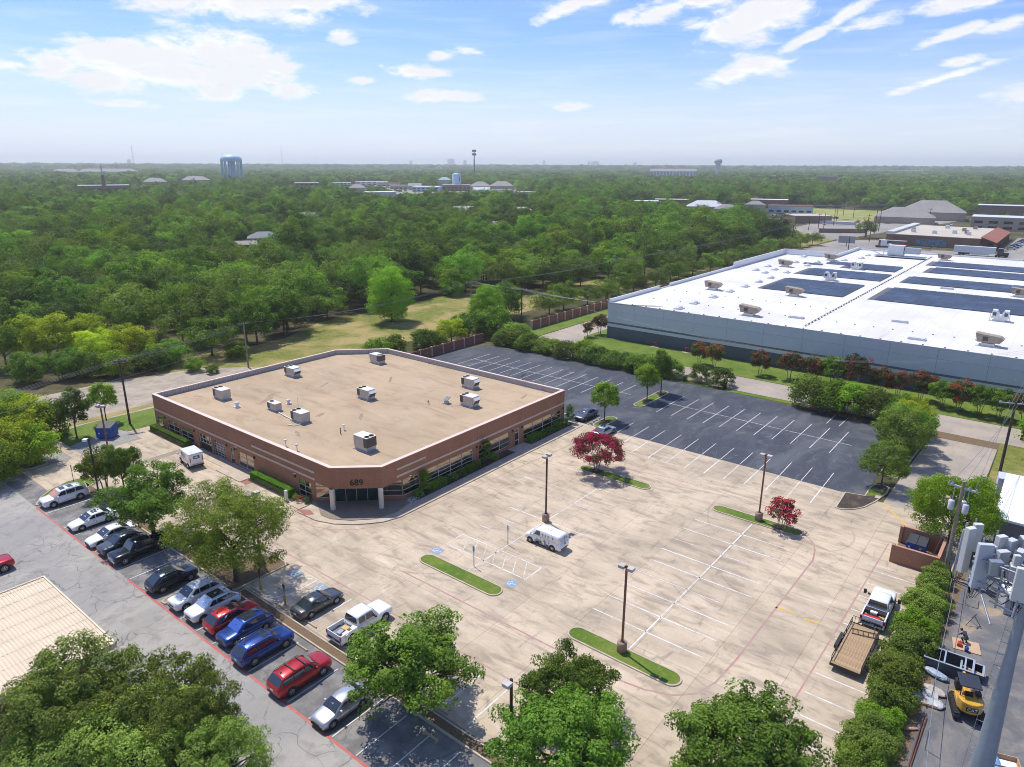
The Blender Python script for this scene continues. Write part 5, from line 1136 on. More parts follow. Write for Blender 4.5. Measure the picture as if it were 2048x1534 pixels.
for i, x in enumerate([73.2, 70.4, 67.6, 64.9, 62.2, 59.5, 56.9, 54.2, 51.6, 49.0, 46.4, 43.8, 41.0, 38.2]):
    lab = '%s dense shrub of the long yard hedge, counted from the brick enclosure' % ['first', 'second', 'third', 'fourth', 'fifth', 'sixth', 'seventh', 'eighth', 'ninth', 'tenth', 'eleventh', 'twelfth', 'thirteenth', 'fourteenth'][i]
    if i == 0: lab = 'small shrub of the long hedge next to the brick dumpster enclosure'
    if i == 1: lab = 'greyish shrub of the long hedge at the wooden pole'
    put_shrub(['pit', 'pit3', 'pit', 'pit3', 'pit2'][i % 5] if i > 1 else ['pit', 'greyball'][i], x, hy + .1 * math.sin(i * 2), lab, (.70 if i == 0 else .90 + .12 * math.sin(i * 2.7) if i > 1 else 1.4, .84 + .14 * math.sin(i * 3.9) if i > 1 else .7 if i == 0 else 1.3, (.65 if i == 0 else .80 + .14 * math.sin(i * 1.9)) if i != 1 else 1.3), i * PI + .35 * math.sin(i * 2.2), group='long hedge beside the work yard' if i > 1 else None)
# building planting
put_shrub('longbox', 44.1, 100.2, 'long clipped bright green hedge at the far end of the left facade', (1.12, 1.0, 1.0), PI / 2, name='hedge', cat='hedge', z=.15)
put_shrub('longbox', 44.1, 73.9, 'long clipped bright green hedge near the entrance on the left facade', (.88, 1.05, 1.1), PI / 2, name='hedge', cat='hedge', z=.15)
put_shrub('red', 43.9, 67.9, 'clump of red flowers beside the entrance', (1, 1, .9), 0, name='flower_clump', cat='flowers', z=.15); put_shrub('ball', 44.0, 68.8, 'pale green low plant beside the red flowers', (.8, .8, .7), 0, z=.15); put_shrub('greyball', 44.3, 66.8, 'dark low plant between the red flowers and the wall', (.45, .45, .4), z=.15)
for k, x, s, lab in [('cone', 55.2, 1, 'conical evergreen nearest the entrance on the right facade'), ('box', 57.3, .9, 'clipped box shrub next to the conical evergreen nearest the entrance'), ('ball', 59.1, 1, 'round clipped ball left of two, under the first long window'), ('ball', 60.4, .9, 'round clipped ball right of two, under the first long window'), ('ball', 61.8, 1.1, 'third round ball under the first long window'), ('box', 64.0, .85, 'clipped box shrub at the end of the first long window'), ('cone', 66.9, 1.08, 'conical evergreen between the first and second long windows'), ('ball', 68.4, 1.2, 'round green shrub leaning on the middle conical evergreen'),
        ('box', 77.6, .95, 'clipped box shrub just right of the side door'), ('ball', 79.6, .9, 'small ball shrub left of three, under the last window'), ('ball', 80.9, 1, 'small ball shrub middle of three, under the last window'), ('ball', 82.2, .9, 'small ball shrub right of three, under the last window'), ('box', 84.4, 1.0, 'clipped box shrub near the far corner of the facade'), ('cone', 87.0, .98, 'conical evergreen at the far corner of the brick building')]:
    put_shrub(k, x, 57.75, lab, (s, s, s), 0, z=.15)
put_shrub('ball', 53.9, 57.7, 'olive low shrub beside the white stones at the entrance', (1.3, 1.1, 1.0), 1, z=.15)
o = MB()
for i in range(22): o.lathe([(0, 0), (.13, .03), (.11, .14), (0, .18)], 6, (52.0 + 1.5 * random.random(), 57.2 + .9 * random.random(), .15))
o = o.obj('edging_stones', M('pale_stone', (.5, .45, .42), .8)); o['kind'] = 'stuff'; tag(o, 'white and rust stones edging the bed by the entrance', 'stones')

# ---------------------------------------------------------------- woodland
SITE = [(-400, -400), (-400, 142), (8, 142), (16, 176), (60, 176), (70, 156), (83, 140), (95, 143), (108, 147), (133, 153), (150, 150), (166, 136), (182, 124), (205, 117), (230, 116), (262, 116), (300, 116), (370, 116), (410, 150), (470, 165), (560, 212), (600, 222), (735, 222), (735, 92), (640, 60), (590, -60), (600, -400)]
def inside(x, y, poly):
    c = np.zeros(np.shape(x), bool); n = len(poly); j = n - 1
    for i in range(n):
        xi, yi = poly[i]; xj, yj = poly[j]
        with np.errstate(divide='ignore', invalid='ignore'):
            c ^= ((yi > y) != (yj > y)) & (x < (xj - xi) * (y - yi) / (yj - yi + 1e-12) + xi)
        j = i
    return c
CLEAR = []      # (x, y, radius, corridor length towards the viewer)

# ---------------------------------------------------------------- far buildings, towers
def fmat(n, c): return M('far_' + n, c, .75, var=.14, scale=.12)
WALLC = {'white': fmat('white', (.62, .62, .62)), 'tan': fmat('tan', (.42, .34, .26)), 'brick': MBR3, 'grey': fmat('grey', (.36, .36, .37)), 'brown': fmat('brown', (.24, .16, .11)), 'blue': fmat('blue', (.42, .50, .60)), 'cream': fmat('cream', (.52, .45, .36))}
ROOFC = {'white': fmat('roofwhite', (.78, .77, .75)), 'greyroof': fmat('roofgrey', (.27, .25, .235)), 'metal': fmat('roofmetal', (.55, .57, .59)), 'terra': fmat('rooftile', (.34, .12, .07)), 'tan': fmat('rooftan', (.52, .45, .36)), 'slate': fmat('roofslate', (.20, .21, .23)), 'teal': fmat('roofteal', (.30, .45, .45))}
def fbuild(label, x, y, L, W, H, rz, wall, roof, style='flat', win=0, cor=60, name='building', cat='building', wc=None):
    t = thing(name, label, cat, (x, y, 0), rz)
    MB().box(-L / 2, L / 2, -W / 2, W / 2, 0, H).obj('wall', WALLC[wall], t)
    rm = ROOFC[roof]; e = .5
    if style == 'flat':
        MB().box(-L / 2 - .2, L / 2 + .2, -W / 2 - .2, W / 2 + .2, H, H + .35).obj('roof', rm, t)
    elif style == 'gable':
        MB().add([(-L / 2 - e, -W / 2 - e, H), (L / 2 + e, -W / 2 - e, H), (L / 2 + e, W / 2 + e, H), (-L / 2 - e, W / 2 + e, H), (-L / 2 - e, 0, H + W * .22), (L / 2 + e, 0, H + W * .22)], [(0, 1, 5, 4), (2, 3, 4, 5), (0, 4, 3), (1, 2, 5), (0, 3, 2, 1)]).obj('roof', rm, t)
    else:
        q = min(L, W) * .46
        MB().add([(-L / 2 - e, -W / 2 - e, H), (L / 2 + e, -W / 2 - e, H), (L / 2 + e, W / 2 + e, H), (-L / 2 - e, W / 2 + e, H), (-L / 2 + q, 0, H + W * .27), (L / 2 - q, 0, H + W * .27)], [(0, 1, 5, 4), (2, 3, 4, 5), (3, 0, 4), (1, 2, 5), (0, 3, 2, 1)]).obj('roof', rm, t)
    if win:
        floors = max(1, int(H / 3.4)); wm = None
        for fl in range(floors):
            for k in range(win):
                xx = -L / 2 + L * (k + .5) / win; ww = L / win * .3; z0 = 1.0 + fl * 3.3
                if wm is None:
                    wm = MB().box(-ww, ww, -W / 2 - .06, -W / 2 + .02, 0, 1.6).obj('window', MDG, t); wm.location = (xx, 0, z0)
                else:
                    c = wm.copy(); COL.objects.link(c); c.location = (xx, 0, z0)
    d = math.hypot(x, y); CLEAR.append((x, y, max(L, W) * .6, cor, H * ((.12 if d > 800 else .5) if cor > 35 else .95)))
    return t
FACE = lambda x, y: math.atan2(y, x) + PI / 2 - PI     # long side turned to the viewer
def fb(label, pD, *a, turn=0.0, **k):
    x, y = pD; return fbuild(label, x, y, a[0], a[1], a[2], math.atan2(y, x) - PI / 2 + turn, *a[3:], **k)
fb('long low building with a white roof among the trees, left of the commercial strip', (594, 683), 35, 22, 6.5, 'white', 'white', turn=.25)
fb('white-roofed hall with a blue painted mural along its side wall', (767, 775), 40, 30, 7.5, 'blue', 'white', turn=-.2, win=6)
fb('two-storey brown office with ribbon windows and flat overhanging roof', (811, 757), 42, 20, 9.5, 'brown', 'tan', win=7)
fb('grey hip-roofed building, left of the pair', (881, 770), 34, 26, 6, 'tan', 'greyroof', 'hip')
fb('grey hip-roofed building, right of the pair', (911, 750), 38, 26, 6.5, 'tan', 'greyroof', 'hip')
fb('small white metal shed in front of the hip-roofed pair', (784, 683), 24, 14, 5, 'white', 'metal', 'gable')
fb('white rendered building with dark doors, right of the metal shed', (780, 642), 28, 16, 6, 'white', 'tan', win=5)
fb('low tan building with white fascia under the trees', (762, 584), 26, 14, 4.5, 'tan', 'white', win=5)
fb('pale roofed shop row at the left of the commercial strip', (921, 1081), 60, 22, 7, 'white', 'white', win=6)
fb('second pale shop row with orange fascia', (905, 1015), 40, 22, 6, 'cream', 'terra', win=5)
fb('teal-roofed building behind the brown office', (1080, 1041), 26, 20, 9, 'white', 'teal', 'hip')
fb('grey hip-roofed house left of the long white roof', (716, 874), 24, 18, 5, 'tan', 'greyroof', 'hip')
fb('tan block with flat roof in the commercial strip', (820, 890), 36, 20, 6, 'tan', 'tan', win=5)
fb('narrow grey building beside the mural hall', (795, 831), 20, 18, 7, 'grey', 'greyroof', 'gable')
fb('brick church hall with a white roof band', (431, 1066), 62, 24, 10, 'brick', 'white', win=6)
x_, y_ = (420, 1038)
t = thing('church_steeple', 'slim pointed brick and metal church steeple', 'steeple', (x_, y_, 0)); MB().box(-1.8, 1.8, -1.8, 1.8, 0, 24).obj('tower', MBR3, t); MB().lathe([(1.5, 24), (.05, 40)], 6).obj('spire', ROOFC['metal'], t)
fb('long grey hip roof behind the water tower trees', (711, 1344), 50, 26, 9, 'tan', 'greyroof', 'hip')
fb('brown hip roof left of the long grey one', (618, 1312), 38, 24, 8, 'tan', 'greyroof', 'hip')
fb('row of pale apartment roofs, left horizon', (916, 2218), 150, 30, 16, 'cream', 'greyroof', 'hip', cor=30)
fb('second row of pale apartment roofs, left horizon', (853, 2350), 70, 30, 15, 'cream', 'greyroof', 'hip', cor=30)
fb('small brick shop with white cornice between the tower and strip', (756, 1057), 40, 18, 8, 'brick', 'white', win=5)
fb('low white flat building right of the small brick shop', (834, 1062), 34, 18, 7, 'white', 'white', win=5)
fb('white apartment block with many gables on the right horizon', (2243, 1105), 150, 34, 20, 'white', 'greyroof', 'gable', win=14, cor=40)
fb('red and white flat-roofed shop right of the wood', (643, 346), 28, 16, 5, 'brick', 'white')
fb('red-brown flat-roofed shop farther right', (682, 335), 34, 18, 5.5, 'brick', 'tan')
fb('grey metal-roofed house with many windows', (600, 262), 32, 18, 5.0, 'grey', 'metal', 'hip', win=6)
fb('grey hip-roofed annex beside the metal roof', (593, 240), 20, 14, 4.0, 'tan', 'greyroof', 'hip')
fb('small hip-roofed house by the far parking lot', (620, 226), 17, 13, 6.5, 'tan', 'greyroof', 'hip')
fb('long building with white roof behind the auto shop', (704, 243), 34, 14, 7.5, 'brown', 'white')
fb('auto shop with orange fascia and open bays', (634, 200), 36, 14, 6.0, 'blue', 'terra', win=6)
fb('brown flat-roofed store beside the meadow', (538, 157), 26, 22, 5.0, 'brown', 'tan', turn=.4)
fb('large grey hip-roofed office behind the brick store', (633, 93), 44, 30, 6, 'tan', 'greyroof', 'hip')
fb('lower grey hip roof left of the large one', (581, 102), 38, 24, 4.5, 'tan', 'greyroof', 'hip')
fb('tan commercial building with metal roof at the right edge', (559, 38), 40, 24, 8, 'tan', 'metal', win=5)
fb('second roof behind the tan commercial building', (678, 48), 40, 20, 10, 'brown', 'metal')
fb('brown building beyond the right-hand woods', (1834, 498), 40, 26, 15, 'brick', 'tan')
fb('far white flat building on the right plain', (4122, 806), 260, 60, 18, 'white', 'white', cor=10)
fb('far white sheds on the right plain', (4108, 1272), 240, 60, 16, 'white', 'white', cor=10)
fb('dark two-storey house half hidden in the woods', (198, 315), 15, 10, 4.6, 'brown', 'slate', 'hip', win=4, cor=22)
fb('lower wing roof of the hidden dark house', (185, 311), 10, 7, 2.6, 'brown', 'greyroof', 'gable', cor=18)
fb('pale house roof glimpsed in the woods, upper centre left', (303, 422), 14, 10, 5.0, 'cream', 'greyroof', 'gable', cor=30)
fb('blue-grey house with a steep roof in the woods', (413, 378), 15, 12, 5.6, 'blue', 'metal', 'gable', cor=34)
fb('small grey roof in the middle of the woods', (322, 270), 9, 8, 5.4, 'grey', 'greyroof', 'hip', cor=26)
fb('brown roof glimpsed right of the blue-grey house', (442, 343), 15, 10, 5.2, 'brown', 'tan', 'hip', cor=26)
# far brick store with terracotta mansard
t = thing('brick_store', 'long brown brick store with a pale flat roof and terracotta mansard end', 'building')
MB().box(413, 486, 38, 79.5, 0, 5.2).obj('wall', MBR3, t); MB().box(412.8, 486.2, 37.8, 79.8, 5.2, 5.5).obj('roof', ROOFC['tan'], t)
MB().box(414, 487, 76.5, 80.0, 5.5, 6.6).obj('parapet', ROOFC['metal'], t)
MB().slab([(412.5, 37.8, 6.0), (486, 37.8, 6.0), (486, 31.0, 3.6), (412.5, 31.0, 3.6)], (0, 0, 1), .3).obj('mansard', ROOFC['terra'], t)
for k in range(9): MB().box(413 + k * 9 - .3, 413 + k * 9 + .3, 31.3, 31.9, 0, 3.6).obj('pillar', MBR3, t)
mb = MB().box(412.6, 413, 52, 66, .6, 3.6); mb.obj('mural_panel', M('mural_blue', (.16, .24, .30), .8, var=.6, scale=.8), t)
for i, (x, y) in enumerate([(430, 70), (441, 72), (436, 52), (440, 47), (430, 45), (455, 50), (470, 60), (474, 47), (428, 60)]):
    u = thing('rooftop_air_unit', 'small roof unit on the far brick store, %s' % ['far left one', 'second at the far left', 'left middle one', 'nearer left middle one', 'nearest left one', 'centre one', 'right one by the far edge', 'right one by the mansard', 'leftmost one'][i], 'air conditioner', (x, y, 5.5), 0, 'roof units on the far brick store'); MB().box(-1.2, 1.2, -1, 1, 0, .4).box(-1, 1, -.9, .9, .4, 1.7).obj('cabinet', MTU if i % 2 else MTW, u)
sheet('commercial_pavement', [(572, 695), (713, 550), (915, 696), (1048, 819), (941, 1168)], .5, MFA)
CLEAR += [(*(702, 727), 40, 10, 1.0), (*(725, 688), 30, 10, 1.0), (*(839, 829), 45, 10, 2.0), (*(828, 709), 40, 10, 2.0), (*(782, 884), 40, 10, 4.0)]
# water towers
MWT = M('tower_pale_blue', (.45, .62, .72), .5, var=.06, scale=.1); MWTW = M('tower_white', (.66, .67, .66), .5, var=.05, scale=.1)
x_, y_ = (759, 1294); t = thing('water_tower', 'pale blue water tower on a ring of tall columns', 'water tower', (x_, y_, 0)); CLEAR.append((x_, y_, 16, 60))
MB().lathe([(19.5, 43), (19.7, 46), (19, 49.5), (16, 52.5), (11, 54.8), (5, 56), (0, 56.4)], 32).lathe([(0, 43), (19.5, 43)], 32).obj('tank', MWT, t)
for k in range(14):
    a = 2 * PI * k / 14; MB().tube([(18.3 * math.cos(a), 18.3 * math.sin(a), 0), (18.3 * math.cos(a), 18.3 * math.sin(a), 43.2)], 1.15, 8).obj('column', MWT, t)
MB().tube([(0, 0, 0), (0, 0, 43)], 5, 16).obj('riser', MWT, t)
x_, y_ = (819, 764); t = thing('water_tank', 'small pale blue cylindrical water tank beside the cell tower', 'water tank', (x_, y_, 0)); MB().lathe([(6.4, 0), (6.4, 24), (5.6, 25.4), (0, 26.4)], 24).obj('tank', MWT, t); MB().box(-.5, .5, -6.8, -6.3, 14, 21).obj('emblem', MDKP, t); CLEAR.append((x_, y_, 9, 40))
x_, y_ = (2302, 975); t = thing('water_tower', 'white mushroom-shaped water tower on the right horizon', 'water tower', (x_, y_, 0)); MB().lathe([(5.4, 0), (5.0, 34), (8, 42), (12.2, 46), (12.2, 56), (11, 58.5), (0, 59.5)], 24).obj('tank', MWTW, t); MB().lathe([(12.3, 49), (12.35, 49), (12.35, 54), (12.3, 54)], 24).obj('painted_band', WALLC['grey'], t); CLEAR.append((x_, y_, 8, 60))
x_, y_ = (972, 863); t = thing('cell_tower', 'slim cell tower with two rings of antennas on the skyline', 'cell tower', (x_, y_, 0)); MB().tube([(0, 0, 0), (0, 0, 64)], [1.2, .7], 8).obj('mast', M('tower_grey', (.22, .27, .30), .5), t)
for z in (56, 62):
    mb = MB()
    for k in range(9): a = 2 * PI * k / 9; mb.box(-.35, .35, -.25, .25, z - 1.8, z + 1.8, a, (3.2 * math.cos(a), 3.2 * math.sin(a), 0))
    mb.lathe([(3.0, z - .2), (3.3, z - .2), (3.3, z + .2), (3.0, z + .2)], 12); o = mb.obj('antenna_ring', MDKP, t); o['kind'] = 'stuff'
for px_, D, h, lab in (((2120, 4748), 0, 150, 'thin lattice radio mast left of the water tower'), ((2904, 4313), 0, 150, 'thin lattice radio mast right of the water tower')):
    t = thing('radio_mast', lab, 'radio mast', px_ + (0,)); mb = MB()
    for s in (-1, 1): mb.tube([(s * 4.5, 0, 0), (s * .6, 0, h)], .55, 4)
    for k in range(12): mb.tube([((-1) ** k * (4.5 - 3.9 * k / 12), 0, h * k / 12), (-(-1) ** k * (4.5 - 3.9 * (k + 1) / 12), 0, h * (k + 1) / 12)], .35, 4)
    mb.obj('lattice', M('mast_grey', (.2, .2, .22), .6), t)
for i, (p, w_, h) in enumerate([((6901, 6529), 90, 112), ((7023, 6397), 40, 95), ((6883, 7254), 40, 92), ((8478, 6195), 36, 100), ((8885, 5595), 110, 92), ((8840, 5666), 30, 90), ((9609, 5355), 60, 85), ((3629, 8236), 40, 85), ((7251, 6443), 20, 118)]):
    t = thing('distant_tower', ['wide office block standing on the far skyline', 'office block right of the wide one on the far skyline', 'low tower left of centre on the far skyline', 'lone tower right of centre on the far skyline', 'long hospital-like block on the far skyline', 'small block beside the long one on the far skyline', 'low block at the right of the far skyline', 'small block on the left skyline by the radio mast', 'thin tower directly behind the cell tower'][i], 'building', p + (-10,), math.atan2(p[1], p[0]))
    MB().box(-15, 15, -w_ / 2, w_ / 2, 0, h).box(-8, 8, -w_ / 4, w_ / 5, h, h + 8).obj('tower', WALLC['grey'], t)

# ---------------------------------------------------------------- woodland placement
def wood_points(r0, r1, step, half=46):
    g = np.arange(-r1, r1, step); X, Y_ = np.meshgrid(g, g); X = X.ravel(); Y_ = Y_.ravel(); r = np.hypot(X, Y_)
    k = (r > r0) & (r < r1) & (np.abs(((np.arctan2(Y_, X) - R(38.6)) + PI) % (2 * PI) - PI) < R(half)); X, Y_ = X[k], Y_[k]
    X = X + (rng.random(len(X)) - .5) * step * .95; Y_ = Y_ + (rng.random(len(X)) - .5) * step * .95
    k = ~inside(X, Y_, SITE)
    top = np.full(len(X), 99.0)
    for c in CLEAR:
        cx, cy, cr, cl = c[:4]; zv = c[4] if len(c) > 4 else 12.0
        d = math.hypot(cx, cy); ux, uy = cx / d, cy / d; al = X * ux + Y_ * uy - d; pr = np.abs(-X * uy + Y_ * ux)
        k &= ~((al < cr * .9) & (al > -cr * .75) & (pr < cr))
        ray_ = 39.2 - (39.2 - zv) * (d + al) / d; top = np.where((al < 0) & (al > -d * .35) & (pr < cr * 1.1), np.minimum(top, ray_), top)
    sc_ = np.minimum(1.0, top / 14.5); k &= sc_ > .22
    return X[k], Y_[k], sc_[k]
X, Y_, SC = wood_points(100, 1500, 9.3)
# streets through the woods
rr = np.sin(X * .011 + 1.3) * 30; k = (np.abs((Y_ - X * .55 - rr) % 150 - 75) > 5.0) | (np.hypot(X, Y_) < 240) ; X, Y_, SC = X[k], Y_[k], SC[k]
d = np.hypot(X, Y_); o_ = np.argsort(d); X, Y_, d, SC = X[o_], Y_[o_], d[o_], SC[o_]
vis = np.abs(((np.arctan2(Y_, X) - R(38.6)) + PI) % (2 * PI) - PI) < R(38)
zone = inside(X, Y_, [(0, 130), (130, 165), (400, 420), (0, 420)])
near_i = [i for i in range(len(X)) if vis[i]][:205]
ns = set(near_i)
wts = [.22, .17, .11, .13, .12, .09, .09, .07]
LB = {'forest0': 'mid-green rounded tree', 'forest1': 'broad olive-green oak', 'forest2': 'dark green tree', 'forest3': 'tall mid-green tree', 'forest4': 'wide greyish oak', 'forest5': 'yellowish-green tree', 'forest6': 'bright green tree', 'forest7': 'broad dark tree'}
named = {}
for i in near_i:
    k = rng.choice(FK, p=wts); s = (.85 + .65 * rng.random()) * SC[i]
    az_ = (math.degrees(math.atan2(Y_[i], X[i])) - 38.6)
    where = 'in the front row' if d[i] < 172 else 'in the second row' if d[i] < 195 else 'midway in the woods' if d[i] < 222 else 'deeper in the woods'
    side = ['at the far left edge', 'left of the thicket', 'behind the yellow-green thicket', 'behind the pole on the lawn', 'behind the alley end', 'behind the roof left half', 'behind the roof middle', 'left of the lone bright tree', 'right of the lone bright tree', 'beyond the dry field', 'behind the wall-side tree row'][int(np.clip((36 - az_) / 4.6, 0, 10))]
    lb_ = '%s %s %s' % (LB[k], where, side)
    nt_ = put_tree(k, X[i], Y_[i], lb_, (s, s * (.9 + .2 * rng.random()), s * (.85 + .3 * rng.random())), rng.random() * 6.28, group='trees of the near woods'); named.setdefault(lb_, []).append((-az_, nt_))
ORD = ['first', 'second', 'third', 'fourth', 'fifth', 'sixth', 'seventh', 'eighth', 'ninth']
for lb_, l_ in named.items():
    if len(l_) > 1:
        for q, (_, o_) in enumerate(sorted(l_, key=lambda a: a[0])): o_['label'] = '%s %s, %s from left' % (lb_.split(' ', 0)[0], '', ORD[min(q, 8)]) if False else lb_ + ', %s from left' % ORD[min(q, 8)]
rest = np.array([i for i in range(len(X)) if i not in ns])
def scatter(name, label, X, Y_, keys, wts, smin, smax, z=None, sc_=1.0):
    n = len(X); me = bpy.data.meshes.new(name); co = np.zeros((n, 3), np.float32); co[:, 0] = X; co[:, 1] = Y_
    if z is not None: co[:, 2] = z
    me.vertices.add(n); me.vertices.foreach_set('co', co.ravel())
    for nm, tp, val in (('idx', 'INT', rng.choice(len(keys), n, p=wts)), ('rot', 'FLOAT', rng.random(n) * 6.28), ('scl', 'FLOAT', (smin + (smax - smin) * rng.random(n) ** 1.3) * sc_) , ('scz', 'FLOAT', .85 + .35 * rng.random(n))):
        a = me.attributes.new(nm, tp, 'POINT'); a.data.foreach_set('value', val.astype(np.int32 if tp == 'INT' else np.float32))
    o = bpy.data.objects.new(name, me); COL.objects.link(o); o['kind'] = 'stuff'; tag(o, label, 'woodland')
    cl = bpy.data.collections.new('variants_' + name)
    for j, kk in enumerate(keys):
        v = bpy.data.objects.new('%s_v%d' % (name, j), kk); cl.objects.link(v)
    ng = bpy.data.node_groups.new('scatter_' + name, 'GeometryNodeTree'); ng.interface.new_socket('Geometry', in_out='INPUT', socket_type='NodeSocketGeometry'); ng.interface.new_socket('Geometry', in_out='OUTPUT', socket_type='NodeSocketGeometry')
    N = ng.nodes; gi = N.new('NodeGroupInput'); go = N.new('NodeGroupOutput'); ip = N.new('GeometryNodeInstanceOnPoints'); ci = N.new('GeometryNodeCollectionInfo')
    ci.inputs[0].default_value = cl; ci.inputs['Separate Children'].default_value = True; ci.inputs['Reset Children'].default_value = True
    m2p = N.new('GeometryNodeMeshToPoints'); ng.links.new(gi.outputs[0], m2p.inputs[0]); ng.links.new(m2p.outputs[0], ip.inputs['Points']); ng.links.new(ci.outputs[0], ip.inputs['Instance']); ip.inputs['Pick Instance'].default_value = True
    def att(nm, tp):
        q = N.new('GeometryNodeInputNamedAttribute'); q.data_type = tp; q.inputs[0].default_value = nm; return q.outputs[0]
    ng.links.new(att('idx', 'INT'), ip.inputs['Instance Index'])
    cx = N.new('ShaderNodeCombineXYZ'); ng.links.new(att('rot', 'FLOAT'), cx.inputs[2]); ng.links.new(cx.outputs[0], ip.inputs['Rotation'])
    mu = N.new('ShaderNodeMath'); mu.operation = 'MULTIPLY'; s1 = att('scl', 'FLOAT'); ng.links.new(s1, mu.inputs[0]); ng.links.new(att('scz', 'FLOAT'), mu.inputs[1])
    cs = N.new('ShaderNodeCombineXYZ'); ng.links.new(s1, cs.inputs[0]); ng.links.new(s1, cs.inputs[1]); ng.links.new(mu.outputs[0], cs.inputs[2]); ng.links.new(cs.outputs[0], ip.inputs['Scale'])
    ng.links.new(ip.outputs[0], go.inputs[0]); md = o.modifiers.new('scatter', 'NODES'); md.node_group = ng; return o
scatter('woodland', 'continuous woodland beyond the nearest trees', X[rest], Y_[rest], [TREES[k][0] for k in FK], wts, .75, 1.65, sc_=SC[rest])
# far: light-weight clumps
far = []
for i, mt_ in enumerate([LF_OAK, LF_DRK, LF_MID, LF_OAK, LF_DRK, LF_ELM]):
    C_, N_, S_, rnd, P, r = crown_pts(90 + i, (9, 9, 4.0), 6.0, 46, 16, 2.4, 2.3, cut=-.2, shell=.55)
    far.append(leaf_mesh('far_crown%d' % i, C_, N_, S_, mt_, rnd, r))
X2, Y2, S2 = wood_points(1500, 4200, 19, 40); X3, Y3, S3 = wood_points(4200, 9000, 42, 40)
fw = [.25, .25, .2, .15, .1, .05]
k = rng.random(len(X2)) > .05
scatter('far_woodland', 'distant woodland stretching towards the horizon', X2[k], Y2[k], far, fw, .8, 1.5, sc_=S2[k])
scatter('horizon_woodland', 'hazy wooded plain near the horizon', X3, Y3, far, fw, 1.6, 3.0)
print('trees', len(near_i), len(rest), len(X2), len(X3))
# haze: one closed box of pale air
hz = MB().box(-14000, 16000, -14000, 16000, -66, 156).obj('haze', None); hz['kind'] = 'stuff'; hz['label'] = 'pale summer haze'
hm = bpy.data.materials.new('haze'); hm.use_nodes = True; nt = NT(hm.node_tree)
pv = nt.n('ShaderNodeVolumePrincipled'); pv.inputs['Color'].default_value = (.97, .985, 1.0, 1); pv.inputs['Density'].default_value = HAZE = 1.35e-4; pv.inputs['Anisotropy'].default_value = .3
o = nt.n('ShaderNodeOutputMaterial'); nt.link(pv.outputs[0], o.inputs['Volume']); hz.data.materials.append(hm)

# ---------------------------------------------------------------- vehicles
MTY = M('tyre_rubber', (.022, .022, .024), .8, var=.1); MRIM = M('alloy', (.50, .51, .53), .3, .8, var=.05); MRIMD = M('dark_alloy', (.12, .12, .13), .35, .7, var=.05)
MCG = M('car_glass', (.025, .032, .038), .04, 0, var=0, spec=.9, coat=.5); MTRM = M('black_plastic', (.025, .025, .027), .55, var=.1); MHL = M('headlight_lens', (.70, .73, .76), .12, .2, var=.05, spec=.8); MTL = M('taillight_lens', (.45, .012, .012), .15, var=0, spec=.8)
MCHR = M('chrome', (.72, .73, .75), .12, 1.0, var=0); MPLT = M('licence_plate', (.72, .73, .74), .5, var=.05)
MSHD = M('foil_sunshade', (.62, .68, .74), .25, .7, var=.2, scale=8); MSHR = M('pink_sunshade', (.62, .30, .24), .6, var=.3, scale=6); MSHB = M('blue_sunshade', (.07, .16, .55), .4, .3, var=.3, scale=8)
PW = paint('white', (.80, .81, .82), .0); PSIL = paint('silver', (.46, .47, .50), .6); PBLK = paint('black', (.012, .015, .022), .3, .22); PNAVY = paint('navy_metallic', (.020, .030, .055), .5, .25); PBLUE = paint('royal_blue', (.018, .055, .24), .5, .25); PRED = paint('red', (.46, .018, .022), .4, .28); PGRY = paint('gunmetal', (.10, .105, .105), .6, .28); PPW = paint('pearl_white', (.76, .80, .86), .1)
def lerp(a, b, t): return a + (b - a) * t
KIND = {
 # L, W, zbelt front, zbelt, roof z, cowl x, roof front x, roof rear x, tail base x, hood z, wheel r, wheel x front, rear
 'suv':      dict(L=4.70, W=1.90, hood=1.04, belt=1.10, H=1.69, xc=1.20, rf=.40, rr=-1.50, rb=-2.22, wr=.37, wf=1.42, wb=-1.38, deck=None, low=.26),
 'bigsuv':   dict(L=5.00, W=1.96, hood=1.08, belt=1.14, H=1.77, xc=1.36, rf=.56, rr=-1.85, rb=-2.38, wr=.39, wf=1.50, wb=-1.42, deck=None, low=.27),
 'crossover':dict(L=4.62, W=1.87, hood=1.00, belt=1.07, H=1.64, xc=1.15, rf=.32, rr=-1.30, rb=-2.12, wr=.36, wf=1.38, wb=-1.34, deck=None, low=.25),
 'sedan':    dict(L=4.85, W=1.84, hood=.88, belt=.95, H=1.45, xc=1.12, rf=.22, rr=-.95, rb=-1.88, wr=.335, wf=1.46, wb=-1.36, deck=1.00, low=.19),
 'hatch':    dict(L=4.55, W=1.80, hood=.90, belt=.98, H=1.46, xc=1.12, rf=.30, rr=-1.20, rb=-1.90, wr=.335, wf=1.42, wb=-1.28, deck=.98, low=.19),
 'pickup':   dict(L=5.85, W=2.02, hood=1.16, belt=1.18, H=1.93, xc=1.30, rf=.78, rr=-.92, rb=-1.08, wr=.42, wf=1.95, wb=-1.75, deck=None, low=.36),
 'van':      dict(L=4.72, W=1.74, hood=1.05, belt=1.15, H=1.88, xc=1.62, rf=.86, rr=-2.22, rb=-2.34, wr=.32, wf=1.55, wb=-1.38, deck=None, low=.22),
}
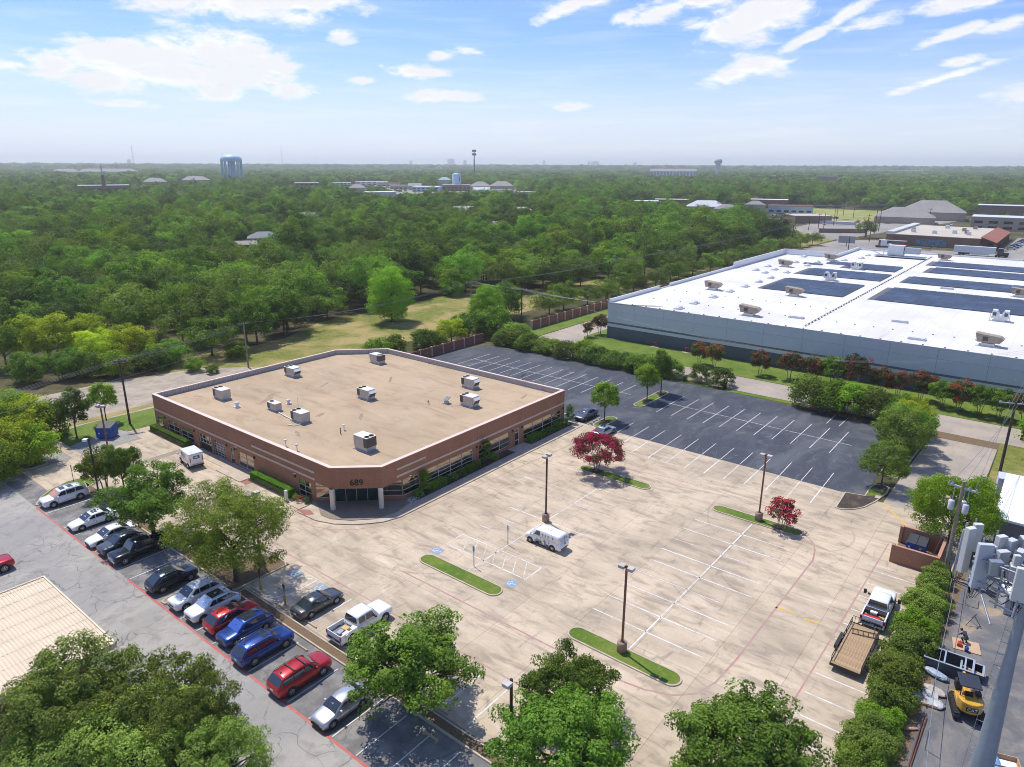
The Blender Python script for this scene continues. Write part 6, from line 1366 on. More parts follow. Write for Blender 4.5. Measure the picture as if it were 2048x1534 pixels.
def car(kind, label, cat, x, y, rz, pm, z=.05, roofrail=None, sunroof=0, shade=None, rim=None, grille='black', name='parked_car', windows=True, group=None, glassroof=False, lower=None, mirrors=True, plate=True, bed=None):
    k = KIND[kind]; t = thing(name, label, cat, (x, y, z), rz, group); L, W = k['L'], k['W']; hl, hw = L / 2, W / 2; low = k['low']; belt, hood, H = k['belt'], k['hood'], k['H']
    xc, rf, rr, rb = k['xc'], k['rf'], k['rr'], k['rb']
    def ring(x, zl, zt, wf, crown=.03):
        w = hw * wf; zm = zl + (zt - zl) * .50; c = [(w * .86, zl), (w * .975, zl + .09), (w, zm), (w * .985, zt - .16), (w * .93, zt - .045), (w * .80, zt), (w * .45, zt + crown * .7), (0, zt + crown)]
        return [(x, a, b) for a, b in c] + [(x, -a, b) for a, b in c[-2::-1]]
    deck = k['deck'] or belt; st = [(hl, low + .22, hood - .34, .72), (hl - .05, low + .08, hood - .24, .84), (hl - .22, low + .02, hood - .15, .93), (hl - .55, low, hood - .07, .98), (hl - 1.0, low, hood - .02, 1.0), (xc, low, belt - .03, 1.0), (xc - .6, low, belt, 1.0)]
    if kind in ('suv', 'bigsuv', 'crossover'): st = [(hl, low + .20, hood - .20, .78), (hl - .05, low + .08, hood - .11, .88), (hl - .20, low + .02, hood - .05, .95), (hl - .5, low, hood - .01, .985), (hl - .9, low, hood + .02, 1.0), (xc, low, belt, 1.0), (xc - .6, low, belt + .01, 1.0)]
    if kind == 'pickup': st = [(hl, low + .12, hood - .20, .90), (hl - .06, low + .06, hood - .10, .94), (hl - .25, low, hood - .04, .98), (hl - 1.0, low, hood, 1.0), (xc, low, belt - .02, 1.0), (-1.05, low, belt, 1.0)]
    if kind == 'van': st = [(hl, low + .16, hood - .34, .80), (hl - .06, low + .06, hood - .22, .90), (hl - .25, low, hood - .12, .97), (hl - .5, low, hood - .04, .99), (xc, low, belt - .06, 1.0), (xc - .6, low, belt, 1.0), (-hl + .1, low, belt, .99), (-hl, low + .05, belt, .96)]
    elif kind != 'pickup':
        st += [(rb + .4, low, belt, 1.0), (-hl + .28, low + .02, deck - .0, .975), (-hl + .08, low + .08, deck - .07, .92), (-hl, low + .20, deck - .22, .82)]
    st = [s for s in st]; st.sort(key=lambda s: -s[0])
    body = MB().loft([ring(a, b, c, d) for a, b, c, d in st]).obj('body', pm, t)
    # cabin
    wb_, wt = hw * .90, hw * .72
    if kind in ('suv', 'bigsuv', 'crossover'): wt = hw * .75; wb_ = hw * .92
    if kind in ('pickup',): wt = hw * .76
    if kind == 'van': wb_, wt = hw * .965, hw * .86
    def cr(x, zt, a): # cabin ring between belt and zt
        w1 = lerp(wb_, wt, a); return [(x, wb_ if a > .01 else wb_, belt - .05), (x, lerp(wb_, w1, .5), lerp(belt - .05, zt, .5)), (x, w1, zt - .06 * a), (x, w1 * .88, zt), (x, 0, zt + .03 * a), (x, -w1 * .88, zt), (x, -w1, zt - .06 * a), (x, -lerp(wb_, w1, .5), lerp(belt - .05, zt, .5)), (x, -wb_, belt - .05)]
    rings = [cr(xc, belt - .02, 0.0), cr(lerp(xc, rf, .5), lerp(belt, H - .02, .52), .55), cr(rf, H - .05, 1), cr(lerp(rf, rr, .12), H - .015, 1), cr(lerp(rf, rr, .38), H + .01, 1), cr(lerp(rf, rr, .72), H - .01, 1), cr(lerp(rf, rr, .92), H - .05, 1), cr(rr, H - .085, 1), cr(lerp(rr, rb, .5), lerp(H - .07, belt, .48), .6), cr(rb, belt - .02, 0)]
    MB().loft(rings, smooth=True).obj('cabin', pm, t)
    # glass: thin slabs just proud of the cabin
    def g3(x, s, tt): return (x, s * lerp(wb_, wt, tt) * 1.0, lerp(belt - .02, H - .08, tt))
    a0, a1 = .06, .93
    wx = lambda tt: lerp(xc, rf, tt); zz = lambda tt: lerp(belt - .02, H - .045, tt)
    yw = lambda tt: lerp(wb_, wt, tt) * .90
    nrm = Vector((H - belt, 0, xc - rf)).normalized(); off = nrm * .022
    ws = [(wx(a0), yw(a0), zz(a0)), (wx(a0), -yw(a0), zz(a0)), (wx(.5), -yw(.5), zz(.5) + .012), (wx(a1), -yw(a1), zz(a1)), (wx(a1), yw(a1), zz(a1)), (wx(.5), yw(.5), zz(.5) + .012)]
    MB().slab([Vector(p) + off for p in ws], nrm, .012).obj('windshield', shade or MCG, t)
    zr = lambda tt: lerp(belt - .02, H - .065, tt); rx = lambda tt: lerp(rb, rr, tt); n2 = Vector((-(H - belt), 0, rr - rb)).normalized(); off = n2 * .022; b0 = .12 if kind != 'pickup' else .2
    if kind != 'van': MB().slab([Vector(p) + off for p in [(rx(b0), -yw(b0), zr(b0)), (rx(b0), yw(b0), zr(b0)), (rx(.92), yw(.92), zr(.92)), (rx(.92), -yw(.92), zr(.92))]], n2, .012).obj('rear_window', MCG, t)
    # side windows
    if kind == 'pickup': cuts_ = [(xc - .42, rf - .12, .02 + (rf + rr) / 2, .02 + (rf + rr) / 2), ((rf + rr) / 2 - .08, (rf + rr) / 2 - .08, rr + .10, rr + .12)]
    elif kind == 'van': cuts_ = [(xc - .62, rf - .12, .28, .28)]
    elif kind in ('sedan', 'hatch'): m_ = -.10; cuts_ = [(xc - .40, rf - .10, m_ + .04, m_ + .02), (m_ - .04, m_ - .06, rb + .42, rr + .02)]
    else: m_ = -.02; cuts_ = [(xc - .42, rf - .10, m_ + .04, m_), (m_ - .04, m_ - .07, -1.02, -1.02), (-1.10, -1.10, rb + .26, rr + .06)]
    for s in (1, -1):
        for (xa, xat, xb, xbt) in cuts_:
            ns = Vector((0, s * (H - belt), (wb_ - wt))).normalized(); o3 = ns * .022
            pts = [Vector(g3(xa, s, .14)) + o3, Vector(g3(xb, s, .14)) + o3, Vector(g3(xbt, s, .90)) + o3, Vector(g3(xat, s, .90)) + o3]
            if s > 0: pts = pts[::-1]
            MB().slab(pts, ns, .010).obj('side_window', MCG, t)
        # wheel arches, wheels
        for wxp in (k['wf'], k['wb']):
            mb = MB().lathe([(0, -.004), (k['wr'] + .075, -.004), (k['wr'] + .075, .018), (0, .018)], 22, (wxp, s * hw * (1.0 if s > 0 else 1.0) - (.012 if s > 0 else .008), k['wr'] + .02), axis='y')
            mb.obj('wheel_arch', lower or MTRM, t)
            wh = MB().lathe([(k['wr'] * .62, -.10), (k['wr'] * .93, -.115), (k['wr'], -.08), (k['wr'], .08), (k['wr'] * .93, .115), (k['wr'] * .62, .10), (k['wr'] * .6, .02)], 20, (wxp, s * (hw - .085), k['wr']), axis='y').obj('wheel', MTY, t)
            ys_ = s * (hw + .012); rm = MB(); rr_ = k['wr'] * .63
            rm.lathe([(rr_, -.01), (rr_ * .86, .0), (rr_ * .86, -.012)], 20, (wxp, ys_, k['wr']), axis='y')
            for q in range(5):
                a = 2 * PI * q / 5 + .3; c, sn = math.cos(a), math.sin(a)
                rm.add([(wxp + c * rr_ * u - sn * v * rr_, ys_ + s * (.012 if u < .5 else 0), k['wr'] + sn * rr_ * u + c * v * rr_) for u, v in ((.12, -.16), (.12, .16), (.95, .13), (.95, -.13))], [(0, 1, 2, 3)])
            rm.lathe([(.0, .014), (rr_ * .25, .012)], 12, (wxp, ys_, k['wr']), axis='y'); rm.obj('rim', rim or MRIM, wh)
            MB().lathe([(0, 0), (rr_, 0)], 16, (wxp, s * (hw - .02), k['wr']), axis='y').obj('brake_recess', MTRM, wh)
        # door seams and handles
        if kind != 'van':
            sm = MB()
            for xs_ in ([cuts_[0][0] + .02, cuts_[0][2] - .0] + ([cuts_[1][2]] if len(cuts_) > 1 else [])): sm.box(xs_ - .008, xs_ + .008, s * hw - .006, s * hw + .004, low + .22, belt - .18)
            sm.obj('door_seam', MTRM, t)
            for xs_ in (cuts_[0][2] + .22, (cuts_[1][2] + .18 if len(cuts_) > 1 else -1)): MB().box(xs_ - .09, xs_ + .09, s * hw - .01, s * hw + .03, belt - .20, belt - .165).obj('door_handle', MCHR if kind in ('pickup', 'sedan') else pm, t)
        MB().box(xc - .30, xc + (k['wb'] - xc) + k['wr'] + .1, s * (hw - .03), s * (hw + .008), low - .03, low + .10).obj('sill', lower or MTRM, t)
        # lamps
        zh = hood - .36 if kind != 'pickup' else hood - .30
        lx = hl - .10; p = [(lx + .03, s * hw * .50, zh), (lx - .14, s * hw * .90, zh + .02), (lx - .26, s * hw * .945, zh + .12), (lx - .05, s * hw * .55, zh + .13)]
        if s < 0: p = p[::-1]
        MB().slab(p, (1, s * .45, .15), .06).obj('headlight', MHL, t)
        zt_ = deck - .26 if kind not in ('pickup', 'van') else (belt - .30 if kind == 'pickup' else .95); tx = -hl + .06
        hgt = .16 if kind in ('sedan', 'hatch', 'crossover') else .34 if kind in ('pickup', 'van') else .20
        if kind != 'pickup':
            p = [(tx, s * hw * .58, zt_), (tx + .14, s * hw * .93, zt_), (tx + .17, s * hw * .93, zt_ + hgt), (tx + .02, s * hw * .62, zt_ + hgt)]
            if s > 0: p = p[::-1]
            MB().slab(p, (-1, s * .45, 0), .055).obj('taillight', MTL, t)
        if mirrors: MB().box(xc - .52, xc - .36, s * (hw * .93), s * (hw + .16), belt - .02, belt + .13).obj('mirror', pm if kind != 'pickup' else MTRM, t, bevel=.03)
        if roofrail:
            MB().tube([(rf - .12, s * wt * .93, H - .03), (rf - .25, s * wt * .93, H + .045), (rr + .2, s * wt * .93, H + .035), (rr + .05, s * wt * .93, H - .06)], .022, 6).obj('roof_rail', MCHR if roofrail == 'chrome' else MTRM, t)
    # front and rear trim
    gm = MCHR if grille == 'chrome' else MTRM
    MB().box(hl - .03, hl + .012, -hw * .44, hw * .44, low + .30 if kind != 'pickup' else low + .36, hood - .30).obj('grille', gm, t, bevel=.02)
    MB().box(hl - .12, hl + .018, -hw * .68, hw * .68, low + .06, low + .20 if kind != 'pickup' else low + .30).obj('front_bumper', MCHR if kind == 'pickup' else MTRM, t, bevel=.03)
    if kind != 'pickup': MB().box(-hl - .015, -hl + .12, -hw * .72, hw * .72, low + .10, low + .24).obj('rear_bumper', MTRM, t, bevel=.03)
    if plate: MB().box(-hl - .022, -hl + .01, -.16, .16, deck - .42 if kind != 'pickup' else low + .12, deck - .28 if kind != 'pickup' else low + .26).obj('licence_plate', MPLT, t)
    if glassroof: MB().slab([(rf - .12, -wt * .74, H + .012), (rf - .12, wt * .74, H + .012), (rr + .55, wt * .74, H + .014), (rr + .55, -wt * .74, H + .014)][::1], (0, 0, 1), .022).obj('glass_roof', MCG, t)
    elif sunroof:
        for q in range(sunroof):
            xa = rf - .18 - q * .85; MB().slab([(xa - .55, -wt * .60, H + .012), (xa, -wt * .60, H + .012), (xa, wt * .60, H + .012), (xa - .55, wt * .60, H + .012)], (0, 0, 1), .022).obj('sunroof', MCG, t)
    if kind in ('suv', 'bigsuv', 'sedan'): MB().box(rr + .18, rr + .30, -.03, .03, H, H + .07).obj('antenna_fin', MTRM, t)
    if kind == 'pickup':
        bx0, bx1 = -hl, -1.10; MB().box(bx0 + .05, bx1, -hw + .04, hw - .04, low, .78).obj('bed_floor', MTRM if bed != 'grey' else M('bed_liner_grey', (.20, .21, .22), .8), t)
        for s in (1, -1):
            MB().loft([[(xx, s * (hw * .99), low + .02), (xx, s * hw, .8), (xx, s * (hw - .03), belt + .02), (xx, s * (hw - .13), belt + .03), (xx, s * (hw - .15), .76), (xx, s * (hw - .15), low + .02)][::s] for xx in (bx1 - .02, (bx0 + bx1) / 2, bx0 + .02)], smooth=False).obj('bed_side', pm, t)
            MB().box(bx0 - .02, bx0 + .04, s * hw - (.17 if s > 0 else 0), s * hw + (.17 if s < 0 else 0), .80, belt - .04).obj('taillight', MTL, t)
        MB().box(bx0 - .01, bx0 + .06, -hw + .17, hw - .17, .72, belt + .02).obj('tailgate', pm, t, bevel=.02)
        MB().box(bx0 - .12, bx0 + .02, -hw * .92, hw * .92, .42, .58).obj('rear_bumper', MCHR, t, bevel=.03)
    return t
N_, S_f = PI, 0.0     # nose toward -x / nose toward +x
car('bigsuv', 'white three-row SUV with two sunroofs and a pink windshield sunshade', 'SUV', 26.15, 90.25, N_, PW, .02, 'chrome', 2, MSHR)
car('sedan', 'white sedan with a small sunroof, nose to the red line, half under the tree', 'sedan', 25.95, 81.65, N_, PW, .02, None, 1)
car('sedan', 'white sedan mostly hidden under the tree, next to a dark grey car', 'sedan', 25.75, 76.45, N_, PW, .02, None, 0, rim=MRIMD)
car('crossover', 'dark grey car squeezed between a white sedan and the black pickup', 'car', 25.75, 73.6, N_, PGRY, .02)
car('pickup', 'black crew-cab pickup with chrome grille in the tree shade', 'pickup', 26.35, 70.85, N_, PBLK, .02, grille='chrome', name='parked_pickup')
car('crossover', 'dark navy crossover backed in beside the narrow tan island', 'SUV', 25.75, 62.9, S_f, PNAVY, .02, 'chrome', 0, glassroof=True)
car('suv', 'plain white crossover without sunroof, right of the narrow tan island', 'SUV', 25.85, 58.5, N_, PW, .02, None, 0)
car('suv', 'white SUV with a black panoramic roof and silver sunshade', 'SUV', 25.95, 55.65, N_, PPW, .02, 'chrome', 0, MSHD, glassroof=True)
car('suv', 'bright red SUV with chrome roof rails and open sunroof, between white and blue cars', 'SUV', 26.1, 52.7, S_f, PRED, .02, 'chrome', 1)
car('suv', 'royal blue SUV with dark glass roof and a blue windshield sunshade', 'SUV', 26.0, 50.35, N_, PBLUE, .02, None, 0, MSHB, glassroof=True)
car('bigsuv', 'royal blue three-row SUV with silver roof rails, backed in', 'SUV', 25.6, 47.0, S_f, PBLUE, .02, 'chrome', 1)
car('bigsuv', 'dark red SUV with black roof rails and cross bars, parked apart', 'SUV', 25.5, 41.75, S_f, PRED, .02, 'black', 0)
xb = bpy.data.objects[[o.name for o in COL.objects if o.get('label', '').startswith('dark red SUV')][0]]
for xq in (.15, -.85): MB().box(xq - .05, xq + .05, -.70, .70, 1.84, 1.88).obj('cross_bar', MTRM, xb)
car('hatch', 'silver compact sedan parked nose out, tail under the leafy tree', 'sedan', 25.45, 36.55, N_, PSIL, .02, None, 0)
car('sedan', 'gunmetal grey sedan with sunroof beside the blue wheelchair symbol', 'sedan', 32.25, 48.6, S_f, PGRY, .055, None, 1)
o = car('pickup', 'white crew-cab pickup with clutter in its bed, partly behind the leafy tree', 'pickup', 32.8, 43.15, S_f, PW, .055, name='parked_pickup', bed='grey')
for (a, b, c, d_, h, m_) in ((-2.6, -2.0, -.6, -.1, .35, MPLT), (-1.9, -1.4, .0, .6, .25, MBO), (-2.5, -1.9, .2, .6, .2, MRIM), (-1.7, -1.25, -.7, -.2, .4, MPV)): MB().box(a, b, c, d_, .79, .79 + h, .2).obj('bed_box', m_, o)
car('sedan', 'dark slate sedan parked by the corner of the brick building', 'sedan', 90.9, 57.15, N_, paint('slate_blue', (.10, .12, .16), .5, .28), .06)
car('sedan', 'silver-blue coupe with sunroof near the crimson crape myrtle', 'sedan', 86.3, 51.0, S_f, paint('silver_blue', (.42, .48, .56), .5, .28), .06, None, 1)
# cargo van with pet decals
v = car('van', 'white cargo van with blue paw and yellow decals, alone in the lot', 'van', 54.75, 38.9, PI / 2, PW, .055, name='cargo_van', plate=False)
MB().box(-2.385, -2.36, -.30, .0, .80, .93).obj('licence_plate', MDKP, v)
mb = MB()
mb.box(-2.36, -2.345, -.012, .012, .55, 1.80).obj('door_seam', MTRM, v)
for s in (1, -1):
    sm = MB().box(.18, .195, s * .862 - .006, s * .862 + .010, .35, 1.15).box(-1.05, -.035, s * .866 - .004, s * .866 + .008, .74, .765).box(-.95, -.935, s * .862 - .006, s * .862 + .010, .42, 1.15); sm.obj('door_seam', MTRM, v)
    y = s * .880
    def decal(nm, pts, col):
        q = [(a, y, b) for a, b in pts]; MB().slab(q if s < 0 else q[::-1], (0, s, 0), .004).obj(nm, col, v)
    decal('blue_decal', [(.95, .40), (.15, .32), (-.30, .30), (.0, .55), (.35, .78), (.65, .82), (.9, .6)], MBL)
    decal('navy_decal', [(.85, .36), (.3, .32), (.35, .5), (.6, .55)], M('navy_print', (.02, .09, .25), .5, var=0))
    decal('yellow_decal', [(.10 + .17 * math.cos(a), .62 + .17 * math.sin(a)) for a in np.linspace(0, 2 * PI, 9)[:-1]], M('yellow_print', (.72, .5, .05), .5, var=0))
    decal('dog_decal', [(-.35, .42), (-.28, .95), (-.38, 1.0), (-.48, .92), (-.55, .6), (-.85, .5), (-1.0, .36), (-.5, .34)], M('grey_print', (.25, .25, .28), .5, var=.3, scale=9))
    decal('red_decal', [(-.62, .44), (-.95, .40), (-.98, .46), (-.66, .52)], M('red_print', (.6, .05, .05), .5, var=0))
    for q in range(4):
        xx = -.05 - q * .36 if q < 3 else -1.35; yy_ = s * (.868 - .02)
        for (da, db, za, zb_) in ((0, .05, 1.28, 1.56), (.07, .11, 1.30, 1.48), (.0, .13, 1.56, 1.62)):
            p3 = [(xx - da, s * .852, za), (xx - db, s * .852, za), (xx - db, s * .815, zb_), (xx - da, s * .815, zb_)]; MB().slab([Vector(p_) + Vector((0, s * .012, 0)) for p_ in (p3 if s < 0 else p3[::-1])], (0, s, .1), .004).obj('lettering_decal', M('grey_print', (.25, .25, .28), .5), v)
for q in range(2): MB().box(-2.352, -2.347, -.6 + q * .75, -.12 + q * .75, 1.28, 1.62).obj('rear_print', M('pale_print', (.45, .47, .52), .4, var=.5, scale=10), v)
MB().box(-.75, -.3, -.25, .22, 1.905, 1.915).obj('roof_mark', M('roof_print_grey', (.42, .42, .45), .6), v); MB().box(-.7, -.35, -.19, .16, 1.913, 1.922).obj('roof_mark', PW, v)
# boxy mail truck
mt_ = thing('mail_truck', 'boxy white mail truck with blue rear emblem by the garage doors', 'mail truck', (42.9, 89.35, .05), PI / 2 - .12); mt_.location = (*(41.43, 88.98), .05)
MB().prism([(-1.0, 0), (1.0, 0)], 0, 0) if False else None
bd = MB().box(-1.95, 1.0, -.93, .93, .45, 2.05).obj('body', PW, mt_, bevel=.05)
MB().add([(1.0, -.9, .5), (2.0, -.82, .55), (2.0, .82, .55), (1.0, .9, .5), (1.0, -.9, 1.28), (2.0, -.78, 1.02), (2.0, .78, 1.02), (1.0, .9, 1.28)], [(0, 1, 5, 4), (1, 2, 6, 5), (2, 3, 7, 6), (4, 5, 6, 7), (0, 3, 2, 1)]).obj('hood', PW, mt_, bevel=.05)
MB().add([(1.0, -.9, 1.28), (1.25, -.86, 1.22), (1.25, .86, 1.22), (1.0, .9, 1.28), (.62, -.9, 2.05), (.66, -.86, 2.06), (.66, .86, 2.06), (.62, .9, 2.05)], [(0, 1, 5, 4), (1, 2, 6, 5), (2, 3, 7, 6), (4, 5, 6, 7)]).obj('windshield', MCG, mt_)
MB().box(-2.0, 1.05, -.98, .98, 2.05, 2.16).obj('roof', M('roof_enamel', (.62, .64, .63), .5), mt_, bevel=.03)
for s in (1, -1):
    for (a, b, c, d_) in ((.20, .85, 1.25, 1.85), (-.65, .02, 1.25, 1.78)): MB().box(a, b, s * .925 - .0, s * .94, c, d_).obj('side_window', MCG, mt_)
    MB().box(-1.9, 1.9, s * .93, s * .945, 1.02, 1.06).obj('blue_stripe', M('blue_print', (.03, .11, .42), .5, var=0), mt_); MB().box(.05, .07, s * .93, s * .945, .5, 1.95).obj('door_seam', MTRM, mt_)
    for wxp in (1.35, -1.25):
        MB().lathe([(0, 0), (.42, 0), (.42, .02), (0, .02)], 20, (wxp, s * .93 - .008, .36), axis='y').obj('wheel_arch', MTRM, mt_)
        w_ = MB().lathe([(.15, -.1), (.33, -.1), (.34, 0), (.33, .1), (.15, .1)], 18, (wxp, s * .87, .34), axis='y').obj('wheel', MTY, mt_); MB().lathe([(0, .01), (.19, .01)], 14, (wxp, s * .975, .34), axis='y').obj('rim', MRIM, w_)
    MB().box(-1.97, -1.94, s * .80 - .06, s * .80 + .06, .95, 1.6).obj('taillight', MTL, mt_); MB().box(1.5, 1.62, s * .95, s * 1.25, 1.25, 1.55).obj('mirror', MWH, mt_); MB().lathe([(0, .0), (.1, 0), (.09, .04)], 12, (2.0, s * .6, .85), axis='x').obj('headlight', MHL, mt_)
MB().box(-1.97, -1.95, -.45, .38, 1.35, 1.78).obj('rear_emblem', M('blue_print', (.03, .11, .42), .5, var=0), mt_)
MB().slab([(-1.975, -.30, 1.48), (-1.975, -.12, 1.68), (-1.975, .28, 1.62), (-1.975, .05, 1.50)], (-1, 0, 0), .006).obj('emblem_eagle', MWH, mt_)
MB().box(-1.965, -1.95, -.6, .6, .62, .66).obj('red_stripe', M('red_print', (.6, .05, .05), .5, var=0), mt_); MB().box(-2.12, -1.9, -.9, .9, .38, .5).obj('rear_bumper', MTRM, mt_); MB().box(1.95, 2.12, -.85, .85, .4, .55).obj('front_bumper', MTRM, mt_)
# open pickup with tools, tail toward viewer
o = car('pickup', 'white work pickup with open bed full of tools and a red toolbox', 'pickup', 63.8, 8.0, .02, PW, .055, name='work_pickup')
for (a, b, c, d_, z0, z1, m_, nm) in ((-1.9, -1.3, -.85, .85, .8, 1.22, MTRM, 'tool_chest'), (-2.75, -2.3, -.5, .75, .8, 1.05, M('red_box', (.55, .03, .03), .5), 'red_toolbox'), (-2.2, -1.8, -.15, .35, .95, 1.25, M('cooler_blue', (.30, .45, .62), .5), 'cooler'), (-2.15, -1.85, -.18, .38, 1.25, 1.30, MWH, 'cooler_lid'), (-2.25, -1.8, -.8, -.3, .8, 1.0, M('wood_offcut', (.45, .30, .15), .8), 'lumber'), (-2.6, -2.0, .3, .8, .8, .95, M('wood_offcut', (.45, .30, .15), .8), 'lumber'), (-2.3, -2.25, -.6, .6, 1.05, 1.1, MDKP, 'pry_bar')):
    MB().box(a, b, c, d_, z0, z1).obj(nm, m_, o)
for s in (1, -1): MB().tube([(.9, s * 1.0, 1.3), (.95, s * 1.45, 1.32)], .03).box(.85, 1.0, s * 1.42 - .12, s * 1.42 + .12, 1.15, 1.55).obj('tow_mirror', MTRM, o)
# utility trailer with wooden deck
TW = M('weathered_deck', (.40, .27, .15), .85, var=.35, scale=3); TR = M('trailer_frame', (.035, .03, .028), .6, var=.2)
t = thing('utility_trailer', 'black utility trailer with a weathered plank deck behind the work pickup', 'trailer', (56.65, 8.25, .05), 0.0)
pl = MB().box(-3.35, 3.35, -.105, .105, .60, .65); p0 = pl.obj('plank', TW, t); p0.location = (0, -.98, 0)
for i in range(1, 10): c = p0.copy(); COL.objects.link(c); c.location = (0, -.98 + i * .2175, .004 * (i % 3))
mb = MB().box(-3.42, 3.42, -1.16, -1.10, .45, .68).box(-3.42, 3.42, 1.10, 1.16, .45, .68).box(-3.44, -3.38, -1.1, 1.1, .45, .68).box(3.38, 3.44, -1.1, 1.1, .45, .68)
mb.obj('frame', TR, t)
for s in (1, -1): MB().tube([(-3.0, s * 1.13, 1.1), (3.4, s * 1.13, 1.1)], .035).obj('rail', TR, t)
for s in (1, -1):
    for x in (-3.0, -1.5, 0, 1.5, 3.0):
        MB().tube([(x, s * 1.13, .6), (x, s * 1.13, 1.1)], .03).obj('rail_post', TR, t)
    for x in (-.45, .5):
        w_ = MB().lathe([(.16, -.1), (.34, -.1), (.36, 0), (.34, .1), (.16, .1)], 18, (x, s * 1.32, .36), axis='y').obj('wheel', MTY, t); MB().lathe([(0, .0), (.18, .0)], 12, (x, s * 1.425, .36), axis='y').obj('rim', MRIMD, w_)
    MB().box(-.95, 1.0, s * 1.17, s * 1.46, .76, .80).box(-1.05, -.95, s * 1.17, s * 1.46, .5, .79).box(1.0, 1.1, s * 1.17, s * 1.46, .5, .79).obj('fender', TR, t)
g = MB().tube([(3.41, -1.1, .65), (3.41, -1.1, 1.3), (3.41, 1.1, 1.3), (3.41, 1.1, .65)], .03)
for k in range(7): g.tube([(3.41, -.9 + k * .3, .66), (3.41, -.9 + k * .3, 1.3)], .018, 5)
g.obj('front_gate', TR, t); MB().tube([(3.4, -.9, .5), (5.0, 0, .5)], .05).tube([(3.4, .9, .5), (5.0, 0, .5)], .05).tube([(4.7, 0, .1), (4.7, 0, .8)], .05).obj('tongue', TR, t)
rk = thing('steel_rack', 'black steel rack lying on the trailer planks', 'rack', (58.9, 8.0, .72), .25)
mb = MB()
for a in (-.35, .35): mb.tube([(a, -1.1, .05), (a, 1.1, .05)], .035, 5); mb.tube([(a, -.7, .05), (a, -.7, .4)], .03, 5)
for k in range(6): mb.tube([(-.35, -1.0 + .4 * k, .06), (.35, -1.0 + .4 * k, .06)], .025, 5)
mb.obj('bars', TR, rk)
# red pickup at the left edge
car('pickup', 'red and silver pickup cut off by the left edge of the picture', 'pickup', *(14.25, 78.82), S_f, PRED, .02, name='parked_pickup')
# ---- far vehicles
def farcar(x, y, rz, pm, label, group, kind='crossover'):
    k = KIND[kind]; L, W, H = k['L'], k['W'], k['H']; t = thing('parked_car', label, 'car', (x, y, .05), rz, group)
    MB().box(-L / 2, L / 2, -W / 2, W / 2, .3, k['belt']).obj('body', pm, t, bevel=.12); MB().add([(-2.1, -.85, k['belt']), (1.1, -.85, k['belt']), (1.1, .85, k['belt']), (-2.1, .85, k['belt']), (-1.6, -.7, H), (.3, -.7, H), (.3, .7, H), (-1.6, .7, H)], [(0, 1, 5, 4), (1, 2, 6, 5), (2, 3, 7, 6), (3, 0, 4, 7)]).obj('windows', MCG, t)
    MB().box(-1.58, .28, -.69, .69, H, H + .03).obj('roof', pm, t)
    for s in (1, -1):
        for xx in (1.35, -1.35): MB().lathe([(0, -.1), (.34, -.1), (.34, .1), (0, .1)], 10, (xx, s * W * .46, .34), axis='y').obj('wheel', MTY, t)
cols = [PW, PSIL, PGRY, PBLK, PRED, PBLUE, PPW]; cn = ['white', 'silver', 'grey', 'black', 'red', 'blue', 'pearl white']
for i in range(18):
    px, D = 1502 + (i * 37) % 125 + (i % 3) * 3, 575 + (i % 4) * 16
    d0 = cam.matrix_world.to_3x3() @ Vector(((px - 1024) / 1399.0, 0, -1)); h = math.hypot(d0.x, d0.y)
    farcar(d0.x / h * D, d0.y / h * D, 1.2 + .1 * (i % 3), cols[(i * 3) % 7], '%s car in the crowded lot of the far auto shop, %s row' % (cn[(i * 3) % 7], ['nearest', 'second', 'third', 'farthest'][i % 4]), 'cars at the far auto shop')
for i in range(7): farcar(424 + i * 8.5, 25.5 - .4 * i, -PI / 2, cols[(i * 2 + 1) % 7], '%s car parked in front of the far brick store' % cn[(i * 2 + 1) % 7], 'cars by the far brick store')
farcar(*(570.53, 70.02), .4, PW, 'white car by the big grey hip roof', None); farcar(*(525.10, 141.42), .4, PPW, 'white car on the blue-grey lot by the brown store', None)
# road tractor with long trailer
t = thing('semi_truck', 'black road tractor with a long white box trailer behind the warehouse', 'truck', (385.8, 34, .05), -PI / 2)
MB().box(-11, 5.2, -1.3, 1.3, 1.2, 4.1).obj('trailer_box', M('trailer_white', (.62, .65, .66), .5, var=.08), t); MB().box(-9.0, -4.5, -1.32, 1.32, .5, 1.2).obj('bogie', MTRM, t); MB().box(-4, 3, -1.25, 1.25, .55, 1.15).obj('side_skirt', M('trailer_white', (.6, .6, .6), .5), t)
MB().box(6.0, 8.2, -1.2, 1.2, .9, 3.8).obj('cab', PBLK, t, bevel=.2); MB().box(8.2, 10.4, -1.1, 1.1, .8, 2.2).obj('hood', PBLK, t, bevel=.25); MB().box(8.15, 8.35, -1.0, 1.0, 2.3, 3.2).obj('windshield', MCG, t); MB().box(5.4, 10.2, -1.25, 1.25, .4, .9).obj('chassis', MTRM, t)
for s in (1, -1):
    for xx in (-8.3, -6.9, 5.8, 7.0, 9.4): MB().lathe([(0, -.2), (.52, -.2), (.52, .2), (0, .2)], 14, (xx, s * 1.1, .52), axis='y').obj('wheel', MTY, t)
t = thing('semi_truck', 'white sleeper tractor in front of the red trailer, far side of the warehouse', 'truck', (394, 76.2, .05), -PI / 2)
MB().box(-1.5, 1.2, -1.2, 1.2, .9, 3.9).obj('cab', PW, t, bevel=.2); MB().box(1.2, 3.4, -1.1, 1.1, .8, 2.1).obj('hood', PW, t, bevel=.25); MB().box(1.1, 1.3, -1, 1, 2.3, 3.2).obj('windshield', MCG, t); MB().box(-3.8, 3.2, -1.0, 1.0, .4, .9).obj('chassis', MTRM, t)
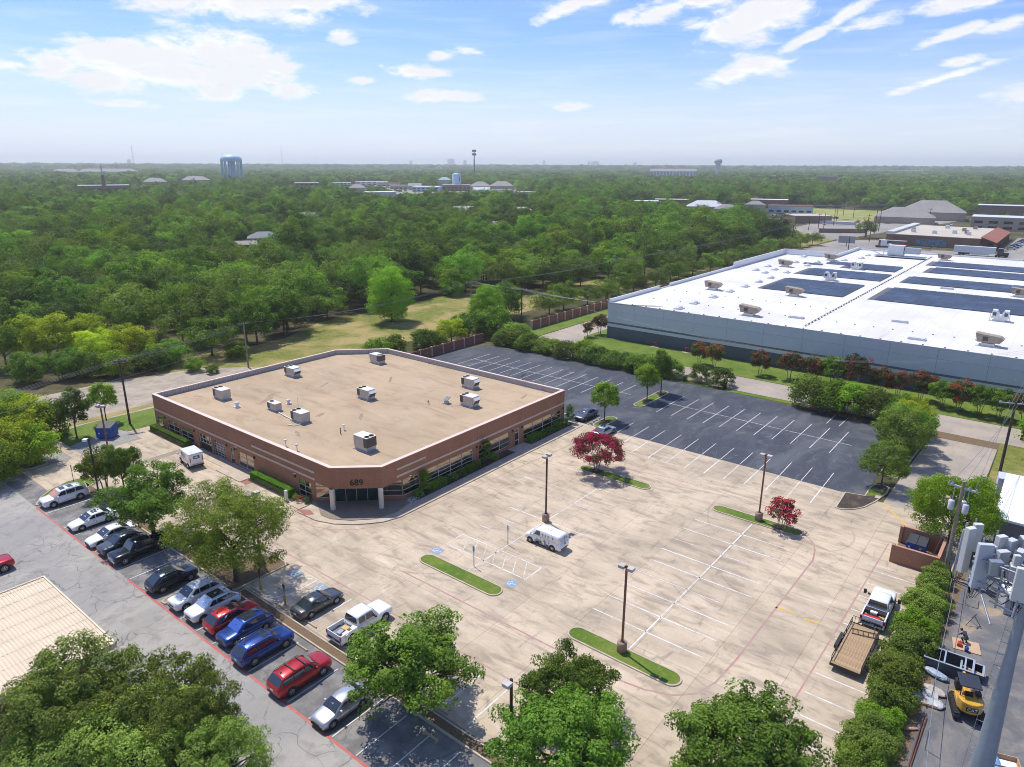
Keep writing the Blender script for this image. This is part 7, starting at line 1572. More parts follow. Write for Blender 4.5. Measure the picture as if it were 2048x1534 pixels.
for s in (1, -1):
    for xx in (-3.1, -2.0, 2.4): MB().lathe([(0, -.2), (.52, -.2), (.52, .2), (0, .2)], 14, (xx, s * 1.1, .52), axis='y').obj('wheel', MTY, t)
t = thing('bus_trailer', 'long red and white trailer parked beside the far brick store', 'trailer', (398, 73.5, .05), -PI / 2)
MB().box(-6, 6.5, -1.25, 1.25, .9, 3.3).obj('body', PRED, t, bevel=.1); MB().box(-5.8, 6.3, -1.3, 1.3, 2.2, 2.9).obj('window_band', MCG, t); MB().box(-6, 6.5, -1.26, 1.26, 3.3, 3.5).obj('roof', PW, t)
for s in (1, -1):
    for xx in (-4, 4): MB().lathe([(0, -.2), (.5, -.2), (.5, .2), (0, .2)], 14, (xx, s * 1.1, .5), axis='y').obj('wheel', MTY, t)
t = thing('flatbed_trailer', 'empty black gooseneck flatbed with a red pickup on the service road', 'trailer', (395.5, 60, .05), -PI / 2)
MB().box(-4, 4, -1.2, 1.2, .9, 1.1).obj('deck', TR, t); MB().tube([(4, 0, 1), (5, 0, 2), (6.5, 0, 2), (7.2, 0, 1.2)], .25).obj('gooseneck', TR, t); MB().box(-8.5, -5.5, -.95, .95, .7, 1.2).box(-7.2, -5.9, -.85, .85, 1.2, 1.8).obj('red_pickup_body', PRED, t)
for s in (1, -1):
    for xx in (-2, -.8, -8, -6): MB().lathe([(0, -.15), (.42, -.15), (.42, .15), (0, .15)], 12, (xx, s * 1.05, .42), axis='y').obj('wheel', MTY, t)

# ---------------------------------------------------------------- lamp posts
MRU = M('rusty_pole', (.21, .085, .05), .7, var=.3, scale=2); MDP = M('dark_bronze_pole', (.045, .035, .03), .5, .3, var=.15); MFIX = M('fixture_grey', (.50, .46, .42), .5, var=.2)
def lamp(x, y, label, h=8.2, mat=None, heads='two', ang=0.0, base=True, z=.05, head_mat=None, bh=.9):
    t = thing('lamp_post', label, 'lamp post', (x, y, z), ang); m_ = mat or MDP
    if base: MB().lathe([(0, 0), (.42, 0), (.42, bh), (.36, bh + .06), (0, bh + .06)], 20).obj('footing', M('lamp_footing', (.33, .24, .18), .85, var=.25), t)
    else: bh = 0
    MB().box(-.14, .14, -.14, .14, bh + .05, bh + .12).obj('base_plate', m_, t); MB().box(-.075, .075, -.075, .075, bh + .1, h).obj('pole', m_, t)
    for s in ((1, -1) if heads == 'two' else (1,)):
        MB().box(-.05, .05, min(0, s * .2), max(0, s * .2), h - .22, h - .12).obj('arm', m_, t)
        hd = MB().box(-.27, .27, min(s * .14, s * .66), max(s * .14, s * .66), h - .30, h - .04).obj('lamp_head', head_mat or MFIX, t, bevel=.02)
        MB().box(-.22, .22, min(s * .2, s * .6), max(s * .2, s * .6), h - .32, h - .30).obj('lens', MHL, hd)
    return t
lamp(58.8, 41.9, 'dark twin-headed lamp post on a round footing beside the white van', 8.3, MDP, ang=PI * .5)
lamp(44.5, 23.6, 'tall rusty twin-headed lamp post in the nearest grass island', 8.2, MRU, z=.12)
lamp(74.4, 22.9, 'rusty twin-headed lamp post near the small crape myrtle', 8.2, MRU, z=.12)
lamp(28.95, 87.3, 'dark lamp post at the left bed, single white head turned away', 8.0, MDP, 'one', PI / 4, base=False, head_mat=MWH)
lamp(34.8, 98.5, 'slim rusty lamp post beside the blue dumpster', 8.2, MRU, ang=.4, base=False)
lamp(33.2, 59.4, 'lamp post rising through the wide olive tree', 8.0, MRU, ang=PI / 2, base=True)
lamp(*(29.12, 23.22), 'dark lamp post in the median at the bottom, head over the left row', 7.6, MDP, 'one', PI / 2, base=False)
# ---------------------------------------------------------------- utility poles and lines
MPO = M('pole_wood_dark', (.085, .055, .04), .9, var=.3, scale=3); MPO2 = M('pole_wood_pale', (.30, .24, .17), .9, var=.3, scale=3); MINS = M('insulator_grey', (.42, .44, .47), .4, var=.1); MWI = M('wire_metal', (.22, .22, .23), .5, .5, var=0)
def upole(x, y, h, label, arms=((1.0, 2.4),), ang=0.0, mat=None, r=.17, extra=0):
    t = thing('utility_pole', label, 'utility pole', (x, y, 0), ang); MB().tube([(0, 0, 0), (0, 0, h)], [r, r * .72], 10).obj('pole', mat or MPO, t)
    for (dz, L) in arms:
        c = MB().box(-.07, .07, -L / 2, L / 2, h - dz, h - dz + .12).obj('crossarm', MINS if extra else MPO, t)
        for s in (-.46, -.2, .2, .46): MB().lathe([(.05, 0), (.09, .06), (.05, .12), (.09, .18), (.03, .26)], 8, (0, s * L, h - dz + .12)).obj('insulator', MINS, c)
    return t
P1, P2 = (43.1, 111.3), (72.7, 126.0)
upole(*P1, 10.6, 'dark utility pole with double crossarms on the lawn left of the brick building', ((.5, 2.4), (.75, 2.2), (.35, 1.6)), 1.2)
upole(*P2, 9.2, 'paler utility pole at the end of the alley, behind the tan roof', ((.4, 1.8),), 1.2, MPO2)
upole(135.1, 121.6, 10.2, 'utility pole in the dry field, left of the dark tree', ((.4, 2.6), (1.5, 2.0)), 1.2, MPO2)
upole(139.4, 108.2, 9.2, 'utility pole at the corner of the long brick wall', ((.4, 3.0),), 1.2)
upole(184.0, 109.5, 11.5, 'thin utility pole in the tree row by the long brick wall', ((.4, .6),), 1.2)
upole((353.62, 108.19)[0], 109, 12.0, 'utility pole with crossarm far along the tree row', ((.4, 3.2), (1.2, 2.4)), 1.2)
upole(121.0, 27.2, 8.4, 'slim dark pole with small top insulators in front of the warehouse', ((.2, 1.2),), .9, r=.14)
upole(107.0, 2.5, 10.3, 'dark leaning-looking pole with a grey crossarm at the right edge', ((.3, 3.6),), .35, r=.2, extra=1)
upole(124.0, 1.2, 14.4, 'taller pole behind it at the right edge of the picture', ((.3, 4.0), (2.2, .8)), .35, r=.2, extra=1)
t = upole(75.0, 4.3, 10.3, 'grey wooden pole with three transformers at the dumpster enclosure', (), 0, MPO2, .21)
c = MB().box(-.09, .09, -1.3, 1.3, 9.55, 9.72).obj('crossarm', MINS, t); t.rotation_euler = (0, 0, -.25)
for s in (-1.2, -.6, .9, 1.2): MB().lathe([(.05, 0), (.1, .06), (.05, .12), (.1, .18), (.03, .28)], 8, (0, s, 9.72)).obj('insulator', MINS, c)
for k, (dx, dy) in enumerate([(-.2, .62), (.45, -.15), (-.12, -.62)]):
    q = MB().lathe([(0, 7.2), (.25, 7.2), (.27, 7.3), (.27, 8.1), (.22, 8.16), (0, 8.18)], 16, (dx, dy, 0)).obj('transformer', M('transformer_grey', (.55, .57, .60), .5, var=.1), t); MB().tube([(dx, dy, 8.15), (dx * .8, dy, 8.6), (dx * .6, dy, 9.5)], .03, 6).obj('bushing', MINS, q)
MB().tube([(-.42, -.12, 0), (-.42, -.12, 4.6)], .075).obj('conduit', MWI, t)
MB().tube([(.6, -.5, 0), (.75, -.62, 5.2)], .10).obj('brace_pipe', M('pipe_pale', (.50, .52, .54), .5), t)
mb = MB(); mb.tube([(.1, 0, 9.2), (-.9, 1.4, 0)], .02, 5).obj('guy_wire', MWI, t)
def wire(a, b, sag, name='power_line', label=None, r=.022, n=12):
    a, b = Vector(a), Vector(b); pts = [a.lerp(b, i / n) - Vector((0, 0, sag * 4 * (i / n) * (1 - i / n))) for i in range(n + 1)]
    o = MB().tube(pts, r, 5, cap=False).obj(name, MWI); tag(o, label, 'power line'); return o
W0 = (-30, 92.5)
for i, dz in enumerate((0, .05, .1, .2)):
    dd = -1.15 + .78 * i; lb = ['outermost', 'second', 'third', 'innermost'][i]
    a = (P1[0] - dd * .93, P1[1] + dd * .36, 10.45); b = (P2[0] - dd * .93, P2[1] + dd * .36, 9.15); c = (135.1 - dd * .93, 121.6 + dd * .3, 10.1)
    wire((W0[0], W0[1] + dd, 10.6), a, .8, label='power line left of the dark pole on the lawn, %s of four' % lb, r=.016)
    wire(a, b, .5, label='power line between the lawn pole and the alley pole, %s of four' % lb, r=.016)
    wire(b, c, 1.6, label='power line crossing the dry field, %s of four' % lb, r=.016)
    wire(c, (139.4 + dd, 108.2, 9.1), .2, label='short power line between the two field poles, %s of four' % lb)
    wire((139.4 - dd * .3, 108.2 + dd, 9.1), (140.7, 70 + dd, 9.2), .9, label='power line from the wall pole over the warehouse drive, %s of four' % lb)
    wire(c, (184.0, 109.5 + dd * .3, 11.4), .9, label='power line from the field pole to the tree row, %s of four' % lb)
    wire((184.0, 109.5 + dd * .3, 11.4), ((353.62, 108.19)[0], 109 + dd, 12.0), .9, label='power line above the tree row, %s of four' % lb)
wire((W0[0], 96, 8.2), (P1[0], P1[1], 7.6), .5, label='thick lower cable left of the lawn pole', r=.022); wire((P1[0], P1[1], 7.6), (P2[0], P2[1], 6.3), .4, label='thick lower cable between the lawn pole and the alley pole', r=.02); wire((P2[0], P2[1], 6.3), (135.1, 121.6, 7.2), 1.0, label='thick lower cable crossing the dry field', r=.02)
for i, dd in enumerate((-.5, 0, .5)):
    lb = ('left', 'middle', 'right')[i]
    wire((139.4, 108.2 + dd, 9.0), (121 + dd, 27.2, 8.4), 1.5, label='faint line from the wall pole to the slim pole, %s one' % lb, r=.012)
    wire((121 + dd, 27.2, 8.4), (124 + dd * 3, 1.2, 14.0), .8, label='faint line from the slim pole to the right edge, %s one' % lb, r=.012)
    wire((107 + dd * 3, 2.5 - dd, 10.1), (124 + dd * 3, 1.2, 14.2), .2, label='line between the two poles at the right edge, %s one' % lb, r=.02)
    wire((107 + dd * 3, 2.5 - dd, 10.1), (75 + dd * .6, 4.3 + dd * 2, 9.9), .5, label='line from the right edge pole to the transformer pole, %s one' % lb, r=.018)
# far poles
for i, (px, py, h) in enumerate([(1560 + 172, 475, 13), (1748, 468, 14), (1757, 462, 14), (1636, 458, 10), (1647, 458, 10), (1667, 450, 11), (1672, 445, 10), (1686, 432, 10), (1706, 437, 9), (1738, 484, 10), (1857, 448, 11), (1500 + 117, 460, 8), (1695, 508, 8)]):
    d0 = cam.matrix_world.to_3x3() @ Vector(((px - 1024) / 1399.0, (767 - py) / 1399.0, -1)); k = 39.2 / -d0.z
    t = thing('utility_pole', ['pole by the far junction, tallest of the group', 'pole left of a pair by the far tree', 'pole right of a pair by the far tree', 'pole nearest the brown far store', 'second pole by the brown far store', 'pole at the white car lot', 'pole behind the white car lot', 'pole at the meadow corner', 'pole in the meadow', 'pole with small sign at the road verge', 'pole behind the far brick store', 'short pole at the wood edge', 'thin pole at the service road bend'][i], 'utility pole', (d0.x * k, d0.y * k, 0), 1.0)
    MB().tube([(0, 0, 0), (0, 0, h)], [.22, .15], 7).obj('pole', MPO, t)
    if i in (0, 3, 10): MB().box(-.1, .1, -1.8, 1.8, h - 1, h - .8).obj('crossarm', MPO, t)
for i, dd in enumerate((-1, 0, 1)): wire((502, 211) + (13 + dd * .4,), (510, 101) + (15 + dd * .4,), 1.0, label='long grey line crossing before the meadow, %s one' % ('lower', 'middle', 'upper')[i], r=.10)
# creek bridge and sign walls by the junction
t = thing('retaining_wall', 'low brown wall along the culvert by the far junction', 'wall', (465.19, 113.92) + (0,), -1.0); MB().box(-14, 14, -.4, .4, 0, 2.6).obj('wall', WALLC['brown'], t)
t = thing('guard_wall', 'curved pale concrete guard wall by the blue-grey far lot', 'wall', (534.38, 137.28) + (0,), 0); MB().box(-2, 2, -14, 14, 0, 2.0).obj('wall', ROOFC['metal'], t)
t = thing('billboard', 'plain grey sign board at the end of the long brick wall', 'sign', (389.58, 92.85) + (0,), 0); MB().box(-.2, .2, -4, 4, 1.5, 5.0).obj('board', WALLC['grey'], t); MB().tube([(0, 0, 0), (0, 0, 1.6)], .2).obj('post', MPO, t)
# ---------------------------------------------------------------- dumpsters and enclosure
MDU = M('dumpster_blue', (.018, .095, .36), .5, var=.25, scale=2); MDL = M('dumpster_lid', (.045, .05, .06), .5, var=.25); MDW = M('dumpster_lid_blue', (.32, .46, .62), .5, var=.1)
def dumpster(x, y, rz, label, L=2.1, W=1.6, H=1.6, z=.05):
    t = thing('dumpster', label, 'dumpster', (x, y, z), rz)
    mb = MB().add([(-L / 2 + .05, -W / 2 + .1, .12), (L / 2 - .05, -W / 2 + .1, .12), (L / 2 - .05, W / 2, .12), (-L / 2 + .05, W / 2, .12), (-L / 2, -W / 2, H * .82), (L / 2, -W / 2, H * .82), (L / 2, W / 2, H), (-L / 2, W / 2, H)], [(0, 3, 2, 1), (0, 1, 5, 4), (1, 2, 6, 5), (2, 3, 7, 6), (3, 0, 4, 7)]); mb.obj('body', MDU, t)
    for k in range(4): MB().box(-L / 2 + .08 + k * (L - .2) / 3, -L / 2 + .15 + k * (L - .2) / 3, -W / 2 - .02, -W / 2 + .06, .2, H * .8).obj('rib', MDU, t)
    MB().slab([(-L / 2, -W / 2, H * .82), (0 - .02, -W / 2, H * .82), (-.02, W / 2, H), (-L / 2, W / 2, H)], (0, 0, 1), .05).obj('lid', MDL, t); MB().slab([(.02, -W / 2, H * .82), (L / 2, -W / 2, H * .82), (L / 2, W / 2, H), (.02, W / 2, H)], (0, 0, 1), .05).obj('lid', MDL, t)
    for s in (1, -1): MB().box(s * L / 2 - (.0 if s > 0 else .12), s * L / 2 + (.12 if s > 0 else 0), -.5, .4, H * .5, H * .62).obj('fork_pocket', MDU, t)
    MB().box(-L / 2 - .02, -L / 2 + .0, -.55, -.15, .7, 1.2).obj('opening', MTRM, t); MB().box(.3, .55, -W / 2 - .03, -W / 2 - .0, .9, 1.15).obj('sticker', MBO, t); MB().box(-.7, -.5, -W / 2 - .03, -W / 2, .85, 1.05).obj('sticker', MWH, t)
    return t
dumpster(38.5, 108.2, -.9, 'blue dumpster with dark lid on the asphalt pad at the left', 2.3, 2.0, 2.1)
dumpster(77.9, 7.35, -PI / 2, 'blue dumpster with grey lid inside the brick enclosure', 1.8, 1.8, 1.65)
t = thing('dumpster_enclosure', 'open-top red-brown brick enclosure around a blue dumpster', 'enclosure', (0, 0, .05))
for nm, (a, b, c, d_) in (('wall', (74.3, 74.55, 4.9, 8.9)), ('wall', (74.55, 79.3, 4.9, 5.15)), ('wall', (79.3, 79.55, 4.9, 9.0)), ('gate_pier', (74.3, 74.7, 8.9, 9.2)), ('gate_pier', (79.15, 79.55, 9.0, 9.3))):
    MB().box(a, b, c, d_, 0, 1.9).obj(nm, MBR, t); MB().box(a - .02, b + .02, c - .02, d_ + .02, 1.902, 1.96).obj('cap', M('brick_cap', (.45, .24, .17), .8, var=.1), t)
MB().box(74.72, 75.6, 9.15, 9.22, .1, 1.5).obj('gate_leaf', MBR2, t)
sheet('enclosure_floor', [(74.5, 5.1), (79.4, 5.1), (79.4, 9.2), (74.5, 9.2)], .055, MMU)
# ---------------------------------------------------------------- ribbed canopy building at the lower left
t = thing('canopy_building', 'building with a broad cream ribbed metal canopy roof at the lower left', 'building')
MCR = M('cream_ribbed_metal', (.64, .52, .37), .5, .1, var=.12, scale=.3)
X1, Y0_, Y1_ = 16.15, 51.4, 65.5
MB().box(-20, X1, Y0_, Y1_, 4.2, 4.45).obj('roof', MCR, t)
mb = MB()
for x in np.arange(-20, X1 - .1, .26): mb.add([(x, Y0_, 4.451), (x + .04, Y0_, 4.49), (x + .11, Y0_, 4.49), (x + .15, Y0_, 4.451), (x, Y1_, 4.451), (x + .04, Y1_, 4.49), (x + .11, Y1_, 4.49), (x + .15, Y1_, 4.451)], [(0, 1, 5, 4), (1, 2, 6, 5), (2, 3, 7, 6), (0, 3, 2, 1), (4, 5, 6, 7)])
o = mb.obj('rib', MCR, t); o['kind'] = 'stuff'
MB().box(X1, X1 + .12, Y0_ - .1, Y1_ + .1, 4.1, 4.56).box(-20, X1, Y1_, Y1_ + .12, 4.1, 4.56).box(-20, X1, Y0_ - .12, Y0_, 4.1, 4.56).obj('fascia', M('cream_fascia', (.74, .62, .46), .6, var=.1), t)
for y in np.arange(Y0_ + 1.3, Y1_, 1.75): MB().box(-20, X1 - .05, y - .012, y + .012, 4.452, 4.494).obj('seam', M('rust_seam', (.57, .44, .30), .8, var=.4, scale=1), t)
for x, y in ((14.5, 53.2), (14.5, 63.7), (2, 53.2), (2, 63.7)): MB().box(x - .35, x + .35, y - .35, y + .35, 0, 4.2).obj('pillar', MBR, t)
MB().box(-20, 6.5, 44.0, 50.4, 0, 3.6).obj('wall', MBR, t)
sheet('plaza_paving', [(-20, 40), (13.6, 40), (13.6, 61.5), (-20, 62)], .05, m_brick('plaza_brick', (.33, .20, .12), (.26, .155, .095), (.28, .2, .14), .22, .11))
sheet('lawn', [(-10, 30), (9.6, 30), (9.6, 49.8), (-10, 52)], .07, ML)
# ---------------------------------------------------------------- white building at the right edge
t = thing('white_roof_building', 'low grey building with bright white roof behind the feathery tree', 'building')
MB().box(83.5, 97, -14, 1.2, 0, 3.8).obj('wall', M('grey_render', (.20, .18, .17), .85, var=.1), t); MB().box(83.2, 97.3, -14.3, 1.6, 3.8, 4.05).obj('roof', M('bright_roof', (.80, .79, .78), .6, var=.06), t)
MB().box(83.45, 83.5, -6, -4.8, .2, 2.6).obj('door', MDG, t); MB().box(92, 94, -2, -.5, 4.05, 4.3).obj('roof_clutter', MORG, t)
t = thing('cargo_container', 'pale blue-white ribbed container behind the white roof', 'container', (100.5, -.6, .05), .1); MB().box(-1.2, 1.2, -3, 3, 0, 2.5).obj('body', M('container_pale', (.50, .56, .64), .6, var=.1), t)
for k in range(4): MB().box(-1.22, -1.2, -2.6 + k * 1.4, -1.6 + k * 1.4, .4, 2.2).obj('panel', WALLC['blue'], t)
for i, (x, y, l) in enumerate([(72.6, -1.6, 'pale metal equipment cabinet behind the antennas, left one'), (74.8, -3.4, 'pale metal equipment cabinet behind the antennas, right one')]):
    t = thing('equipment_cabinet', l, 'cabinet', (x, y, .05), .3); MB().box(-1.3, 1.3, -1.1, 1.1, 0, 2.0).obj('body', M('cabinet_grey', (.45, .45, .46), .6, var=.12), t, bevel=.03); MB().box(-1.35, 1.35, -1.15, 1.15, 2.0, 2.08).obj('top', MWH, t)
    for k in range(4): MB().box(-1.32, -1.3, -.9 + k * .5, -.5 + k * .5, .3, 1.8).obj('vent_panel', MIN, t)
t = thing('steel_gate', 'slim pale steel gate frame standing behind the cabinets', 'gate', (77.5, -3.6, .05), .2)
for z in (.1, 1.4, 2.6): MB().tube([(0, -.7, z), (0, .7, z)], .05).obj('rail', MINS, t)
for y in (-.7, .7): MB().tube([(0, y, 0), (0, y, 2.65)], .05).obj('post', MINS, t)

# ---------------------------------------------------------------- monopole with antennas
MMP = M('galvanised_monopole', (.27, .32, .37), .5, .35, var=.12, scale=.6); MPAN = M('antenna_radome', (.60, .60, .55), .55, var=.06, scale=2); MPAN2 = M('antenna_radome_grey', (.50, .53, .56), .55, var=.06, scale=2); MRRU = M('radio_unit', (.55, .57, .60), .45, var=.12); MSTL = M('mount_steel', (.34, .38, .42), .45, .6, var=.15); MCAB = M('black_cable', (.015, .015, .017), .5, var=.1)
MX, MY_ = 28.36, -.90
t = thing('cell_monopole', 'large grey steel monopole with a cluster of antennas and radio units at the right edge', 'cell tower', (MX, MY_, 0))
def rad_(z): return .176 + .037 * (22.3 - z)
MB().tube([(0, 0, 0), (0, 0, 12), (0, 0, 18), (0, 0, 22), (0, 0, 27.5)], [rad_(0) + .1, rad_(12), rad_(18), rad_(22), .15], 18).obj('pole', MMP, t)
vdir = Vector((-MX, -MY_, 0)).normalized(); side = Vector((-vdir.y, vdir.x, 0))
for k in range(46):
    z = .6 + k * .52; a = 2.2 if k % 2 else -1.2; r0 = rad_(z); d = side * (-1 if k % 2 else -1)
    MB().tube([d * (r0 - .02) + Vector((0, 0, z)), d * (r0 + .22) + Vector((0, 0, z))], .013, 5).obj('step_bolt', MSTL, t)
MB().tube([side * -(rad_(1) + .24) + Vector((0, 0, .5)), side * -(rad_(24) + .20) + Vector((0, 0, 24.3))], .008, 5).obj('safety_cable', MSTL, t)
# triangular mounting frame: pipes, face bars, panels
fr = MB(); zc = 25.2
def U(px, py, z): pass
cen = Vector((0, 0, zc))
A_ = Vector((-.35, 1.75, 0)); B_ = Vector((-1.2, -1.5, 0)); C_2 = Vector((1.75, -.2, 0))
for a, b in ((A_, B_), (B_, C_2), (C_2, A_)):
    for dz in (-.45, .45): MB().tube([a + cen + Vector((0, 0, dz)), b + cen + Vector((0, 0, dz))], .035, 6).obj('face_bar', MSTL, t)
for a in (A_, B_, C_2, (A_ + B_) / 2, (B_ + C_2) / 2, (C_2 + A_) / 2):
    for dz in (-.4, .4): MB().tube([cen + Vector((0, 0, dz)), a + cen + Vector((0, 0, dz * .6))], .05, 6).obj('arm', MSTL, t)
def panel(dx, dy, z0, z1, w_, d_, ang, mat=None, nm='antenna_panel', tilt=0):
    o = MB().box(-d_ / 2, d_ / 2, -w_ / 2, w_ / 2, 0, z1 - z0).obj(nm, mat or MPAN, t, bevel=.025); o.location = (dx, dy, z0); o.rotation_euler = (0, tilt, ang)
    MB().box(d_ / 2, d_ / 2 + .06, -.08, .08, .25, .35).box(d_ / 2, d_ / 2 + .06, -.08, .08, z1 - z0 - .35, z1 - z0 - .25).obj('bracket', MSTL, o)
    q = MB()
    for k in range(4):
        yy = -w_ * .3 + k * w_ * .2; q.tube([(0, yy, .02), (.03, yy, -.22), (.10 + .05 * k, yy * .6, -.5 - .05 * k), (.35, yy * .2, -.45), (.6, 0, .1)], .011, 5, cap=False)
    q.obj('cable', MCAB, o)
    MB().tube([(d_ / 2 + .1, 0, -.4), (d_ / 2 + .1, 0, z1 - z0 + .1)], .035, 6).obj('mount_pipe', MSTL, o)
    return o
# positions in metres from the mast
for (px_, py_) in (): pass
PV = [(*(28.06, 0.56), 24.45, 26.25, .50, .20, .55, MPAN2), (*(28.66, 1.12), 24.6, 26.45, .34, .22, .95, MPAN), (*(29.41, 0.95), 25.2, 26.35, .32, .2, .6, MPAN), (*(27.49, -0.69), 24.7, 26.0, .5, .2, .2, MPAN), (*(29.23, 0.17), 25.3, 26.2, .36, .22, .9, MPAN), (*(28.17, -0.39), 25.2, 26.1, .22, .16, .5, MPAN)]
for (x, y, z0, z1, w_, d_, ang, m_) in PV: panel(x - MX, y - MY_, z0, z1, w_, d_, ang + .0, m_)
for i, (px, z0, h, w_, d_) in enumerate([(0, 25.25, .55, .42, .28), (1, 25.2, .62, .42, .24), (2, 25.6, .5, .36, .25), (3, 25.3, .7, .4, .22), (4, 25.1, .6, .38, .26), (5, 25.7, .55, .32, .22), (6, 25.4, .5, .3, .2)]):
    x, y = [(27.89, 0.16), (28.81, 0.03), (29.36, -0.14), (28.87, -0.46), (28.15, -0.38), (29.52, -0.49), (28.86, 0.38)][i]
    o = MB().box(-d_ / 2, d_ / 2, -w_ / 2, w_ / 2, 0, h).obj('radio_unit', MRRU if i != 0 else MSTL, t, bevel=.02); o.location = (x - MX, y - MY_, z0); o.rotation_euler = (0, 0, .5 + i * .3)
    f = MB()
    for k in range(5): f.box(d_ / 2, d_ / 2 + .03, -w_ / 2 + .03 + k * w_ / 5, -w_ / 2 + .05 + k * w_ / 5, .04, h - .04)
    f.obj('cooling_fin', MSTL, o)
for k, (a, b) in enumerate([((28.00, 0.48), (26.90, -0.09)), ((27.78, 0.06), (27.38, -0.89)), ((28.18, 0.33), (28.27, -0.79)), ((27.71, -0.08), (28.03, -0.11)), ((27.16, -0.63), (27.84, -0.74)), ((26.94, 0.12), (27.36, -0.89))]):
    za, zb_ = [(24.5, 23.8), (25.0, 24.6), (24.9, 25.1), (25.6, 23.9), (24.2, 25.7), (24.7, 24.2)][k]
    MB().tube([(a[0] - MX, a[1] - MY_, za), (b[0] - MX, b[1] - MY_, zb_)], .04, 6).obj('strut', MSTL, t)
rg = random.Random(5)
for k in range(16):
    x, y = rg.uniform(-.9, .6), rg.uniform(-.3, 1.5)
    MB().tube([(x, y, 24.9), (x + rg.uniform(-.2, .2), y + rg.uniform(-.2, .2), 24.45), (x * .6, y * .6, 24.1 + rg.uniform(-.1, .2)), (x * .2, y * .2, 24.6)], .014, 5, cap=False).obj('cable', MCAB, t)
# ---------------------------------------------------------------- mini excavator
MCY = M('machine_yellow', (.62, .33, .035), .45, var=.15, scale=2, coat=.3)
ex = thing('mini_excavator', 'yellow compact excavator with CAT on its counterweight and a black canopy', 'excavator', (*(54.79, 0.01), .05), .28)
for s in (1, -1):
    tr = MB(); pr = capsule(-1.15, 1.15, 0, .52, axis=0)
    tr.v = [(a, s * .74 - .16 + q * .32, b + .0) for q in (0, 1) for a, b in pr]; n = len(pr); tr.f = [tuple(range(n)), tuple(range(n, 2 * n))[::-1]] + [(i, (i + 1) % n, n + (i + 1) % n, n + i) for i in range(n)]; tr.sm = [False] * len(tr.f); o = tr.obj('track', MTY, ex)
    q = MB()
    for k in range(9): q.box(-1.05 + k * .25, -.95 + k * .25, s * .74 - .17, s * .74 + .17, .50, .545)
    q.obj('track_pad', MTRM, o)
MB().box(-.5, .5, -.5, .5, .25, .62).obj('undercarriage', MTRM, ex)
prf = [(.75, -.72), (.75, .72), (-.55, .72), (-.90, .55), (-1.05, .25), (-1.10, 0), (-1.05, -.25), (-.90, -.55), (-.55, -.72)]
MB().prism(prf, .68, 1.0).obj('deck', MCY, ex, bevel=.04)
MB().prism([(-.25, -.74), (-.25, .74), (-.60, .74), (-.95, .56), (-1.12, .25), (-1.17, 0), (-1.12, -.25), (-.95, -.56), (-.60, -.74)], .72, 1.48).obj('counterweight', MCY, ex, bevel=.07)
MB().box(-.25, .7, -.74, -.2, 1.0, 1.42).obj('engine_cover', MCY, ex, bevel=.06)
MB().slab([(-1.178, -.36, .95), (-1.178, .36, .95), (-1.178, .36, 1.25), (-1.178, -.36, 1.25)][::-1], (-1, 0, 0), .02).obj('badge_plate', MTRM, ex)
lettering('CAT', (-1.205, 0, 1.10), .30, MWH, ex, (PI / 2, 0, -PI / 2), .006, 'brand_lettering')
MB().sheet([(0, 0), (.001, 0), (.0, .001)], 0) if False else None
sx = MB().box(-.15, .35, -.15, .35, 1.0, 1.25).box(-.2, -.1, -.15, .35, 1.25, 1.75).obj('seat', MTRM, ex, bevel=.04)
for (x, y) in ((-.35, -.38), (-.35, .62), (.72, -.38), (.72, .62)): MB().tube([(x, y, 1.0), (x, y, 2.28)], .035, 6).obj('canopy_post', MTRM, ex)
MB().box(-.55, .9, -.50, .75, 2.28, 2.38).obj('canopy', M('canopy_black', (.03, .035, .05), .5, var=.15), ex, bevel=.04)
MB().box(.65, 1.1, -.2, .2, .75, 1.15).obj('swing_bracket', MCY, ex); MB().tube([(1.0, 0, 1.0), (1.5, 0, 1.7), (2.2, 0, 1.5)], [.13, .12, .1], 8).obj('boom', MCY, ex)
MB().tube([(2.2, 0, 1.5), (2.5, 0, .7)], .09, 8).obj('stick', MCY, ex); MB().box(2.2, 2.7, -.3, .3, .1, .65).obj('bucket', MTRM, ex); MB().tube([(1.1, 0, 1.35), (1.7, 0, 1.5)], .05, 6).obj('cylinder', MCHR, ex)
MB().box(1.35, 1.45, -.75, .75, .05, .45).obj('blade', MCY, ex); MB().box(-.05, .35, -.66, -.35, 1.42, 1.60).obj('muffler', MTRM, ex)
# ---------------------------------------------------------------- steel frames
MSF = M('dark_steel', (.06, .075, .095), .5, .4, var=.2); MSFE = M('bright_steel_edge', (.50, .54, .58), .4, .5, var=.1)
def frame(label, x, y, rz, L, W, H, bars=()):
    t = thing('steel_skid', label, 'steel frame', (x, y, .05), rz)
    MB().box(-L / 2, L / 2, -W / 2, -W / 2 + .08, 0, H).box(-L / 2, L / 2, W / 2 - .08, W / 2, 0, H).box(-L / 2, -L / 2 + .08, -W / 2 + .08, W / 2 - .08, 0, H).box(L / 2 - .08, L / 2, -W / 2 + .08, W / 2 - .08, 0, H).obj('side_plate', MSF, t)
    MB().box(-L / 2 - .03, L / 2 + .03, -W / 2 - .03, -W / 2 + .12, H, H + .04).box(-L / 2 - .03, L / 2 + .03, W / 2 - .12, W / 2 + .03, H, H + .04).box(-L / 2 - .03, -L / 2 + .12, -W / 2 + .12, W / 2 - .12, H, H + .04).box(L / 2 - .12, L / 2 + .03, -W / 2 + .12, W / 2 - .12, H, H + .04).obj('flange', MSFE, t)
    for b in bars: MB().box(-L / 2 + .12, L / 2 - .12, b - .06, b + .06, H, H + .035).obj('cross_member', MSFE, t)
    return t
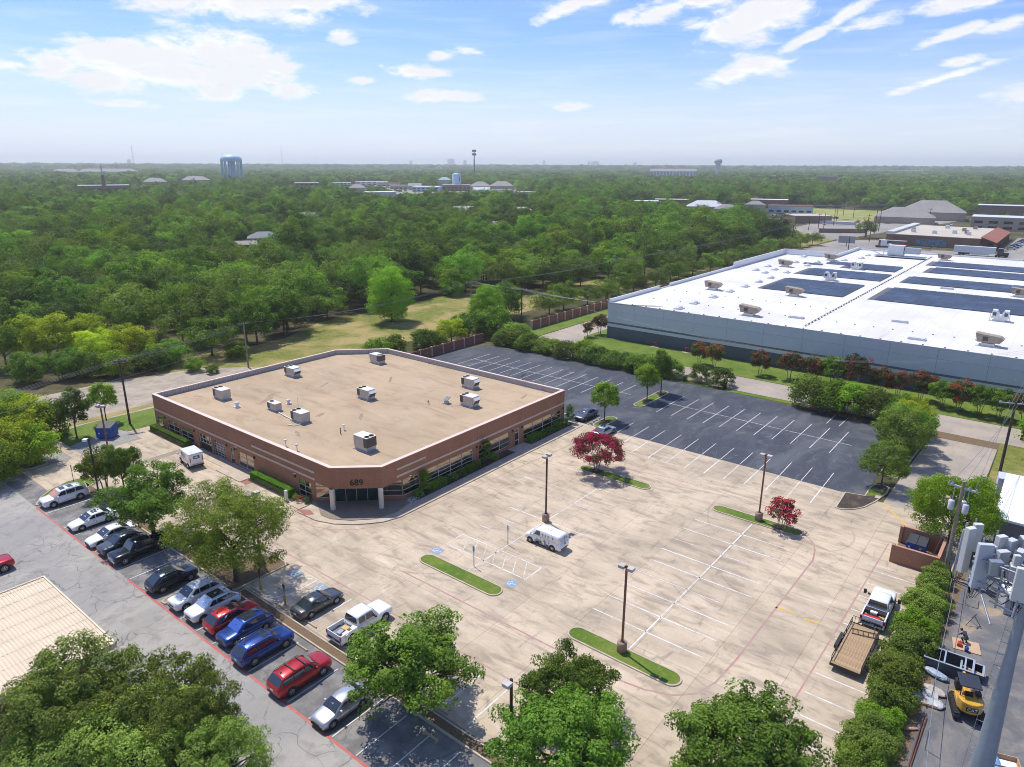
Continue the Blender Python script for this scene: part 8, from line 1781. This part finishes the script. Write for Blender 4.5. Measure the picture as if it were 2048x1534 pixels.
frame('long dark steel skid frame lying beside the hedge', *(59.38, 1.85), 0.05, 1.9, 3.4, 1.0, (.3, -1.1, ))
frame('small dark steel frame at the right end of the long one', *(59.76, 0.26), 0.05, 1.5, 1.6, .7)
t = thing('saw_horse', 'small rusty tripod stand on the yard asphalt', 'stand', (*(67.44, 1.00), .05)); MRS = M('rust_red', (.14, .06, .04), .7, var=.3)
for a in (.3, 2.4, 4.5): MB().tube([(0, 0, .9), (.7 * math.cos(a), .7 * math.sin(a), 0)], .03, 5).obj('leg', MRS, t)
MB().tube([(-.4, .1, .9), (.4, -.1, .9)], .05, 6).obj('top_bar', MRS, t)
# worker bending over, on a sheet of cardboard
t = thing('cardboard', 'flattened tan cardboard sheet under the kneeling worker', 'cardboard', (*(63.72, 1.05), .055), .2); MB().box(-.9, .8, -1.0, 1.0, 0, .02).obj('sheet', M('cardboard_tan', (.52, .36, .22), .85, var=.12), t)
def person(x, y, rz, label):
    t = thing('person', label, 'person', (x, y, .08), rz)
    V_ = [(0, 0, .52, .15), (.16, 0, .72, .15), (.34, 0, .92, .16), (.46, 0, .98, .07), (.56, 0, 1.0, .05),
          (.02, .12, .50, .11), (.38, .16, .42, .085), (.05, .17, .10, .06), (.2, .19, .05, .05),
          (.02, -.12, .50, .11), (.36, -.16, .44, .085), (.04, -.17, .10, .06), (.2, -.19, .05, .05),
          (.36, .2, .92, .07), (.55, .26, .66, .05), (.72, .12, .42, .04), (.36, -.2, .92, .07), (.55, -.26, .66, .05), (.72, -.10, .42, .04)]
    E_ = [(0, 1), (1, 2), (2, 3), (3, 4), (0, 5), (5, 6), (6, 7), (7, 8), (0, 9), (9, 10), (10, 11), (11, 12), (2, 13), (13, 14), (14, 15), (2, 16), (16, 17), (17, 18)]
    me = bpy.data.meshes.new('body'); me.from_pydata([v[:3] for v in V_], E_, []); o = bpy.data.objects.new('body', me); COL.objects.link(o); o.parent = t
    sk = o.modifiers.new('skin', 'SKIN'); me.skin_vertices.new() if not me.skin_vertices else None
    for i, v in enumerate(V_): me.skin_vertices[0].data[i].radius = (v[3], v[3])
    me.skin_vertices[0].data[0].use_root = True; o.modifiers.new('s', 'SUBSURF').levels = 1; o.modifiers['s'].render_levels = 1
    me.materials.append(M('dark_work_clothes', (.05, .055, .07), .85, var=.2, scale=6))
    MB().lathe([(0, -.13), (.06, -.11), (.095, -.03), (.10, .04), (.07, .11), (0, .13)], 14, (.66, 0, 1.02)).obj('head', M('skin_tone', (.42, .24, .16), .6, var=.05), t)
    MB().lathe([(.104, .02), (.11, .06), (.08, .125), (0, .15)], 14, (.65, 0, 1.02)).obj('cap', MTRM, t)
    MB().lathe([(.08, 0), (.09, .22), (.0, .22)], 12, (.0, 0, 0)).obj('boot_pad', MTRM, t) if False else None
    return t
person(*(63.85, 1.11), .9, 'worker in dark clothes and black cap kneeling over tools in the yard')
for (gp, col, l, sz) in (((62.89, 0.95), (.02, .07, .40), 'blue bucket beside the kneeling worker', .17), ((63.35, 1.52), (.50, .04, .03), 'small red tool case left of the kneeling worker', .2)):
    t = thing('bucket' if sz < .18 else 'tool_case', l, 'bucket' if sz < .18 else 'tool case', (*gp, .08))
    if sz < .18: MB().lathe([(0, 0), (.14, 0), (.17, .36), (.155, .36), (.13, .05)], 16).obj('pail', M('bucket_blue', col, .5), t); MB().tube([(-.17, 0, .34), (0, 0, .50), (.17, 0, .34)], .012, 5).obj('handle', MCHR, t)
    else: MB().box(-.25, .25, -.16, .16, 0, .28).obj('case', M('case_red', col, .5), t, bevel=.03); MB().tube([(-.1, 0, .28), (-.1, 0, .35), (.1, 0, .35), (.1, 0, .28)], .015, 5).obj('handle', MTRM, t)
# wrapped bundle, boxes, debris
def lumpy(name, label, cat, x, y, R3, mat, seed, rz=0, z=.05):
    r = random.Random(seed); rings = []
    for i in range(9):
        u = i / 8 * PI; rings.append([(R3[0] * math.cos(u) * (1 + .1 * r.random()), R3[1] * max(.05, math.sin(u)) * math.cos(a) * (1 + .3 * r.random()), max(0, R3[2] * (.9 + math.sin(u) * math.sin(a) * (1 + .3 * r.random())))) for a in np.linspace(0, 2 * PI, 11)[:-1]])
    t = thing(name, label, cat, (x, y, z), rz); MB().loft(rings, smooth=False).obj('wrap', mat, t); return t
lumpy('wrapped_bundle', 'pale blue plastic-wrapped bundle by the hedge', 'bundle', *(57.84, 2.48), (.95, .38, .22), M('plastic_blue_white', (.36, .44, .52), .3, var=.35, scale=5), 3, -.3 + PI / 2)
lumpy('plastic_sheet', 'crumpled white plastic sheet right of the pallet of panels', 'plastic', *(54.22, 1.77), (.5, .4, .14), M('plastic_white', (.52, .52, .53), .4, var=.12, scale=5), 5, .4)
lumpy('torn_packaging', 'torn white and brown packaging above the pallet of panels', 'packaging', *(55.75, 2.23), (.8, .4, .14), M('packaging', (.48, .42, .36), .7, var=.35, scale=4), 8, 1.3)
t = thing('panel_pallet', 'grey panel resting on an orange-edged pallet beside the hedge', 'pallet', (*(54.51, 2.82), .05), .12)
MB().box(-.9, .9, -1.0, 1.0, .14, .2).obj('panel', M('panel_grey', (.42, .43, .43), .6, var=.15), t)
for k in range(5): MB().box(-.95 + k * .43, -.83 + k * .43, -1.02, 1.02, 0, .13).obj('board', M('pallet_orange', (.50, .24, .07), .7, var=.2), t)
MB().tube([(-1.1, -.2, .26), (1.3, .25, .28)], .06, 8).obj('pipe', M('pipe_tan', (.45, .36, .28), .7), t)
t = thing('timber_post', 'pale timber leaning on the small steel frame', 'timber', (*(59.49, 0.17), .6), 1.4); MB().box(-.9, .9, -.07, .07, 0, .1).box(-.7, .4, .08, .16, 0, .08).obj('board', M('timber_pale', (.48, .38, .26), .8, var=.2), t)
for i, (a, b) in enumerate([((52.27, 2.19), (45.22, 2.26)), ((52.43, 2.38), (46.19, 2.35))]):
    t = thing('steel_rail', 'long rusty bar lying along the hedge, %s' % ('right one' if i == 0 else 'left one'), 'steel bar'); MB().tube([(a[0], a[1], .10), (b[0], b[1], .10)], .05, 6).obj('bar', MRS, t)
# security fence posts along the yard
t = thing('yard_fence', 'thin bare steel fence line between hedge and work yard', 'fence')
fx = [((73.64, 3.26)), ((66.86, 2.87)), ((61.00, 2.60)), ((54.62, 2.26)), ((48.87, 1.74)), ((44.06, 1.24))]
for (x, y) in fx: MB().tube([(x, y, 0), (x, y, 2.0)], .035, 6).obj('post', MSTL, t)
for a, b in zip(fx[:-1], fx[1:]): MB().tube([(a[0], a[1], 1.98), (b[0], b[1], 1.98)], .022, 6).obj('top_rail', MSTL, t)
t = thing('slide_gate', 'pale tubular gate standing open at the yard corner', 'gate', (*(70.68, 2.99), .05), .1)
MB().tube([(0, -1, 0), (0, -1, 2.1), (0, .4, 2.1), (0, .4, 0)], .04, 6).obj('frame', MINS, t); MB().tube([(0, -1, 2.1), (1.5, -1, 2.3)], .04, 6).obj('rail', MINS, t)
t = thing('open_crate', 'open cardboard crate with blue items at the bottom right corner', 'crate', (*(50.76, -2.80), .05), .3); MC2 = M('cardboard_tan', (.5, .35, .2), .85)
MB().box(-.6, .6, -.8, -.76, 0, .4).box(-.6, .6, .76, .8, 0, .4).box(-.6, -.56, -.76, .76, 0, .4).box(.56, .6, -.76, .76, 0, .4).box(-.56, .56, -.76, .76, 0, .03).obj('side', MC2, t); MB().box(-.4, .2, -.6, .5, .05, .25).obj('contents', MWH, t)
lumpy('blue_tarp', 'blue and white tarp heap beside the cardboard crate', 'tarp', *(50.57, -2.09), (.8, .35, .2), M('tarp_blue', (.16, .33, .60), .5, var=.5, scale=4), 12, .5)
lumpy('drill_tool', 'red and white power tool on the soil by the hedge', 'tool', *(50.30, 2.87), (.5, .12, .08), M('tool_red', (.55, .30, .26), .5, var=.5, scale=9), 14, -.9)
# low brick edging by parking
t = thing('junction_box', 'small grey utility box beside the left entrance bed', 'utility box', (43.0, 69.3, .1)); MB().box(-.15, .15, -.15, .15, 0, 1.4).obj('box', MWH, t); MB().tube([(.1, .3, 0), (.1, .3, 1.1)], .04).obj('pipe', MWH, t)
t = thing('vent_cover', 'flat pale utility cover in the grass at the mulch triangle', 'cover', (89.5, 13.5, .12)); MB().box(-.5, .5, -.3, .3, 0, .06).obj('lid', MKERB, t)

ex.scale = (1.12, 1.12, 1.12)
